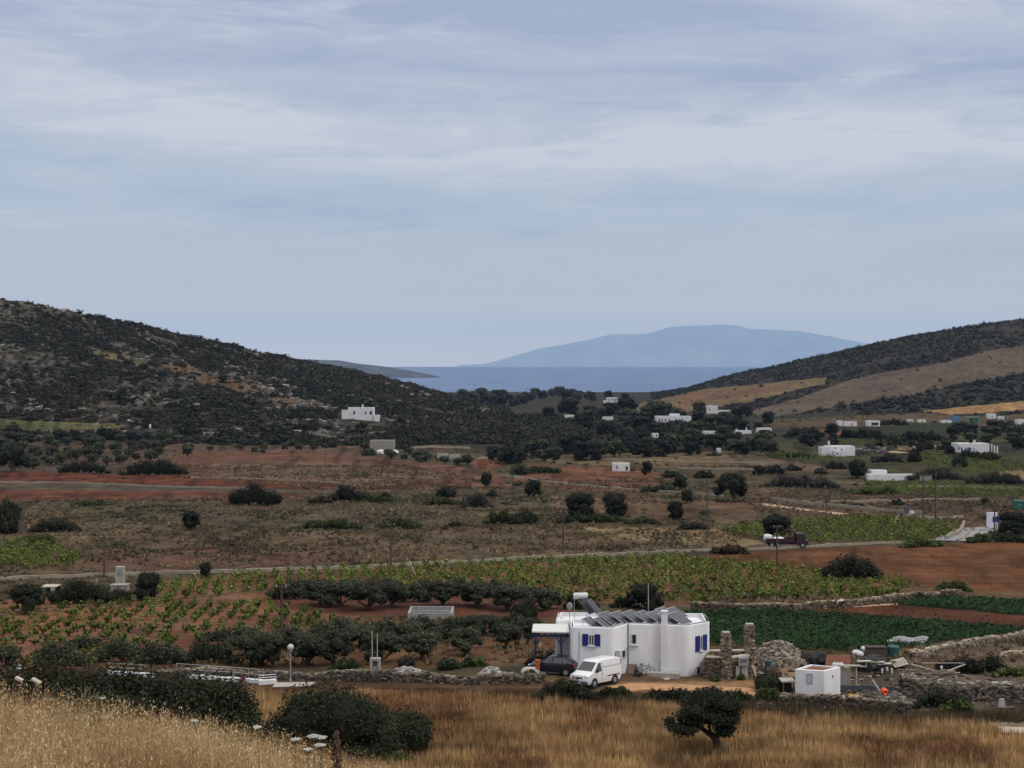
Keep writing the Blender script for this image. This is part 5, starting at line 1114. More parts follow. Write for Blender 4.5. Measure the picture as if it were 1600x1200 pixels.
# ---------------------------------------------------------------- the white house
def house_shell(name, foot, z0, z1, m, parent, inset=.32, drop=.32, bev=.13, vbev=.28):
    n = len(foot); P = [np.array(q, float) for q in foot]; inn = []
    for i in range(n):
        u = P[i] - P[i - 1]; u /= np.linalg.norm(u); w = P[(i + 1) % n] - P[i]; w /= np.linalg.norm(w); n1, n2 = np.array([-u[1], u[0]]), np.array([-w[1], w[0]])
        k = n1 + n2; k = k / max(np.dot(k, n1), .35); inn.append(P[i] + k * inset)
    bm = bmesh.new(); ring = lambda pts, z: [bm.verts.new((float(x), float(y), z)) for x, y in pts]
    bot, top, it, ib = ring(P, z0), ring(P, z1), ring(inn, z1), ring(inn, z1 - drop)
    bm.faces.new(bot[::-1]); bm.faces.new(ib)
    for i in range(n):
        j = (i + 1) % n
        for a, c in ((bot, top), (top, it), (it, ib)): bm.faces.new((a[i], a[j], c[j], c[i]))
    bmesh.ops.recalc_face_normals(bm, faces=bm.faces)
    bmesh.ops.bevel(bm, geom=[bm.edges.get((bot[i], top[i])) for i in range(n)] + [bm.edges.get((it[i], ib[i])) for i in range(n)], offset=vbev, segments=5, profile=.5, affect='EDGES', clamp_overlap=True)
    bm.normal_update(); ge = [q for q in bm.edges if all(abs(v.co.z - z1) < 1e-4 for v in q.verts) and any(abs(f.normal.z) < .3 and f.calc_center_median().z > (z0 + z1) / 2 - .8 and min(v.co.z for v in f.verts) < z0 + .01 for f in q.link_faces)]
    bmesh.ops.bevel(bm, geom=ge, offset=bev, segments=4, profile=.5, affect='EDGES', clamp_overlap=True)
    me = bpy.data.meshes.new(name); bm.to_mesh(me); bm.free(); me.materials.append(m)
    for p in me.polygons: p.use_smooth = True
    me.set_sharp_from_angle(angle=R(38))
    o = bpy.data.objects.new(name, me); COL.objects.link(o); o.parent = parent
    return o
class Face:
    def __init__(s, P, Q): s.P = np.array(P, float); d = np.array(Q, float) - s.P; s.len = np.linalg.norm(d); s.u = d / s.len; s.n = np.array([s.u[1], -s.u[0]])
    def s(s_, px, py):
        a = (px - 800) / F; z = float(zat(py, s_.P[1])); return (a * (s_.P[1] * cp - (z - CAMZ) * sp_) - s_.P[0]) / (s_.u[0] - a * s_.u[1] * cp)
    def z(s, px, py): t = s.s(px, py); return float(zat(py, s.P[1] + s.u[1] * t))
    def box(s, b, u0, u1, n0, n1, z0, z1, mi=0): b.obox((s.P[0], s.P[1], 0), s.u, s.n, (u0, u1), (n0, n1), (z0, z1), mi)
def window(fc, parent, px0, px1, py0, py1, shutter=None, sill=True, bars=1, sh_w=None):
    """frame, glass and shutters on a wall face, placed by their corners in the photograph"""
    u0, u1 = fc.s(px0, (py0 + py1) / 2), fc.s(px1, (py0 + py1) / 2); zt, zb = fc.z((px0 + px1) / 2, py0), fc.z((px0 + px1) / 2, py1); t = .07
    b = MB(); fc.box(b, u0, u0 + t, -.02, .05, zb, zt); fc.box(b, u1 - t, u1, -.02, .05, zb, zt); fc.box(b, u0 + t, u1 - t, -.02, .05, zt - t, zt); fc.box(b, u0 + t, u1 - t, -.02, .05, zb, zb + t)
    for k in range(bars): x = u0 + (u1 - u0) * (k + 1) / (bars + 1); fc.box(b, x - .035, x + .035, -.02, .045, zb + t, zt - t)
    w = b.build('window', M_frame, parent)
    b = MB(); fc.box(b, u0 + t * .5, u1 - t * .5, -.02, .012, zb + t * .5, zt - t * .5); b.build('pane', M_glass, w)
    if sill: b = MB(); fc.box(b, u0 - .12, u1 + .12, -.02, .12, zb - .09, zb - .005); b.build('sill', M_white, w)
    if shutter:
        sw = sh_w or (u1 - u0) * .62
        for a, c in ((u0 - sw - .02, u0 - .02), (u1 + .02, u1 + sw + .02)):
            b = MB(); fc.box(b, a, c, .015, .06, zb - .04, zt + .04)
            for k in range(9): zz = zb + (zt - zb) * (k + .5) / 9; fc.box(b, a + .06, c - .06, .061, .075, zz - .03, zz + .03)
            b.build('shutter', shutter, w)
    return w
def build_house():
    gD = g1(1075, 1057); d0 = gD[1] - 1.1; z0 = gD[2]; zt = z0 + 4.03
    X = lambda px, d: float(XA(px, d, z0 + 3))
    A2, A1 = (X(868, d0 + 3.4), d0 + 3.4), (X(891, d0 + 3.7), d0 + 3.7)
    A, B, C, D, E = (X(891, d0 + .55), d0 + .55), (X(958, d0), d0), (X(980, d0 + 1.9), d0 + 1.9), (X(1075, d0 + 1.1), d0 + 1.1), (X(1109, d0 + 3.0), d0 + 3.0)
    Fp, Gp = (X(1101, d0 + 6.8), d0 + 6.8), (X(872, d0 + 7.4), d0 + 7.4)
    e = empty('white_house', (0, 0, 0), 'white flat-roofed house with blue shutters and solar panels, beside the parked van', 'house')
    house_shell('wall', [A2, A1, A, B, C, D, E, Fp, Gp], z0 - .6, zt, M_white, e)
    f1, f2, f3, f4, f5 = Face(A, B), Face(B, C), Face(C, D), Face(D, E), Face(A2, A1)
    window(f1, e, 919.5, 928.5, 991.5, 1008.5, M_blue, sh_w=.46)
    window(f3, e, 986.5, 995, 990.5, 1007, None, bars=0)
    window(f4, e, 1093.3, 1097, 993.5, 1016, M_blue, sh_w=.55, bars=0)
    window(f4, e, 1088, 1094.5, 1041, 1054, None, bars=0, sill=False)
    # chimney breast
    u = f3.s(1038, 980); b = MB(); f3.box(b, u - .27, u + .27, -.3, .22, z0 - .3, zt + .02); f3.box(b, u - .23, u + .23, -.26, .18, zt + .02, zt + 1.0); b.build('chimney', M_white, e)
    b = MB(); f3.box(b, u - .27, u + .27, -.30, .22, zt + 1.0, zt + 1.09); b.build('chimney_cap', M_white, e)
    # pipes, meter box, air conditioner
    b = MB(); q = f3.P + f3.u * .10 + f3.n * .10; b.tube([[q[0], q[1], z0 + .1], [q[0], q[1], zt + .12]], .05, 8); b.build('downpipe', mat('grey_pipe', (.22, .22, .25), rough=.6), e)
    b = MB(); s_ = f1.s(905, 1010); q = f1.P + f1.u * s_ + f1.n * .02; b.tube([[q[0], q[1], f1.z(905, 1030)], [q[0], q[1], f1.z(905, 985)]], .025, 6); b.build('conduit', M_steel, e)
    u0, u1 = f2.s(961, 1020), f2.s(971, 1020); za, zb = f2.z(965, 1015), f2.z(965, 1028)
    b = MB(); f2.box(b, u0, u1, .08, .42, zb, za); ac = b.build('air_conditioner', M_frame, e)
    b = MB(); cx = (u0 + u1) / 2 + .1; f2.box(b, cx - .2, cx + .25, .42, .435, zb + .08, za - .08); b.build('fan_grille', M_dark, ac)
    b = MB(); f2.box(b, u0 + .1, u0 + .16, 0, .42, zb - .06, zb - .01); f2.box(b, u1 - .16, u1 - .1, 0, .42, zb - .06, zb - .01); b.build('bracket', M_steel, ac)
    b = MB(); f2.box(b, f2.s(973, 1020), f2.s(977, 1020), 0, .14, f2.z(975, 1026), f2.z(975, 1013)); b.build('meter_box', M_cement, e)
    # aerial
    p = (X(1013, d0 + 5.2), d0 + 5.2); b = MB(); b.tube([[p[0], p[1], zt - .4], [p[0], p[1], float(zat(912, d0 + 5.2))]], .035, 6); b.build('aerial', M_steel, e)
    # porch
    zc = f5.z(880, 979); pf = d0 + .9; xl, xr = X(831, pf), X(889, pf)
    bk = d0 + 3.6; b = MB()
    b.add([[xl, pf, zc], [xr + .05, pf, zc - .05], [xr + .05, bk, zc + .10], [xl + .15, bk, zc + .12], [xl, pf, zc + .10], [xr + .05, pf, zc + .05], [xr + .05, bk, zc + .20], [xl + .15, bk, zc + .22]], BOXF)
    b.build('porch_roof', M_tan_canvas, e)
    b = MB(); zf = z0 + .05
    for i in range(7): t = i / 6; x = xl + .1 + (xr - xl - .2) * t; b.add([[x - .04, pf + .02, zc - .20], [x + .04, pf + .02, zc - .20], [x + .04, bk, zc - .05], [x - .04, bk, zc - .05], [x - .04, pf + .02, zc - .05], [x + .04, pf + .02, zc - .05], [x + .04, bk, zc + .085], [x - .04, bk, zc + .085]], BOXF)
    b.box(((xl + xr) / 2, pf + .12, zc - .28), (xr - xl, .12, .18)); b.build('porch_beam', M_navy, e)
    for px in (837, 877):
        x = X(px, pf + .12); b = MB(); b.box((x, pf + .12, (zf - .3 + zc - .37) / 2), (.15, .15, zc - .37 - zf + .3))
        b.add([[x - .5, pf + .10, zc - .38], [x - .42, pf + .10, zc - .38], [x - .42, pf + .16, zc - .38], [x - .5, pf + .16, zc - .38], [x - .04, pf + .1, zc - .95], [x + .04, pf + .1, zc - .95], [x + .04, pf + .16, zc - .95], [x - .04, pf + .16, zc - .95]], BOXF)
        b.add([[x + .42, pf + .10, zc - .38], [x + .5, pf + .10, zc - .38], [x + .5, pf + .16, zc - .38], [x + .42, pf + .16, zc - .38], [x - .04, pf + .1, zc - .95], [x + .04, pf + .1, zc - .95], [x + .04, pf + .16, zc - .95], [x - .04, pf + .16, zc - .95]], BOXF)
        b.build('porch_post', M_navy, e)
    b = MB(); b.box(((xl + xr) / 2 + .4, (pf + bk) / 2, z0 - .1), (xr - xl + .2, bk - pf, .5)); b.build('porch_floor', M_cement, e)
    tb = empty('garden_table', (X(880, d0 + 3.2), d0 + 3.2, z0 + .15), 'dark table under the white porch canopy', 'table'); b = MB(); b.box((0, 0, .72), (1.5, .8, .06)); b.build('table_top', M_wood, tb)
    for sx in (-.65, .65):
        for sy in (-.3, .3): b = MB(); b.box((sx, sy, .345), (.07, .07, .69)); b.build('leg', M_wood, tb)
    # slab and steps before the wall
    b = MB(); q0, q1 = g1(972, 1068), g1(1030, 1066); b.add([[q0[0], q0[1] - .4, z0 + .02], [q1[0], q1[1] - .2, z0 + .02], [D[0] - 1, D[1] - .1, z0 + .04], [C[0] - .4, C[1] + .1, z0 + .04]] + [[q0[0], q0[1] - .4, z0 - .5], [q1[0], q1[1] - .2, z0 - .5], [D[0] - 1, D[1] - .1, z0 - .5], [C[0] - .4, C[1] + .1, z0 - .5]], [np.array([[0, 1, 2, 3], [4, 7, 6, 5], [0, 4, 5, 1], [1, 5, 6, 2], [2, 6, 7, 3], [3, 7, 4, 0]])])
    b.build('doorstep', M_cement, e)
    b = MB(); f3.box(b, f3.s(1012, 1050), f3.s(1062, 1050), .05, .95, z0, z0 + .38); b.build('stone_bench', M_cement, e)
    # roof equipment
    fl = zt - .32
    def panel(name, lab, top_c, along, down, wid, ln, tilt, group=None, n=1):
        """tilted collector: top edge centre, direction along the top edge, plan direction of the fall"""
        al = np.array([math.cos(along), math.sin(along), 0]); dn = np.array([math.cos(down) * math.cos(tilt), math.sin(down) * math.cos(tilt), -math.sin(tilt)]); nr = np.cross(al, dn); nr *= np.sign(nr[2]); t = np.array(top_c, float)
        en = empty(name, (t[0], t[1], fl), lab, 'solar panel', group); off = np.array([t[0], t[1], fl])
        def slab(b, a0, a1, d0_, d1_, n0, n1):
            p = [t - off + al * a + dn * dd + nr * nn for nn in (n0, n1) for a, dd in ((a0, d0_), (a1, d0_), (a1, d1_), (a0, d1_))]; b.add(np.array(p), BOXF)
        b = MB(); slab(b, -wid / 2 + .03, wid / 2 - .03, .03, ln - .03, -.03, .022); b.build('cells', M_pv, en)
        b = MB(); slab(b, -wid / 2, -wid / 2 + .05, 0, ln, -.04, .03); slab(b, wid / 2 - .05, wid / 2, 0, ln, -.04, .03); slab(b, -wid / 2 + .05, wid / 2 - .05, 0, .05, -.04, .03); slab(b, -wid / 2 + .05, wid / 2 - .05, ln - .05, ln, -.04, .03)
        for k in range(1, n): x = -wid / 2 + wid * k / n; slab(b, x - .025, x + .025, .05, ln - .05, .0225, .03)
        b.build('frame', M_steel, en)
        for sgn in (-1, 1):
            for dd in (.08, ln - .08):
                q = t - off + al * sgn * (wid / 2 - .06) + dn * dd; b = MB(); b.tube([[q[0], q[1], 0], [q[0], q[1], q[2] - .03]], .025, 6); b.build('leg', M_steel, en)
        return en
    def rp(px, d): return X(px, d), d
    DN = R(-33); AL = R(57)
    k = 0
    for i, (px, d) in enumerate(((941, d0 + 3.0), (960, d0 + 3.3), (979, d0 + 3.6), (998, d0 + 3.5), (1017, d0 + 3.3), (1034, d0 + 3.1), (1050, d0 + 2.9))):
        x, y = rp(px, d); panel('solar_array', ['first solar panel of the main roof row, next to the water heater', 'second solar panel of the main roof row from the water heater', 'third solar panel of the main roof row from the water heater', 'middle solar panel of the main roof row, left of the aerial', 'solar panel of the main roof row right below the aerial', 'solar panel of the main roof row behind the chimney', 'last solar panel of the main roof row, right of the chimney'][i], (x, y, fl + 1.0), AL, DN, 1.7, 1.6, R(28), 'solar panels of the main roof row', 3)
    for i, (px, d) in enumerate(((915, d0 + 1.9), (934, d0 + 2.0))):
        x, y = rp(px, d); panel('solar_array', ['solar panel at the front roof corner above the blue-shuttered window, left of two', 'solar panel at the front roof corner above the air conditioner, right of two'][i], (x, y, fl + .8), AL, DN, 1.3, 1.35, R(30), 'solar panels at the front roof corner', 2)
    for i, (px, d) in enumerate(((1030, d0 + 5.2), (1046, d0 + 5.3))):
        x, y = rp(px, d); panel('solar_array', ['solar panel in the back roof row just right of the aerial', 'solar panel at the far end of the back roof row'][i], (x, y, fl + 1.0), AL, DN, 1.6, 1.5, R(28), 'solar panels in the back roof row', 3)
    x, y = rp(907, d0 + 4.6); zz = float(zat(931, y)); en = empty('solar_water_heater', (x, y, fl), 'solar water heater with white horizontal tank and sloping collector on the roof', 'water heater')
    b = MB(); b.tube([[-.58, -.05, zz - fl], [-.52, -.05, zz - fl], [.52, .05, zz - fl], [.58, .05, zz - fl]], [.20, .26, .26, .20], 14); b.build('tank', M_frame, en, smooth=True)
    dn = np.array([.62, -.35, -.70]) * 1.0; al = np.array([.49, .87, 0]) * .5; t = np.array([.0, .0, zz - fl - .28]); nr = np.cross(al, dn); nr /= np.linalg.norm(nr); nr *= np.sign(nr[2])
    for q in (-1, 1): b = MB(); c = t + np.array([.30, 0, 0]) * (q + 1) ; b.add([c - al - nr * .04, c + al - nr * .04, c + al + dn * 1.5 - nr * .04, c - al + dn * 1.5 - nr * .04, c - al + nr * .04, c + al + nr * .04, c + al + dn * 1.5 + nr * .04, c - al + dn * 1.5 + nr * .04], BOXF); b.build('collector', M_pv, en)
    for sx in (-.5, .5): b = MB(); b.tube([[sx, .1, 0], [sx, .08, zz - fl - .1]], .03, 6); b.build('leg', M_steel, en)
    x, y = rp(890, d0 + 5.6); zz = float(zat(947, y)); b = MB(); b.tube([[0, 0, 0], [0, 0, zz - fl]], .03, 6); b.ell((0, -.1, zz - fl), (.26, .08, .34)); o = b.build('satellite_dish', M_grey, loc=(x, y, fl), smooth=True); tag(o, 'small pale dish standing behind the solar water heater', 'dish')
    # things leaning on the house wall
    s_ = f3.s(990, 1050); q = f3.P + f3.u * f3.s(988.5, 1045) + f3.n * .1
    b = MB(); a = math.atan2(f3.u[1], f3.u[0]); b.box((0, -.22, .40), (.72, .06, .86), tilt=Matrix.Rotation(R(-24), 3, 'X')); o = b.build('stone_slab', M_wood, loc=(q[0], q[1], z0 + .05)); o.rotation_euler = (0, 0, a); tag(o, 'brown slab leaning against the white wall beside the downpipe', 'slab')
    q = f3.P + f3.u * f3.s(1007, 1050) + f3.n * .25; en = empty('bicycle', (q[0], q[1], z0 + .04), 'dark bicycle leaning on the white wall under the small window', 'bicycle', rz=a)
    for i, xx in enumerate((-.55, .50)):
        b = MB(); ang = np.linspace(0, 2 * np.pi, 25); b.tube([[xx + .33 * math.cos(t), 0, .33 + .33 * math.sin(t)] for t in ang], .022, 6, cap=False)
        for t in ang[::3]: b.tube([[xx, 0, .33], [xx + .32 * math.cos(t), 0, .33 + .32 * math.sin(t)]], .004, 3)
        b.build('wheel', M_tyre, en)
    b = MB()
    for p_, q_ in (((-.55, .33), (-.12, .30)), ((-.55, .33), (-.20, .78)), ((-.12, .30), (-.22, .82)), ((-.12, .30), (.36, .76)), ((-.20, .74), (.36, .78)), ((.36, .90), (.50, .33))): b.tube([[p_[0], 0, p_[1]], [q_[0], 0, q_[1]]], .02, 6)
    b.build('frame', M_black, en); b = MB(); b.box((-.23, 0, .86), (.26, .12, .06)); b.build('saddle', M_black, en); b = MB(); b.tube([[.36, -.26, .95], [.36, 0, .92], [.36, .26, .95]], .016, 6); b.build('handlebar', M_black, en)
    q0 = f3.P + f3.u * f3.s(1029, 1040) + f3.n * .5; q1 = f3.P + f3.u * f3.s(1034, 1025) + f3.n * .06; b = MB(); b.tube([[q0[0], q0[1], z0 + .05], [q1[0], q1[1], z0 + 1.7]], .02, 6); tag(b.build('stick', M_wood), 'thin stick leaning against the white wall beside the chimney breast', 'stick')
    b = MB(); p = g1(996, 1056); b.ell((0, 0, .16), (.36, .26, .24), jit=.25, seed=4, flat=0); b.ell((-.1, .1, .4), (.18, .16, .3), jit=.2, seed=5); tag(b.build('black_bundle', M_black, loc=(p[0], p[1] - .2, p[2])), 'black bundle lying on the ground in front of the bicycle', 'bundle')
    return z0, d0
HZ, HD = build_house()

# ---------------------------------------------------------------- vehicles
def loft(b, secs, mi=0):
    """car shell: sections along the length (x, sill z, belt z, top z, half widths at sill, belt, top)"""
    R_ = []
    for (x, zb, zl, zt, wb, wl, wt) in secs: R_.append([(x, -wb, zb), (x, -wl, zb + (zl - zb) * .35), (x, -wl, zl), (x, -wt, zt - .05), (x, -wt + .12, zt), (x, wt - .12, zt), (x, wt, zt - .05), (x, wl, zl), (x, wl, zb + (zl - zb) * .35), (x, wb, zb)])
    V = np.array(R_).reshape(-1, 3); n = len(secs); k = 10; i = np.arange(k); j = (i + 1) % k
    b.add(V, [np.concatenate([np.stack([s * k + i, s * k + j, (s + 1) * k + j, (s + 1) * k + i], 1) for s in range(n - 1)]), np.arange(k)[None], (np.arange(k)[::-1] + (n - 1) * k)[None]], mi)
def sheet(b, pts, t=.012):
    p = np.array(pts, float); n = np.cross(p[1] - p[0], p[2] - p[0]); n /= np.linalg.norm(n); c = p.mean(0)
    if np.dot(n, c - np.array([c[0] * .5, 0, .6])) < 0: n = -n
    b.add(np.concatenate([p - n * t, p + n * t]), [np.array([[0, 1, 2, 3], [4, 7, 6, 5], [0, 4, 5, 1], [1, 5, 6, 2], [2, 6, 7, 3], [3, 7, 4, 0]])])
def wheel(parent, x, y, r, w=.19):
    b = MB(); b.tube([[x, y - w / 2, r], [x, y - w * .35, r], [x, y + w * .35, r], [x, y + w / 2, r]], [r * .9, r, r, r * .9], 20); o = b.build('wheel', M_tyre, parent, smooth=False); b = MB(); s = 1 if y > 0 else -1
    b.tube([[x, y + s * w * .4, r], [x, y + s * (w * .5 + .012), r]], [r * .62, r * .55], 14); b.build('rim', M_rim, o)
def build_vehicles():
    # white van, three-quarter view, nose towards the viewer
    p = g1(932, 1073); e = empty('white_van', (p[0], p[1] + .6, p[2] + .02), 'white panel van parked nose-out in front of the white house', 'van', rz=R(232))
    b = MB(); loft(b, [(2.28, .34, .62, .66, .66, .76, .70), (2.2, .30, .90, .96, .72, .82, .74), (1.62, .28, 1.08, 1.16, .76, .84, .74), (1.56, .28, 1.08, 1.2, .76, .84, .74), (.80, .28, 1.08, 1.86, .76, .84, .70), (.45, .28, 1.08, 1.95, .76, .84, .70), (-1.8, .28, 1.08, 1.97, .76, .84, .71), (-2.14, .30, 1.08, 1.90, .76, .83, .70), (-2.22, .36, 1.0, 1.75, .74, .81, .68)])
    bo = b.build('body', M_paint_white, e, smooth=True); bo.data.set_sharp_from_angle(angle=R(32))
    b = MB(); sheet(b, [(1.54, -.66, 1.22), (1.54, .66, 1.22), (.86, .62, 1.80), (.86, -.62, 1.80)]); b.build('windscreen', M_glass, e)
    for s in (-1, 1):
        b = MB(); sheet(b, [(1.28, s * .828, 1.14), (.50, s * .842, 1.14), (.50, s * .735, 1.78), (.80, s * .742, 1.72)]); b.build('side_window', M_glass, e)
        b = MB(); b.box((-1.1, s * .842, .72), (1.6, .03, .07)); b.build('rubbing_strip', M_black, e)
        b = MB(); b.box((.40, s * .845, .95), (.14, .03, .05)); b.build('door_handle', M_black, e)
        b = MB(); b.box((.42, s * .838, 1.1), (.016, .014, 1.3)); b.box((-1.0, s * .838, 1.45), (2.6, .014, .016)); b.build('door_seam', M_tyre, e)
        b = MB(); b.box((2.19, s * .60, .80), (.10, .26, .16)); b.build('headlight', M_headlight, e)
        b = MB(); b.box((1.15, s * .93, 1.22), (.10, .16, .22)); b.build('wing_mirror', M_black, e)
        b = MB(); b.box((-2.20, s * .74, .95), (.07, .12, .40)); b.build('tail_light', M_taillight, e)
        for x in (1.38, -1.30):
            wheel(e, x, s * .75, .32); b = MB(); b.tube([[x, s * .835, .34], [x, s * .846, .34]], .40, 18); b.build('wheel_arch', M_dark, e)
    b = MB(); b.box((2.24, 0, .42), (.16, 1.56, .22)); b.build('front_bumper', mat('grey_bumper', (.06, .06, .062), rough=.6), e); b = MB(); b.box((-2.22, 0, .42), (.14, 1.56, .20)); b.build('rear_bumper', M_black, e)
    b = MB(); b.box((2.25, 0, .76), (.04, .66, .12)); b.build('grille', M_dark, e); b = MB(); b.box((2.335, 0, .42), (.02, .46, .11)); b.build('number_plate', M_frame, e)
    e.rotation_euler = (R(2), R(-3.0), R(232))
    # dark hatchback
    p = g1(866, 1056); e = empty('dark_hatchback', (p[0], p[1] + .9, p[2]), 'black hatchback parked nose-left beside the white van', 'car', rz=R(160))
    b = MB(); loft(b, [(1.98, .34, .52, .56, .62, .72, .62), (1.86, .26, .66, .70, .70, .80, .66), (1.05, .24, .86, .93, .74, .84, .70), (.95, .24, .87, .98, .74, .84, .70), (.28, .24, .90, 1.38, .74, .84, .60), (-.2, .24, .92, 1.46, .74, .84, .60), (-1.05, .24, .96, 1.42, .74, .84, .60), (-1.62, .26, 1.0, 1.14, .73, .82, .64), (-1.86, .30, .92, .99, .70, .79, .66), (-1.94, .36, .80, .86, .66, .75, .64)])
    bo = b.build('body', M_paint_dark, e, smooth=True); bo.data.set_sharp_from_angle(angle=R(32))
    b = MB(); sheet(b, [(.96, -.62, 1.01), (.96, .62, 1.01), (.34, .54, 1.36), (.34, -.54, 1.36)]); b.build('windscreen', M_glass, e); b = MB(); sheet(b, [(-1.58, -.58, 1.18), (-1.58, .58, 1.18), (-1.12, .54, 1.40), (-1.12, -.54, 1.40)]); b.build('rear_window', M_glass, e)
    for s in (-1, 1):
        for k, q in enumerate(([(.78, s * .832, .96), (-.10, s * .842, .98), (-.10, s * .655, 1.40), (.26, s * .665, 1.34)], [(-.18, s * .842, .98), (-.92, s * .84, 1.0), (-.92, s * .66, 1.37), (-.18, s * .655, 1.40)], [(-1.0, s * .838, 1.02), (-1.40, s * .82, 1.03), (-1.18, s * .67, 1.30), (-1.0, s * .66, 1.36)])): b = MB(); sheet(b, q); b.build('side_window', mat('tinted_glass', (.05, .055, .065), rough=.1, spec=.6) if (s, k) == (-1, 0) else bpy.data.materials['tinted_glass'], e)
        b = MB(); b.box((-1.80, s * .68, .86), (.22, .20, .24)); b.build('tail_light', M_taillight, e); b = MB(); b.box((1.82, s * .60, .64), (.16, .26, .14)); b.build('headlight', M_headlight, e); b = MB(); b.box((.70, s * .90, .98), (.12, .16, .12)); b.build('wing_mirror', M_paint_dark, e)
        for x in (1.22, -1.22): wheel(e, x, s * .74, .30)
    b = MB(); b.box((-1.95, 0, .62), (.02, .48, .11)); b.build('number_plate', M_frame, e)
    # lorry on the far road
    p = g1(1228, 857.5); k = p[1] / F; e = empty('lorry', (p[0], p[1] + 1, p[2] + .1), 'maroon flatbed lorry with a loading crane, parked on the road by the vineyard', 'lorry', rz=R(-4))
    b = MB(); b.box((.2, 0, .72), (6.4, .9, .25)); b.build('chassis', M_dark, e)
    b = MB(); b.box((-.85, 0, 1.0), (4.6, 2.2, .18)); b.box((-.85, -1.09, 1.32), (4.6, .06, .46)); b.box((-.85, 1.09, 1.32), (4.6, .06, .46)); b.box((1.44, 0, 1.5), (.08, 2.2, .9)); b.build('flatbed', M_cab, e)
    b = MB(); b.add([[1.75, -1.08, .55], [3.45, -1.08, .55], [3.45, 1.08, .55], [1.75, 1.08, .55], [1.75, -1.02, 2.35], [2.95, -1.02, 2.35], [2.95, 1.02, 2.35], [1.75, 1.02, 2.35]], BOXF); b.box((3.42, 0, .9), (.5, 2.1, .7)); b.build('cab', M_cab, e)
    b = MB(); sheet(b, [(3.30, -.9, 1.45), (3.30, .9, 1.45), (3.02, .9, 2.2), (3.02, -.9, 2.2)]); b.build('windscreen', M_glass, e)
    for s in (-1, 1): b = MB(); b.box((2.5, s * 1.07, 1.75), (.8, .03, .6)); b.build('side_window', M_glass, e); b = MB(); b.box((3.68, s * .8, .85), (.05, .3, .22)); b.build('headlight', M_headlight, e)
    for x in (2.75, -1.2, -2.2):
        for s in (-1, 1): wheel(e, x, s * .98, .46, .28)
    b = MB(); b.tube([[1.58, 0, 1.0], [1.58, 0, 2.5]], .16, 8); b.tube([[1.58, 0, 2.45], [.5, 0, 2.95], [-.6, 0, 2.35]], [.13, .12, .09], 8); b.build('crane', M_cab, e)
    for i, (x, y, sx, lab) in enumerate(((-2.75, 0, 1.35, 'bulging white bulk bag at the tail of the maroon lorry'), (-1.0, 0, 1.7, 'flat white bulk bag in the middle of the maroon lorry bed'))):
        b = MB(); hgt = (1.05, .62)[i]; v, f = ICO[3]; q = np.sign(v) * np.abs(v) ** .55; b.add(q * np.array([sx * .5, .85, hgt * .5]) * (1 + .05 * np.sin(v[:, :1] * 9 + v[:, 1:2] * 7)) + np.array([0, 0, hgt * .5]), f)
        tag(b.build('bulk_bag', M_sack, loc=(p[0] + x, p[1] + 1 + y + .2, p[2] + 1.16), smooth=True), lab, 'bag')
build_vehicles()
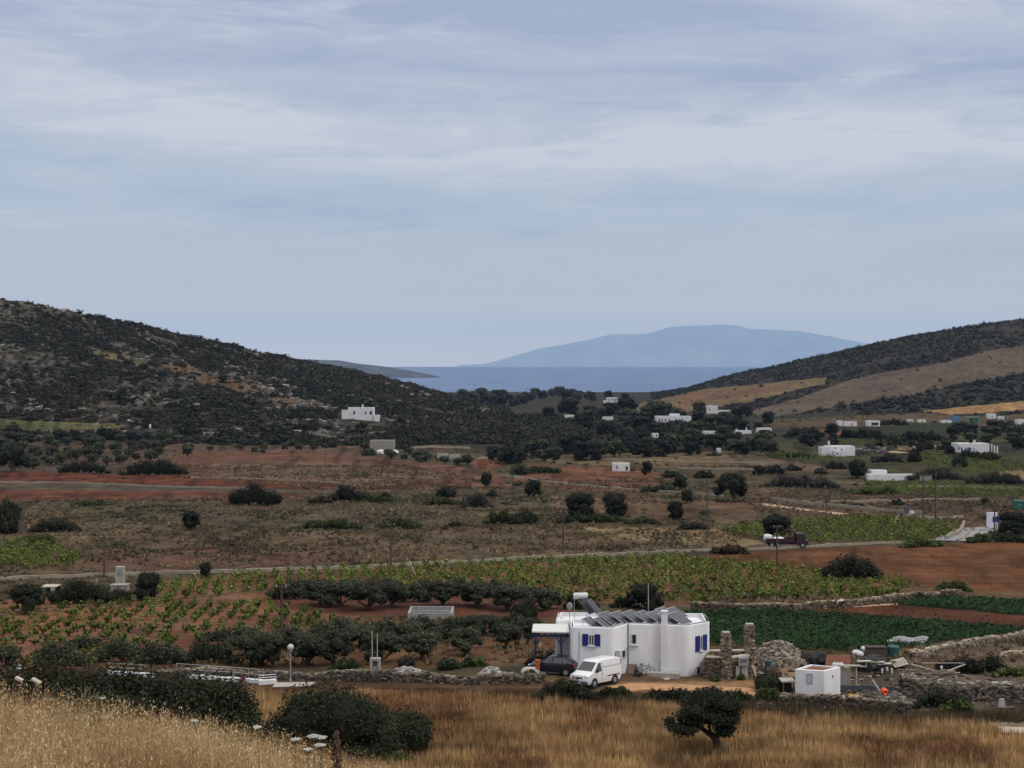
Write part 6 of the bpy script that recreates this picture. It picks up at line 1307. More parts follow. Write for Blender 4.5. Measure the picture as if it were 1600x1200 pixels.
# ---------------------------------------------------------------- unfinished stone building
def build_ruin():
    p = g1(1136, 1060); d = p[1]; z0 = p[2]; X = lambda px, dd=d: float(XA(px, dd, z0 + 1)); rng = np.random.default_rng(8); tone = (.165, .125, .092)
    e = empty('unfinished_building', (0, 0, 0), 'roofless building of brown stone with two tall pillars, beside the white house', 'building')
    def wall(x0, y0, x1, y1, h, nm='wall', th=.4):
        b = MB(); L = dense([(x0, y0), (x1, y1)], .26); t = np.array([x1 - x0, y1 - y0]); t = t / np.linalg.norm(t); n = np.array([-t[1], t[0]]); c = np.array([(x0 + x1) / 2, (y0 + y1) / 2]); ln = math.hypot(x1 - x0, y1 - y0)
        b.box((c[0], c[1], z0 + h / 2 - .15), (ln, th * .8, h), rz=math.atan2(t[1], t[0])); b.c[-1][:] = np.array(tone) * .6; C = []
        for r in range(int(h / .13)):
            for s in (-1, 1): q = L + n * s * th * .42 + t * rng.uniform(-.12, .12, (len(L), 1)); C.append(np.stack([q[:, 0], q[:, 1], np.full(len(L), z0 + .07 + r * .13)], 1))
        C = np.concatenate(C); stones(b, C, .26, rng, tone, flat=.5, orient=np.full(len(C), math.atan2(t[1], t[0]))); return b.build(nm, M_stone, e, color=True)
    def coping(x0, y0, x1, y1, h): b = MB(); b.box(((x0 + x1) / 2, (y0 + y1) / 2, z0 + h + .03), (math.hypot(x1 - x0, y1 - y0) + .1, .48, .10), rz=math.atan2(y1 - y0, x1 - x0)); b.build('coping', M_plank, e)
    x0, x1, x2 = X(1106), X(1141), X(1171); yb = d + 2.6; xb = X(1110, yb); xe = X(1168, yb)
    wall(x0, d + .2, X(1130), d, 1.62); coping(x0, d + .2, X(1129), d, 1.62); wall(X(1139), d, x2, d + .9, 1.62); coping(x1, d, x2, d + .9, 1.62); wall(xb, yb, xe, yb + .2, 1.62); coping(xb, yb, xe, yb + .2, 1.62); wall(x2, d + .9, xe, yb, 1.5); wall(x0, d + .2, xb, yb, 1.5)
    def pillar(px, dd, h, w=.55):
        b = MB(); x = X(px, dd); b.box((x, dd, z0 + h / 2), (w * .86, w * .86, h)); b.c[-1][:] = np.array(tone) * .6; C = []
        for r in range(int(h / .15)):
            for a in range(8): q = (math.cos(a * .785), math.sin(a * .785)); m = max(abs(q[0]), abs(q[1])); C.append((x + q[0] / m * w * .42, dd + q[1] / m * w * .42, z0 + .08 + r * .15))
        stones(b, np.array(C), .26, rng, (.20, .16, .12), flat=.58, orient=np.zeros(len(C))); o = b.build('pillar', M_stone, e, color=True); b = MB(); b.box((x, dd, z0 + h + .04), (w * 1.06, w * 1.06, .12)); b.build('pillar_cap', M_cement, o)
    pillar(1134, d - .05, 3.55); pillar(1171, d + 1.3, 3.95)
    x = X(1161, d - .35); c = empty('metal_cabinet', (x, d - .35, z0), 'grey metal cabinet standing against the brown stone building', 'cabinet'); b = MB(); b.box((0, 0, 1.42), (.72, .45, .62)); b.build('body', M_steel, c); b = MB(); b.box((-.42, -.05, .52), (.30, .1, 1.02)); b.box((.14, -.05, .5), (.44, .1, 1.05)); b.build('panel', M_cement, c); b = MB(); b.box((0, -.24, 1.42), (.56, .03, .05)); b.box((0, -.24, 1.56), (.56, .03, .05)); b.build('vent', M_dark, c)
    b = MB(); b.tube([[X(1175.5), d - .1, z0 + 1.05], [X(1184, d - .8), d - .8, z0 + .05]], .07, 4); tag(b.build('plank', M_plank), 'pale plank leaning against the second stone pillar', 'plank')
    # bicycle frame wheel by the first pillar
    x = X(1124, d - .4); en = empty('bicycle', (x, d - .4, z0), 'blue bicycle leaning on the wall of the unfinished stone building', 'bicycle', rz=R(6)); mb = mat('blue_bicycle_paint', (.02, .04, .12), rough=.4)
    for xx in (-.5, .5): b = MB(); b.tube([[xx + .32 * math.cos(t), 0, .32 + .32 * math.sin(t)] for t in np.linspace(0, 6.2832, 23)], .024, 6, cap=False); b.build('wheel', M_tyre, en)
    b = MB()
    for p_, q_ in (((-.5, .32), (-.1, .3)), ((-.5, .32), (-.18, .76)), ((-.1, .3), (-.2, .8)), ((-.1, .3), (.34, .75)), ((-.18, .74), (.34, .77)), ((.34, .9), (.5, .32))): b.tube([[p_[0], 0, p_[1]], [q_[0], 0, q_[1]]], .024, 6)
    b.build('frame', mb, en); b = MB(); b.box((-.2, 0, .84), (.26, .14, .06)); b.build('saddle', M_black, en); b = MB(); b.tube([[.34, -.25, .94], [.34, .25, .94]], .018, 6); b.build('handlebar', M_black, en)
build_ruin()

# ---------------------------------------------------------------- small white hut and the yard beside it
def build_hut():
    p = g1(1288, 1090.5); d = p[1]; z0 = p[2]; X = lambda px, dd: float(XA(px, dd, z0 + .9)); zt = float(zat(1048.5, d))
    K, L_, Rr, Bk = (X(1288, d), d), (X(1242, d + .65), d + .65), (X(1313.5, d + 1.5), d + 1.5), (X(1266, d + 2.4), d + 2.4)
    e = empty('white_hut', (0, 0, 0), 'small white windowed hut with a sunken brown roof above a stone wall', 'hut'); house_shell('wall', [L_, K, Rr, Bk], z0 - .4, zt, M_white, e, inset=.2, drop=.12, bev=.07, vbev=.06)
    f1, f2 = Face(L_, K), Face(K, Rr); cx = sum(q[0] for q in (K, L_, Rr, Bk)) / 4; cy = sum(q[1] for q in (K, L_, Rr, Bk)) / 4; k = .78
    b = MB(); b.prism([(cx + (q[0] - cx) * k, cy + (q[1] - cy) * k) for q in (L_, K, Rr, Bk)], zt - .11, zt - .085); b.build('roof', M_rust, e)
    u0, u1 = f1.s(1260.5, 1060), f1.s(1269.5, 1060); za, zb = f1.z(1265, 1052.5), f1.z(1265, 1067.5); b = MB(); t = .05
    f1.box(b, u0, u0 + t, -.02, .04, zb, za); f1.box(b, u1 - t, u1, -.02, .04, zb, za); f1.box(b, u0 + t, u1 - t, -.02, .04, za - t, za); f1.box(b, u0 + t, u1 - t, -.02, .04, zb, zb + t); w = b.build('window', M_steel, e)
    b = MB(); f1.box(b, u0 + t * .5, u1 - t * .5, -.02, .02, zb + .02, za - .02); b.build('shutter', M_frame, w)
    q = f2.P + f2.u * f2.s(1301, 1056) + f2.n * .0; zz = f2.z(1301, 1057); b = MB(); b.tube([[q[0] - f2.n[0] * .02, q[1] - f2.n[1] * .02, zz], [q[0] + f2.n[0] * .03, q[1] + f2.n[1] * .03, zz]], .075, 14); b.build('vent', M_dark, e)
    for i, px in enumerate((1303.5, 1309, 1314)):
        dd = d + 2.9; b = MB(); zz = float(zat(1043, dd)); r = .19; b.tube([[0, 0, 0], [0, 0, .05], [0, 0, .28], [0, 0, .36], [0, 0, .42]], [r * .8, r, r, r * .5, r * .3], 12)
        tag(b.build('water_canister', M_frame, loc=(X(px, dd), dd, zz), smooth=True), ['white plastic canister behind the hut roof, nearest its middle', 'white plastic canister between two others behind the hut roof', 'white plastic canister at the hut roof corner'][i], 'canister', 'white canisters behind the hut roof')
    dd = d + 2.9; zz = float(zat(1043, dd)); b = MB(); b.box((X(1311, dd), dd, (zz + H(X(1311, dd), dd)) / 2 - .1), (1.6, .7, zz - float(H(X(1311, dd), dd)) + .2 - .004)); tag(b.build('masonry_tank', M_grey), 'grey masonry tank behind the white hut carrying white canisters', 'tank')
    b = MB(); zz = float(zat(1040, d + 2.6)); b.box((X(1328, d + 2.6), d + 2.6, zz), (1.5, .28, .08)); b.tube([[X(1338, d + 2.6), d + 2.6, zz - .04], [X(1338, d + 2.6), d + 2.6, float(H(X(1338, d + 2.6), d + 2.6)) - .1]], .05, 6); b.tube([[X(1318, d + 2.6), d + 2.6, zz - .04], [X(1318, d + 2.6), d + 2.6, float(H(X(1318, d + 2.6), d + 2.6)) - .1]], .05, 6); tag(b.build('shelf', M_plank), 'pale plank shelf behind the white hut, right of the canisters', 'shelf')
    # lean-to left of the hut
    dd = d + 1.2; x0, x1 = X(1223, dd), X(1241, dd); zt2 = float(zat(1065, dd)); zg = float(H(x0, dd)); e2 = empty('lean_to', (0, 0, 0), 'dark open lean-to with a slab roof joining the white hut', 'shelter'); b = MB(); b.box(((x0 + x1) / 2, dd + .5, zt2), (x1 - x0 + .2, 1.3, .10)); b.build('roof', M_cement, e2); b = MB(); b.box(((x0 + x1) / 2, dd + 1.05, (zt2 + zg) / 2 - .1), (x1 - x0, .1, zt2 - zg)); b.build('back_wall', M_black, e2)
    for xx in (x0 + .05, x1 - .05): b = MB(); b.box((xx, dd - .02, (zt2 - .05 + zg) / 2 - .05), (.08, .08, zt2 - .05 - zg + .1)); b.build('post', M_wood, e2)
    b = MB(); q = g1(1318, 1072); b.box((0, 0, .25), (.9, .05, .07), tilt=Matrix.Rotation(R(-42), 3, 'Y')); tag(b.build('plank', M_plank, loc=(q[0] + .2, q[1], q[2] + .3)), 'short pale board propped against the right wall of the white hut', 'plank')
build_hut()
def at(px, py): return g1(px, py)
def build_yard():
    rng = np.random.default_rng(44)
    def obj(b, name, m, p, lab, cat, rz=0, smooth=False, color=False): o = b.build(name, m, loc=tuple(p), smooth=smooth, color=color); o.rotation_euler = (0, 0, rz); return tag(o, lab, cat)
    def heap(px, py, w, h, m, lab, name, cat, seed, jit=.22, depth=.8):
        p = at(px, py); s = ppm(p[1]); W_, H_ = w / s, h / s; b = MB(); g = np.random.default_rng(seed)
        for i in range(7): b.ell((g.uniform(-.32, .32) * W_, g.uniform(.1, .6) * depth, H_ * .3), (W_ * g.uniform(.2, .32), depth * .6, H_ * g.uniform(.5, .72)), jit=jit, seed=seed + i, flat=-.1)
        return obj(b, name, m, p, lab, cat)
    heap(1268, 1040, 50, 20, mat('black_netting', (.022, .022, .02), rough=.9, var=.4, scale=4), 'heap of black netting right of the large stone heap', 'netting_heap', 'heap', 61, depth=1.2)
    heap(1208, 1058, 28, 16, mat('dark_soil', (.06, .042, .03), rough=1, var=.3, scale=4), 'mound of dark soil beside the tall leafy bush', 'soil_mound', 'mound', 62)
    heap(1372, 1048, 70, 24, M_black, 'black tarpaulin heap under scattered pale boards', 'tarpaulin_heap', 'heap', 63, depth=1.6)
    heap(1405, 1045, 50, 14, mat('scrap_wood', (.075, .062, .052), rough=.95, var=.5, scale=5), 'pile of grey scrap wood at the right of the black tarpaulin', 'scrap_pile', 'pile', 64, depth=1.0)
    p = at(1332, 1095); b = MB(); v, f = ICO[2]; heap(1330, 1096, 34, 10, mat('sand', (.36, .21, .10), rough=1, var=.2, scale=3), 'small heap of tan sand between the hut and the orange drum', 'sand_heap', 'heap', 65, jit=.08)
    # rusty sheet
    p = at(1312, 1044); s = ppm(p[1]); b = MB(); b.add([[-1.0, .8, 0], [1.1, .8, 0], [1.1, .88, 0], [-1.0, .88, 0], [-.75, 1.5, .75], [1.2, 1.5, .80], [1.2, 1.56, .80], [-.75, 1.56, .75]], BOXF); obj(b, 'rusty_sheet', M_rust, p, 'rusty metal sheet propped up behind the white hut', 'metal sheet')
    # tank, crate, sacks
    p = at(1396, 1026); b = MB(); b.tube([[0, 0, 0], [0, 0, .05], [0, 0, .85], [0, 0, .95]], [.5, .52, .52, .46], 20); obj(b, 'water_tank', M_teal, p, 'dark green round water tank at the edge of the crops', 'tank', smooth=False)
    p = at(1368, 1026); b = MB(); b.box((0, 0, .42), (1.7, .8, .84)); b.box((0, 0, .87), (1.8, .9, .06)); obj(b, 'storage_box', mat('brown_box', (.07, .05, .042), rough=.8, var=.2), p, 'brown storage box beside the dark green water tank', 'box')
    for i, (px, py, w, lab) in enumerate(((1338, 1024, .7, 'white sack at the left end of the junk, nearest the crops'), (1344, 1026, .6, 'grimy white sack in front of another, left of the brown box'), (1349, 1018, .5, 'white sack on top behind the brown box'))):
        p = at(px, py); b = MB(); b.ell((0, 0, .22), (w * .6, .35, .27), jit=.1, sub=2, seed=i + 3, flat=0); obj(b, 'sack', M_sack, p, lab, 'sack', smooth=True)
    # plastic hoops on the crops
    p = at(1418, 1008); b = MB()
    for k in range(3):
        a = np.linspace(0, math.pi, 9); V = []
        for xx in np.linspace(-1.9 + k * .5, 1.6 + k * .4, 8): V.append(np.stack([np.full(9, xx), np.cos(a) * .4 + k * .95, np.sin(a) * (.42 + .1 * math.sin(xx * 3 + k))], 1))
        V = np.array(V).reshape(-1, 3); i = (np.arange(7)[:, None] * 9 + np.arange(8)[None]).ravel(); b.add(V, np.stack([i, i + 1, i + 10, i + 9], 1))
    obj(b, 'crop_tunnel', M_plastic_sheet, p, 'pale plastic crop tunnels lying on the green field', 'crop tunnel')
    # boards on the heap, one board each
    bl = [(1352, 1033, 1.3, 5, 'pale board lying across the left of the black tarpaulin'), (1366, 1034, 1.6, -8, 'long pale board across the top of the black tarpaulin'), (1382, 1037, 1.2, 12, 'pale board on the middle of the black tarpaulin'), (1358, 1041, 1.5, -3, 'lowest pale board on the front of the black tarpaulin')]
    for (px, py, l, a, lab) in bl:
        d = at(1372, 1048)[1] - .45; z = float(zat(py, d)); b = MB(); b.box((0, 0, 0), (l, .28, .07)); o = obj(b, 'board', M_plank, (float(XA(px, d, z)), d, z), lab, 'board', rz=R(a)); o.rotation_euler = (R(8), 0, R(a))
    d = at(1405, 1045)[1] - .2; z = float(zat(1036, d)); en = empty('pallet', (float(XA(1405, d, z)), d, z), 'slatted pallet lying tilted on the scrap wood pile', 'pallet'); b = MB()
    for k in range(6): b.box((-.5 + k * .2, 0, .07), (.12, .9, .03))
    b.box((0, -.35, .025), (1.15, .1, .06)); b.box((0, .35, .025), (1.15, .1, .06)); b.build('slats', M_plank, en); en.rotation_euler = (R(28), R(-12), R(10))
    # white posts
    for (px, py, h, lab) in ((1353.5, 1050, .68, 'tallest white post in the yard, in front of the black tarpaulin'), (1378.5, 1052, .34, 'short white post, left of a group of three in the yard'), (1386, 1052, .45, 'middle white post of three in the yard'), (1393.5, 1052, .36, 'thin white post, right of a group of three in the yard')):
        p = at(px, py); b = MB(); b.tube([[0, 0, -.1], [0, 0, h], [0, 0, h + .03]], [.09, .085, .05], 8); obj(b, 'post', M_frame, p, lab, 'post')
    # poles lying about
    for (a, c, r, lab) in (((1424, 1038), (1467, 1050), .06, 'long pale pole lying from the scrap wood towards the right'), ((1472, 1052), (1508, 1038), .06, 'thick pale pole propped up at the right of the yard'), ((1440, 1036), (1506, 1036), .03, 'thin straight pole lying level behind the thick propped one'), ((1440, 1053), (1500, 1051), .05, 'grey pole lying in front of the thick propped one')):
        d = at(1465, 1056)[1] + .5; q = [[float(XA(x, d + k * .8, zat(y, d + k * .8))), d + k * .8, float(zat(y, d + k * .8))] for k, (x, y) in enumerate((a, c))]; b = MB(); b.tube(q, [r, r * .8], 7); tag(b.build('lying_pole', M_plank), lab, 'pole')
    p = at(1471, 1054); b = MB(); b.tube([[0, 0, 0], [0, 0, .45], [0, 0, .5], [0, 0, .62], [0, 0, .70]], [.05, .05, .11, .10, .03], 10); obj(b, 'garden_lamp', M_frame, p, 'small white bollard lamp between the lying poles', 'lamp')
    b = MB()
    for k in range(14): x = rng.uniform(-2.2, 1.6); b.box((x, rng.uniform(0, 1.4), .12 + rng.uniform(0, .12)), (rng.uniform(.4, 1.1), .22, .08), rz=rng.uniform(-.6, .6))
    obj(b, 'plank_litter', M_wood, at(1458, 1056), 'litter of old grey planks between the junk heap and the ruined wall', 'planks')
    # orange drum on a stand
    p = at(1380, 1112); d = p[1]; zz = float(zat(1081, d)); e = empty('orange_mixer', (p[0], d, p[2]), 'bright orange drum on a thin stand in the yard', 'mixer'); h = zz - p[2]
    b = MB(); b.tube([[.10, -.30, h], [.10, -.26, h], [.09, -.05, h + .02], [.08, .22, h + .03], [.08, .36, h + .03]], [.15, .17, .24, .24, .11], 18); b.build('drum', M_orange, e, smooth=True); b = MB(); b.tube([[-.05, 0, -.1], [-.02, .02, h - .28]], .03, 6); b.tube([[-.35, 0, h - .34], [.4, 0, h - .34]], .03, 6); b.build('stand', M_steel, e)
    b = MB(); d2 = d + .3; q = [[float(XA(1363, d2, zat(1062, d2))), d2, float(zat(1062, d2))], [float(XA(1377, d2, zat(1084, d2))), d2 - .2, float(zat(1084, d2))]]; b.tube(q, .06, 4); tag(b.build('plank', M_plank), 'pale plank slanting down to the orange drum', 'plank')
    p = at(1371, 1104); e = empty('slatted_bench', (p[0], p[1], p[2]), 'pale green slatted bench left of the orange drum stand', 'bench'); mg = mat('pale_green_paint', (.28, .34, .30), rough=.7)
    b = MB()
    for k in range(4): b.box((0, -.2 + k * .14, .40), (1.0, .10, .03))
    b.build('seat', mg, e)
    for sx in (-.42, .42): b = MB(); b.box((sx, 0, .19), (.06, .5, .385)); b.build('leg', mg, e)
    p = at(1338, 1083); b = MB(); b.box((0, 0, .42), (2.4, .06, .30)); b.box((1.9, .05, .36), (1.7, .05, .22)); b.box((-1.1, .1, .2), (.08, .08, .5)); b.box((1.1, .1, .2), (.08, .08, .5)); b.box((2.6, .1, .15), (.08, .08, .5)); obj(b, 'board_fence', mat('blue_grey_boards', (.055, .065, .085), rough=.8, var=.25, scale=4), p, 'low blue-grey board fence between the hut and the ruined wall', 'fence')
    p = at(1200, 1046); b = MB(); b.tube([[0, 0, 0], [0, 0, .7]], [.26, .26], 16); obj(b, 'barrel', mat('teal_barrel', (.02, .06, .075), rough=.6), p, 'dark teal barrel between the unfinished building and the stone heap', 'barrel')
    p = at(1195, 1054); b = MB(); b.box((0, 0, .06), (.9, .5, .08), tilt=Matrix.Rotation(R(8), 3, 'Y')); obj(b, 'slab', M_plank, p, 'pale slab lying on the tan ground near the teal barrel', 'slab', rz=.2)
    p = at(1565, 1106); b = MB(); b.box((0, 0, .35), (.5, .35, .6), taper=.6); obj(b, 'standing_stone', M_cement, p, 'single upright stone at the foot of the ruined wall', 'stone')
    # orange post box by the porch and pale boulder
    p = at(840, 1062); e = empty('orange_bin', (p[0], p[1], p[2]), 'orange litter bin on a post in front of the black car', 'bin'); b = MB(); b.box((0, 0, 1.15), (.34, .28, .66), taper=1.1); b.build('bin', M_orangedull, e); b = MB(); b.box((0, 0, 1.50), (.40, .34, .05)); b.build('lid', M_orangedull, e); b = MB(); b.tube([[0, .16, -.1], [0, .16, 1.4]], .03, 6); b.build('post', M_frame, e)
    p = at(828, 1054); b = MB(); b.ell((0, 0, .2), (.75, .5, .42), jit=.10, sub=2, seed=2, flat=-.1); obj(b, 'boulder', mat('pale_rock', (.42, .40, .37), rough=.95, var=.15), p, 'pale boulder left of the black car', 'boulder', smooth=False)
build_yard()
def build_debris():
    rng = np.random.default_rng(81); n = 900; px, py = rng.uniform(1180, 1620, n), rng.uniform(1040, 1108, n); g = G(px, py); k = rng.random(n) < np.clip((fbm(g[:, 0] / 2, g[:, 1] / 2, 5, 3) - .38) * 5, .02, 1); g = g[k]; b = MB(); h = len(g) // 2
    stones(b, g[:h] + np.array([0, 0, .03]), rng.uniform(.08, .30, h), rng, (.20, .18, .155)); stones(b, g[h:] + np.array([0, 0, .05]), rng.uniform(.10, .45, len(g) - h), rng, (.05, .045, .04), flat=.35)
    tag(b.build('debris', M_stone, color=True), 'loose stones and scraps strewn over the yard beside the hut', 'debris', None, 'stuff')
build_debris()

# ---------------------------------------------------------------- along the stone wall
def build_roadside():
    p = g1(454, 1069); d = p[1]; zl = float(zat(1011.5, d)); e = empty('street_lamp', tuple(p), 'globe street lamp standing beside the dry-stone wall', 'street lamp'); h = zl - p[2]
    b = MB(); b.tube([[0, 0, -.1], [0, 0, .4], [0, 0, .42], [0, 0, h - .26]], [.065, .065, .045, .04], 8); b.build('pole', M_steel, e); b = MB(); b.ell((0, 0, h), (.25, .25, .25), sub=3); b.build('globe', mat('lamp_globe', (.42, .43, .44), rough=.25, spec=.5), e, smooth=True); b = MB(); b.tube([[0, 0, h - .28], [0, 0, h - .2]], [.1, .12], 10); b.tube([[0, 0, h + .10], [0, 0, h + .26]], [.24, .05], 12); b.build('cap', M_frame, e)
    # meter cabinet with two thin poles
    p = g1(586.5, 1061); d = p[1]; z1 = float(zat(1028, d)); e = empty('meter_cabinet', tuple(p), 'concrete meter cabinet with an open front and two thin poles, built on the dry-stone wall', 'cabinet'); hh = z1 - p[2]
    b = MB(); w = .80; b.box((-w / 2 + .1, 0, hh / 2 - .1), (.2, .5, hh + .2)); b.box((w / 2 - .1, 0, hh / 2 - .1), (.2, .5, hh + .2)); b.box((0, 0, hh - .09), (w - .4, .5, .18)); b.box((0, .2, hh / 2), (w - .4, .1, hh - .36)); b.box((0, 0, .06), (w - .4, .5, .24)); b.build('housing', M_cement, e); b = MB(); b.box((-.02, .02, .78), (.24, .2, .34)); b.build('meter', M_frame, e)
    for px, top in ((581.5, 985), (589.5, 990)):
        x = float(XA(px, d, z1)) - p[0]; b = MB(); b.tube([[x, 0, hh - .05], [x, 0, float(zat(top, d)) - p[2]]], .035, 6); b.build('pole', M_plank, e)
    # white parapets with railing along the lane at the left
    def parapet(name, lab, pts, h, rail, seed):
        g = G([q[0] for q in pts], [q[1] for q in pts]); z = g[:, 2]; e = empty(name, tuple(g[0]), lab, 'parapet'); L = dense(g[:, :2], .8); n = len(L); zz = H(L[:, 0], L[:, 1]); b = MB()
        for a, c, q0, q1 in zip(L[:-1], L[1:], zz[:-1], zz[1:]):
            m = (a + c) / 2 - g[0, :2]; b.box((m[0], m[1], (q0 + q1) / 2 - g[0, 2] + h / 2 - .15), (np.linalg.norm(c - a) * 1.002, .34, h + .3), rz=math.atan2(c[1] - a[1], c[0] - a[0]))
        b.build('wall', M_white, e)
        if rail:
            R0 = L[::2]; Z0 = zz[::2]
            for q, z_ in zip(R0, Z0): b = MB(); b.tube([[q[0] - g[0, 0], q[1] - g[0, 1], z_ - g[0, 2] + h], [q[0] - g[0, 0], q[1] - g[0, 1], z_ - g[0, 2] + h + rail]], .028, 6); b.build('post', M_steel, e)
            for k in (.5, 1.0): b = MB(); b.tube([[q[0] - g[0, 0], q[1] - g[0, 1], z_ - g[0, 2] + h + rail * k] for q, z_ in zip(R0, Z0)], .022, 6); b.build('rail', M_steel, e)
    parapet('parapet', 'white parapet with a pipe railing behind the middle of the dark hedge', [(168, 1054), (200, 1056), (240, 1059)], .30, .62, 1)
    parapet('parapet', 'white parapet with a pipe railing behind the end of the dark hedge', [(276, 1058), (320, 1061), (365, 1064), (412, 1068)], .28, .78, 2)
    parapet('parapet', 'stubby rounded white parapet at the lane end beside the street lamp', [(404, 1070), (418, 1069), (431, 1068)], .34, .36, 3)
    parapet('parapet', 'short white kerb piece at the left picture edge above the hedge', [(16, 1046), (24, 1046), (31, 1045)], .35, 0, 4)
    b = MB(); p, q = g1(428, 1071), g1(485, 1070); b.add([[p[0], p[1] - .8, p[2] + .06], [q[0], q[1] - .6, q[2] + .05], [q[0] + .3, q[1] + .7, q[2] + .06], [p[0], p[1] + .8, p[2] + .07], [p[0], p[1] - .8, p[2] - .3], [q[0], q[1] - .6, q[2] - .3], [q[0] + .3, q[1] + .7, q[2] - .3], [p[0], p[1] + .8, p[2] - .3]], [np.array([[0, 1, 2, 3], [0, 4, 5, 1], [1, 5, 6, 2], [2, 6, 7, 3], [3, 7, 4, 0]])]); tag(b.build('pavement', M_cement), kind='structure')
    p = g1(380, 1074); e = empty('road_sign', tuple(p), 'small round red road sign at the end of the dark hedge', 'road sign'); h = float(zat(1061, p[1])) - p[2]; b = MB(); b.tube([[0, 0, -.1], [0, 0, h]], .03, 6); b.build('post', M_steel, e); b = MB(); b.tube([[0, -.045, h], [0, -.03, h]], .21, 20); b.build('disc', M_red, e); b = MB(); b.tube([[0, -.055, h], [0, -.046, h]], .12, 20); b.build('face', mat('sign_blue', (.03, .05, .2), rough=.5), e)
    for i, (px, py, w) in enumerate(((30, 1061, .42), (57, 1064, .55))):
        d = 82.0; z = float(zat(py, d)); b = MB(); b.box((0, 0, 0), (w, .4, .10), tilt=Matrix.Rotation(R(28), 3, 'Y')); x = float(XA(px, d, z)); gz = float(H(x, d)); b.tube([[0, 0, gz - z - .1], [0, 0, -.02]], .03, 6, mi=1)
        tag(b.build('slab_table', [M_plank, M_black], loc=(x, d, z)), ['smaller tilted pale slab at the left picture edge before the dark hedge', 'larger tilted pale slab before the dark hedge at the left'][i], 'slab')
    # concrete basin
    p = g1(672, 967); d = p[1]; x0, x1 = float(XA(637, d, p[2])) - p[0], float(XA(707, d, p[2])) - p[0]; b = MB(); dp = 4.2; h = .62
    b.box(((x0 + x1) / 2, 0, h / 2 - .1), (x1 - x0, .22, h + .2)); b.box(((x0 + x1) / 2, dp, h / 2 - .1), (x1 - x0, .22, h + .2)); b.box((x0 + .11, dp / 2, h / 2 - .1), (.22, dp - .23, h + .196)); b.box((x1 - .11, dp / 2, h / 2 - .1), (.22, dp - .23, h + .196)); b.box(((x0 + x1) / 2, 1.6, h / 2 - .1), (x1 - x0 - .45, .2, h + .19)); tag(b.build('irrigation_basin', mat('basin_concrete', (.26, .265, .25), rough=.95, var=.2), loc=tuple(p)), 'rectangular concrete irrigation basin between the two olive groves', 'basin')
    # pump hut and shelter at the left
    p = g1(188, 911); d = p[1]; e = empty('pump_cabinet', tuple(p), 'narrow white pump cabinet standing by the road at the left', 'cabinet'); hh = float(zat(885, d)) - p[2]; w = 13 / ppm(d); b = MB(); b.box((0, 0, hh / 2 - .1), (w, .8, hh + .2)); b.build('body', M_cement, e); b = MB(); b.box((.08, -.41, hh * .66), (w * .55, .04, hh * .34)); b.build('hatch', M_grey, e)
    p = g1(185, 926); b = MB(); w = 26 / ppm(p[1]); b.box((0, .8, .40), (w, 1.6, .9)); b.box((0, .8, .89), (w * 1.06, 1.7, .07)); tag(b.build('cistern', M_grey, loc=tuple(p)), 'low concrete cistern in front of the pump cabinet', 'cistern')
    p = g1(76, 930); d = p[1]; e = empty('shelter', tuple(p), 'small flat-roofed shelter half hidden between dark bushes at the left', 'shelter'); w = 24 / ppm(d); hh = 13 / ppm(d); b = MB(); b.box((0, .9, hh), (w, 1.9, .10)); b.build('roof', M_plank, e); b = MB(); b.box((.5, 0, hh / 2), (.5, .12, hh)); b.build('wall', M_cement, e); b = MB(); b.box((0, 1.7, hh / 2), (w * .95, .12, hh)); b.build('back_wall', M_dark, e)
    # container, kiosk, portable thing
    p = g1(1594, 797); d = p[1]; e = empty('shipping_container', (p[0], p[1] + 1.2, p[2]), 'green shipping container at the right picture edge', 'container'); b = MB(); b.box((1.2, 0, 1.0), (4.6, 2.2, 2.0)); b.build('body', M_container, e); b = MB()
    for k in range(18): b.box((-.95 + k * .25, -1.115, 1.0), (.1, .03, 1.8))
    b.build('corrugation', M_container, e); b = MB(); b.box((-.1, -1.14, 1.1), (.16, .02, .3)); b.build('marking', M_frame, e)
    p = g1(1551, 826); d = p[1]; e = empty('road_kiosk', (p[0], p[1], p[2]), 'white panel with a blue board beside a pole at the concrete road', 'kiosk'); hh = float(zat(801, d)) - p[2]; w = 16 / ppm(d); b = MB(); b.box((0, .4, hh / 2), (w, .6, hh)); b.build('panel', mat('kiosk_white', (.60, .60, .66), rough=.6), e); b = MB(); b.box((w * .32, .06, hh * .58), (w * .62, .05, hh * .34)); b.build('board', M_blue, e)
    p = g1(1417, 803); b = MB(); b.box((0, 0, .75), (.9, .8, 1.5)); b.box((0, 0, 1.55), (1.0, .9, .12)); tag(b.build('grey_bin', mat('blue_grey_plastic', (.075, .085, .12), rough=.6), loc=tuple(p)), 'blue-grey upright bin on the slope above the right-hand vineyard', 'bin')
    p = g1(1424, 803); b = MB(); b.box((0, 0, .35), (1.1, .7, .6), taper=.8); tag(b.build('white_trough', M_frame, loc=tuple(p)), 'white trough beside the blue-grey bin', 'trough')
build_roadside()

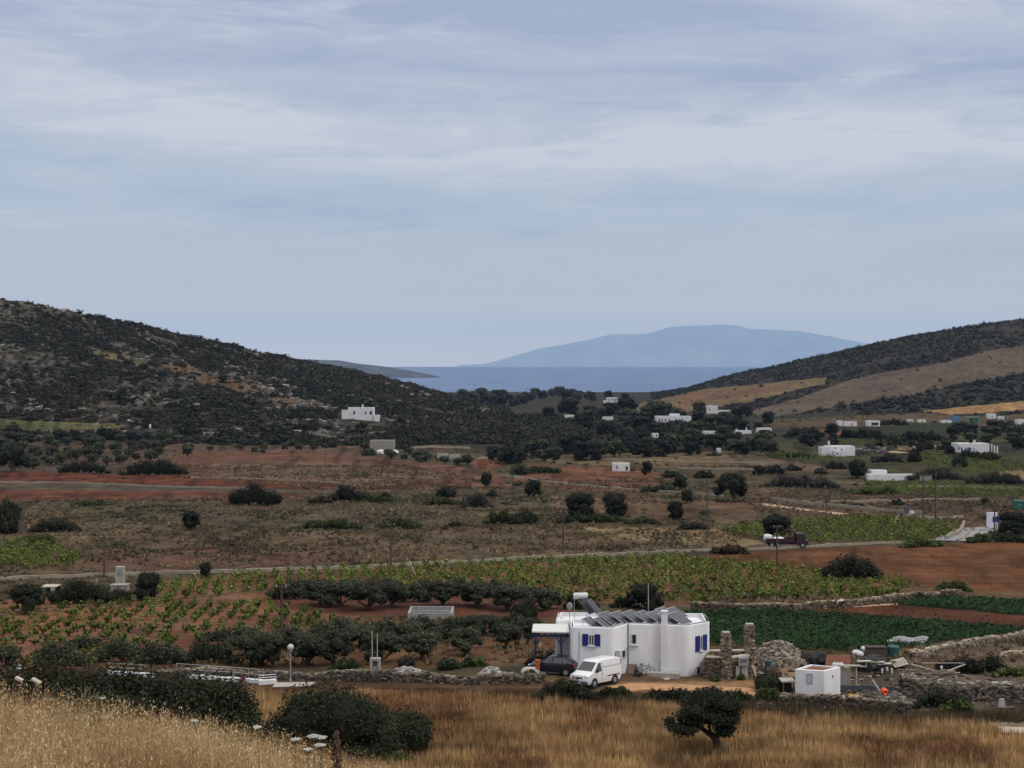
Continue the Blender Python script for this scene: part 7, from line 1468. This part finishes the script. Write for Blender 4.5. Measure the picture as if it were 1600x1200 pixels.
# ---------------------------------------------------------------- poles and cables
POLE_TOP = {}
def build_poles():
    PL = [(163, 836, 906, 1, 'utility pole beside the pump cabinet at the left'), (440, 912, 1000, 1, 'utility pole at the corner of the near vineyard, rising from the olive grove'), (611, 817, 886, 1, 'utility pole on the road edge in front of the low green mats'), (880, 797, 867, 1, 'utility pole on the road edge below the big dark pair of trees'),
          (1105, 752, 843, 1, 'tall utility pole standing in the pale stubble left of the lorry'), (1214, 820, 891, 1, 'utility pole in front of the lorry at the vineyard corner'), (1291, 780, 815, 0, 'thin pole at the end of the pale dirt road'), (1554, 782, 834, 1, 'utility pole beside the white kiosk panel'),
          (508, 707, 752, 1, 'utility pole between the red strip and the reddish field'), (236, 684, 716, 0, 'thin pole in the olive grove at the foot of the left hill'), (801, 727, 772, 0, 'thin pole beside the small tree in the reddish field'), (1318, 649, 672, 0, 'thin pole behind the white cottages on the right'), (1542, 676, 690, 0, 'thin pole behind the blue-doored house'), (1301, 690, 707, 0, 'thin pole beside the chimney of the white farmhouse')]
    for (px, t, base, arm, lab) in PL:
        p = g1(px, base); d = p[1]; zt = float(zat(t, d)); h = zt - p[2]; r = .14; e = empty('utility_pole', tuple(p), lab, 'pole', 'wooden utility poles across the plain'); b = MB(); b.tube([[0, 0, -.2], [0, 0, h]], [r, r * .72], 8); b.build('pole', M_pole, e); POLE_TOP[px] = (p[0], p[1], zt - .25)
        if arm: b = MB(); b.box((0, -.10, h - .30), (1.1, .1, .1)); b.build('crossarm', M_pole, e); b = MB(); [b.tube([[x, -.10, h - .25], [x, -.10, h - .08]], [.04, .05], 6) for x in (-.45, .45)]; b.build('insulator', M_frame, e)
    p, q = g1(1442, 812), g1(1457, 811); e = empty('twin_pole', tuple(p), 'pair of tall poles joined by a crossbar above the right-hand vineyard', 'pole'); d = p[1]; zt = float(zat(736, d)) - p[2]; dx = q[0] - p[0]
    for x in (0, dx): b = MB(); b.tube([[x, 0, -.2], [x, 0, zt]], [.16, .12], 8); b.build('pole', M_pole, e)
    for k in (.30, .93): b = MB(); b.box((dx / 2, -.16, zt * k), (dx + (.8 if k > .5 else .1), .12, .14)); b.build('crossbar', M_pole, e)
    POLE_TOP[1442] = (p[0], p[1], p[2] + zt * .93)
    for px, t, base, lab in ((741, 601, 619, 'T-topped pole on the low ridge against the sea, nearer the left hill'), (823, 606, 620, 'T-topped pole on the low ridge against the sea, nearer the village')):
        p = g1(px, base); d = p[1]; h = float(zat(t, d)) - p[2]; e = empty('utility_pole', tuple(p), lab, 'pole', 'poles on the ridge by the sea'); b = MB(); b.tube([[0, 0, -.3], [0, 0, h]], .22, 6); b.build('pole', M_pole, e); b = MB(); b.box((0, 0, h - .6), (4.2, .3, .3)); b.build('crossarm', M_pole, e)
    def cable(a, c, sag, lab, r=.022):
        a, c = np.array(a, float), np.array(c, float); t = np.linspace(0, 1, 26)[:, None]; P = a + (c - a) * t; P[:, 2] -= (4 * sag * t * (1 - t))[:, 0]; b = MB(); b.tube(P, r, 5, cap=False); tag(b.build('cable', M_cable), lab, 'cable')
    a = POLE_TOP[440]; dl = 150; cable(a, (float(XA(-120, dl, zat(955, dl))), dl, float(zat(950, dl))), .8, 'black cable sagging over the near vineyard from the pole in the olive grove')
    cable(POLE_TOP[440], POLE_TOP[611], .8, 'black cable between the grove pole and the road pole behind it')
    q = g1(543, 1030); cable(POLE_TOP[440], (q[0], q[1], q[2] + .3), .1, 'guy wire running down from the grove pole over the olive trees')
    a = POLE_TOP[163]; cable(a, (a[0] - 30, a[1] - 4, a[2] - .6), .9, 'cable running out of the picture from the pole by the pump cabinet')
    cable(POLE_TOP[163], POLE_TOP[611], 1.4, 'long cable along the road from the pump cabinet pole'); cable(POLE_TOP[611], POLE_TOP[880], 1.1, 'cable between the two poles on the road edge'); cable(POLE_TOP[880], POLE_TOP[1105], 1.0, 'cable from the road edge to the tall pole in the pale stubble')
    p = g1(649, 897); b = MB(); z = float(zat(876, p[1] + .5)); b.tube([[p[0], p[1], p[2]], [float(XA(640, p[1] + .5, z)), p[1] + .5, z]], .05, 6); tag(b.build('leaning_stake', M_plank), 'pale stake leaning over at the back of the long vineyard', 'stake')
    p = g1(1397, 816); b = MB(); z = float(zat(804, p[1] + .5)); b.tube([[p[0], p[1], p[2]], [float(XA(1404, p[1] + .5, z)), p[1] + .5, z]], .07, 6); tag(b.build('leaning_stake', M_plank), 'pale stake leaning at the back of the right-hand vineyard', 'stake')
build_poles()

# ---------------------------------------------------------------- houses across the valley
def cottage(label, base_px, base_py, blocks, wins=(), chim=(), m=None, name='white_cottage', cat='house', depth=6.0, posts=(), doors=()):
    """blocks: (left px, right px, top py, forward offset m, depth m); windows: (px, py, w, h in px)"""
    p = g1(base_px, base_py); d = p[1]; z0 = p[2]; e = empty(name, (p[0], p[1], p[2]), label, cat); m = m or M_whitefar
    def X(px, dd): return float(XA(px, dd, z0 + 2)) - p[0]
    for bl in blocks:
        l, r, t, off, dep = bl; dd = d - off; x0, x1 = X(l, dd), X(r, dd); zt = float(zat(t, dd)) - z0; b = MB(); w = .3
        b.box(((x0 + x1) / 2, -off + dep / 2, (zt - .3 - 1.0) / 2), (x1 - x0, dep, zt - .3 + 1.0))
        b.box(((x0 + x1) / 2, -off + w / 2, zt - .15), (x1 - x0, w, .30)); b.box(((x0 + x1) / 2, -off + dep - w / 2, zt - .15), (x1 - x0, w, .30)); b.box((x0 + w / 2, -off + dep / 2, zt - .15), (w, dep - 2 * w, .30)); b.box((x1 - w / 2, -off + dep / 2, zt - .15), (w, dep - 2 * w, .30)); b.build('wall', m, e)
    for nm, lst, mm in (('window', wins, M_dark), ('door', doors, M_bluedoor)):
        for (px, py, w, h, off) in lst:
            dd = d - off; s = ppm(dd); b = MB(); z = float(zat(py, dd)) - z0; b.box((X(px, dd), -off, z), (w / s, .16, h / s)); b.build(nm, mm, e)
    for (px, t, bt, off) in chim: dd = d - off; b = MB(); z1, zb = float(zat(t, dd)) - z0, float(zat(bt, dd)) - z0; b.box((X(px, dd), -off + .6, (z1 + zb) / 2 - .1), (.7, .7, z1 - zb + .2)); b.build('chimney', m, e)
    for (px, t, off) in posts: dd = d - off; b = MB(); z1 = float(zat(t, dd)) - z0; b.box((X(px, dd), -off, z1 / 2 - .2), (.45, .45, z1 + .4)); b.build('porch_post', m, e)
    return e
def build_cottages():
    cottage('white house alone on the slope of the left hill', 563, 656, [(544, 583.5, 637, 0, 7), (534, 543.7, 641, 1.2, 5), (583.8, 592, 648.5, .6, 4)], [(553.5, 645, 3, 5, 0), (571.5, 645, 2, 4.5, 0), (579.5, 645, 3.6, 5, 0)], [(566.5, 632, 637, -1)])
    cottage('bare grey concrete block at the foot of the left hill', 597, 708, [(578, 615, 688.5, 0, 8)], m=M_grey, name='concrete_building', cat='building')
    cottage('low pale ruin right of the grey concrete block', 700, 716, [(683, 700, 709, 0, 3), (702, 718, 710.5, .5, 3)], m=M_cement, name='ruin', cat='ruin')
    for px, py, w, lab in ((596, 709, 16, 'white sheeting at the foot of the grey concrete block'), (617, 709, 12, 'white sheeting at the right of the grey concrete block')):
        p = g1(px, py); s = ppm(p[1]); b = MB(); b.ell((0, 0, .4), (w / s / 2, 1.2, 1.1), jit=.2, seed=px, flat=-.2); tag(b.build('sheeting', M_sack, loc=tuple(p)), lab, 'sheeting')
    cottage('pale little hut with a dark doorway alone in the far red field', 971, 736.5, [(957.5, 984, 724, 0, 4)], [(964, 730, 1.6, 4.5, 0), (979.5, 731.5, 3.4, 5.5, 0)], name='field_hut', cat='hut')
    cottage('white house on the crest in front of the sea', 955, 629.5, [(948, 964.5, 621, 0, 7), (943, 947.8, 625.5, 2, 6)], [(951, 624.5, 1.6, 2.4, 0), (956, 624.5, 1.6, 2.4, 0), (960.5, 624.5, 1.6, 2.4, 0)])
    cottage('flat white roofed house among dark trees left of the village', 890, 655, [(882.5, 897.5, 648.5, 0, 6)])
    cottage('low white house in the trees below the crest house', 949, 657, [(942, 958, 651.5, 0, 6)], [(946, 654.5, 1.5, 2, 0)])
    cottage('long white village house with a row of dark windows', 1050, 662, [(1025, 1080, 650.5, 0, 9), (1047, 1062, 646.5, -3, 5)], [(1030, 656.5, 2, 3.4, 0), (1034.5, 656.5, 1.6, 3.4, 0), (1040, 656.5, 2, 3.4, 0), (1046, 656.5, 2, 3.6, 0), (1066, 655.5, 1.8, 3, 0), (1036, 661.5, 14, 1.6, 0)])
    cottage('white village house with a tower block and a low wing', 1122, 648.5, [(1104, 1121.5, 634.5, 0, 8), (1122, 1141, 641, 1, 6)], [(1108.5, 640, 1.6, 3, 0), (1132, 645.8, 9, 3, 1)], [(1110, 632.5, 635, -2)])
    cottage('white chapel with a bell gable showing above dark trees', 1162, 678, [(1150, 1174, 673, 0, 5)], [], [(1151, 670, 673.4, 0), (1166.5, 668.4, 673.4, 0)], name='chapel', cat='chapel')
    cottage('white flat-roofed house right of the chapel', 1195, 676, [(1184, 1206, 669, 0, 6)], [(1195, 672.6, 17, 2, 0)])
    cottage('tiny white house front between dark trees left of the tall village trees', 1024, 684, [(1019.5, 1029, 677.5, 0, 5)], [(1026, 680.5, 1.6, 3, 0)])
    cottage('small white gable wall at the edge of the dark village wood', 1124, 708, [(1121.5, 1127, 701, 0, 4)])
    cottage('low white roof in the trees left of the chapel', 1108, 679, [(1100, 1118, 674, 0, 6)])
    cottage('pair of joined white cottages beyond the red soil patch', 1325, 665.5, [(1310, 1318, 658, 0, 7), (1318.4, 1339, 659, .6, 6)], [(1331, 663, 2, 2.5, .6)])
    cottage('white cottage with a shaded front, right of the joined pair', 1365, 666, [(1356, 1375, 657.5, 0, 6)], [(1367, 662.4, 11, 4, 0)])  # the wide window entry is a dark slab painting the front's shade
    cottage('white farmhouse with a tall chimney and a rounded annex', 1310, 712, [(1293.5, 1336, 697.5, 0, 8), (1284, 1293.2, 699, .8, 6), (1304.5, 1324, 704.5, 3.5, 3.3)], [(1305, 700, 1.8, 2.2, 0), (1315, 702.5, 2.2, 2.4, 0), (1308, 709, 1.8, 3.6, 3.5)], [(1295.5, 689, 697.5, 0)])
    cottage('white house with a blue door and a pillared porch', 1521, 707, [(1496, 1546, 693, 0, 8), ], [(1498.3, 700.5, 1.8, 5.2, 0), (1502.6, 701, 2.2, 4.4, 0), (1521.8, 701.5, 1.2, 4, 0), (1548, 700, 3, 9, -1)], [(1523.2, 687.5, 693.5, 0)], posts=[(1549.5, 693.5, 0), (1553.8, 696, 1.2), (1558.3, 697, 1.2)], doors=[(1514.6, 701.8, 5.6, 5.6, 0)])
    cottage('long white yard wall building right of the round tree', 1405, 750.5, [(1357, 1437.5, 741.5, 0, 3.0), (1362, 1386, 735, -3.2, 4)], [], name='yard_building', cat='building')
    cottage('grey end block of the long white yard wall', 1447, 751, [(1438, 1456, 743.5, 0, 4)], m=M_grey, name='concrete_building', cat='building')
    cottage('blue shed far off below the golden field', 1494, 659, [(1488.5, 1500, 650, 0, 5)], m=mat('shed_blue', (.08, .16, .30), rough=.7), name='shed', cat='shed')
    p = g1(1520, 660); s = ppm(p[1]); e = empty('shade_frame', tuple(p), 'green open frame shelter right of the blue shed', 'shelter'); mg = mat('shed_green', (.10, .20, .16), rough=.8); b = MB(); b.box((0, 3, 8 / s), (21 / s, 6, .4)); b.build('roof', mg, e)
    for x in (-9.6, 2, 9.6): b = MB(); b.box((x / s, .3, 4 / s), (.5, .5, 8 / s - .41)); b.build('post', mg, e)
    b = MB(); b.box((4 / s, 3, 3.5 / s), (10 / s, 5, 7 / s - .5)); b.build('stack', M_container, e)
    for l, r, t, bpy_, lab in ((1420, 1427, 655.5, 659, 'smallest white hut left of the blue shed'), (1436, 1446.5, 656, 660, 'white hut in the hedge left of the blue shed'), (1472, 1487, 657, 661, 'low white hut touching the blue shed'), (1544, 1556, 646.5, 654, 'white cottage below the end of the golden field'), (1561, 1569, 651, 655.5, 'tiny white cottage right of the one below the golden field'), (1590, 1608, 655.5, 665, 'pale farm building at the right picture edge')):
        cottage(lab, (l + r) / 2, bpy_, [(l, r, t, 0, 5)], [((l + r) / 2, (t + bpy_) / 2 + .5, 1.6, 2.2, 0)])
    stone_wall('stone_ring', 'ring of dark stones beside the white farmhouse', [(1338, 707), (1350, 704), (1368, 703), (1382, 706), (1376, 709), (1352, 710), (1338, 709)], 1.2, 1.2, .9, (.10, .09, .085), (.16, .15, .14), 33, cat='stone wall')
build_cottages()

# ---------------------------------------------------------------- the person working at the edge of the field
def build_person():
    p = g1(1316, 953); rng = np.random.default_rng(2); rz = R(150)
    def skin(name, pts, edges, rad, m, parent, root=0, sub=2):
        me = bpy.data.meshes.new(name); me.from_pydata(pts, edges, []); me.materials.append(m); o = bpy.data.objects.new(name, me); COL.objects.link(o); o.parent = parent
        sk = o.modifiers.new('skin', 'SKIN'); sk.use_smooth_shade = True; L = me.skin_vertices[0].data
        for i, r in enumerate(rad): L[i].radius = (r, r)
        L[root].use_root = True; s = o.modifiers.new('sub', 'SUBSURF'); s.levels = sub; s.render_levels = sub
        return o
    e = empty('person', tuple(p), 'person in a white shirt bending over at the edge of the ploughed strip', 'person', rz=rz)
    # local +x is forward; bent at the hips, hands down at the soil
    pts = [(-.12, 0, .92), (.16, 0, 1.02), (.42, 0, .98), (.56, 0, .93), (.66, 0, .84), (.72, 0, .76),
           (-.10, .10, .86), (.02, .12, .48), (-.06, .12, .08), (.08, .12, .04), (-.10, -.10, .86), (.10, -.12, .47), (.04, -.12, .08), (.18, -.12, .04),
           (.44, .19, .92), (.52, .23, .64), (.62, .18, .40), (.44, -.19, .92), (.56, -.22, .66), (.70, -.14, .44)]
    rad = [.15, .14, .15, .07, .09, .085, .10, .07, .045, .04, .10, .07, .045, .04, .065, .048, .034, .065, .048, .034]
    ed = [(0, 1), (1, 2), (2, 3), (3, 4), (4, 5), (0, 6), (6, 7), (7, 8), (8, 9), (0, 10), (10, 11), (11, 12), (12, 13), (2, 14), (14, 15), (15, 16), (2, 17), (17, 18), (18, 19)]
    for s, (wx, wy, wz), base in ((1, (.62, .18, .40), 16), (-1, (.70, -.14, .44), 19)):
        pts.append((wx + .04, wy, wz - .08)); rad.append(.034); ed.append((base, len(pts) - 1)); pm = len(pts) - 1
        for k, (dx, dy, ln) in enumerate(((.012, .032, .075), (.02, .011, .085), (.02, -.011, .08), (.012, -.03, .065), (-.03, .03 * s, .05))):
            pts.append((wx + .04 + dx * 1.4, wy + dy, wz - .08 - ln * .6)); rad.append(.010); ed.append((pm, len(pts) - 1)); a = len(pts) - 1; pts.append((wx + .04 + dx * .6, wy + dy, wz - .08 - ln)); rad.append(.009); ed.append((a, len(pts) - 1))
    skin('body', pts, ed, rad, M_skin, e)
    sh = [0, 1, 2, 14, 15, 17, 18]; mp = {k: i for i, k in enumerate(sh)}; skin('shirt', [pts[k] for k in sh], [(mp[a], mp[b]) for a, b in ed if a in mp and b in mp], [rad[k] + .022 for k in sh], M_shirt, e)
    tr = [0, 6, 7, 8, 10, 11, 12]; mp = {k: i for i, k in enumerate(tr)}; skin('trousers', [pts[k] if k else (-.13, 0, .88) for k in tr], [(mp[a], mp[b]) for a, b in ed if a in mp and b in mp], [rad[k] + .020 for k in tr], M_trousers, e)
    b = MB(); b.ell((.67, 0, .86), (.115, .10, .10), jit=.04, sub=2); b.build('hair', M_hair, e, smooth=True)
build_person()

# ---------------------------------------------------------------- wild flowers on the near bank
def build_flowers():
    rng = np.random.default_rng(17); M_umbel = mat('umbel_florets', (.36, .38, .32), rough=.8); M_stem = mat('flower_stem', (.13, .13, .06), rough=.8); M_dock = mat('dock_seed', (.085, .045, .035), rough=.9)
    FL = [(490, 1151, 9.6, .042, 'left one of two open white umbels before the big dark bush'), (502, 1153, 9.7, .038, 'right one of two open white umbels before the big dark bush'), (500, 1165, 9.4, .038, 'edge-on white umbel just below two open ones'), (481, 1172, 9.2, .028, 'pale fading umbel below and left of the open ones'), (461, 1156, 9.6, .026, 'flat cream umbel left of the open white ones'), (304, 1127, 10.6, .026, 'round pale umbel over the grass below the hedge'), (402, 1137, 10.2, .028, 'tiny white umbel between the hedge and the big dark bush'), (160, 1092, 11.5, .024, 'tiny white flower before the dark hedge at the left')]
    for i, (px, py, d, r, lab) in enumerate(FL):
        z = float(zat(py, d)); x = float(XA(px, d, z)); g = float(H(x, d)); e = empty('wild_carrot', (x, d, g), lab, 'flower', 'white umbel flowers on the near bank'); h = z - g; b = MB(); b.tube([[.03, .02, -.02], [.01, .0, h * .6], [0, 0, h - .03]], [.005, .004, .003], 5)
        for k in range(12): a = k * .524; b.tube([[0, 0, h - .03], [math.cos(a) * r * .8, math.sin(a) * r * .8, h - .004]], .0015, 3)
        b.build('stem', M_stem, e); b = MB()
        for k in range(46): q = math.sqrt(k / 46) * r; a = k * 2.4; b.ell((math.cos(a) * q, math.sin(a) * q, h + .006 - q * q * 2 + rng.normal(0, .002)), (.0065, .0065, .004), sub=1)
        b.build('umbel', M_umbel, e)
    for px, py, d, lab in ((522, 1143, 9.8, 'reddish-brown dock seed head right of the white umbels'), (68, 1078, 12.6, 'reddish-brown dock stalk before the dark hedge at the left')):
        z = float(zat(py, d)); x = float(XA(px, d, z)); g = float(H(x, d)); b = MB(); h = z - g; b.tube([[0, 0, -.02], [.02, 0, h]], [.006, .003], 5)
        for k in range(160): t = rng.uniform(.45, 1); rr = .07 * (1.15 - t) ** .6; a = rng.uniform(0, 6.28); b.ell((.02 * t + math.cos(a) * rr * rng.random(), math.sin(a) * rr * rng.random(), h * t), (.010, .010, .012), sub=1)
        tag(b.build('dock_plant', M_dock, loc=(x, d, g)), lab, 'plant')
    WD = [(135, 1062, 11.6), (150, 1070, 11.4), (118, 1074, 11.8), (168, 1072, 11.2), (95, 1066, 12.2), (182, 1082, 11.0), (88, 1082, 12.0), (141, 1078, 11.0), (206, 1084, 10.9)]
    pm = []
    for i, (px, py, d) in enumerate(WD):
        z = float(zat(py, d)); x = float(XA(px, d, z)); g = float(H(x, d)); h = z - g; b = MB(); q = np.random.default_rng(i + 70)
        for k in range(4): a = q.uniform(0, 6.28); b.tube([[0, 0, -.02], [math.cos(a) * .03, math.sin(a) * .03, h * .5], [math.cos(a) * .09, math.sin(a) * .09, h * q.uniform(.8, 1.0)]], [.004, .0035, .002], 4); b.c[-1][:] = (.10, .10, .045)
        n = 120; t = q.uniform(.15, 1, n); a = q.uniform(0, 6.28, n); c = np.stack([np.cos(a) * .10 * t, np.sin(a) * .10 * t, h * t * q.uniform(.8, 1, n)], 1); quads(b, c, q.normal(size=(n, 3)) / 1.7, .045, q, leafcol((.085, .09, .036), n, q, .35), .3)
        tag(b.build('tall_weed', M_leaf, loc=(x, d, g), color=True), 'tall pale-green weed standing against the dark hedge', 'weed', 'tall weeds before the dark hedge')
build_flowers()
# ---------------------------------------------------------------- haze
def build_haze(dens=3.0e-5):
    b = MB(); b.box((0, 28000, 728), (84000, 60000, 1564))     # below the land's edge to just above the island's summit
    m = bpy.data.materials.new('haze'); m.use_nodes = True; nt = m.node_tree; nt.nodes.clear()
    o = nt.nodes.new('ShaderNodeOutputMaterial'); v = nt.nodes.new('ShaderNodeVolumePrincipled')
    v.inputs['Color'].default_value = (.43, .66, 1.0, 1); v.inputs['Density'].default_value = dens; v.inputs['Anisotropy'].default_value = 0.0
    nt.links.new(v.outputs[0], o.inputs['Volume'])
    h = b.build('haze', m); tag(h, kind='stuff')
build_haze()
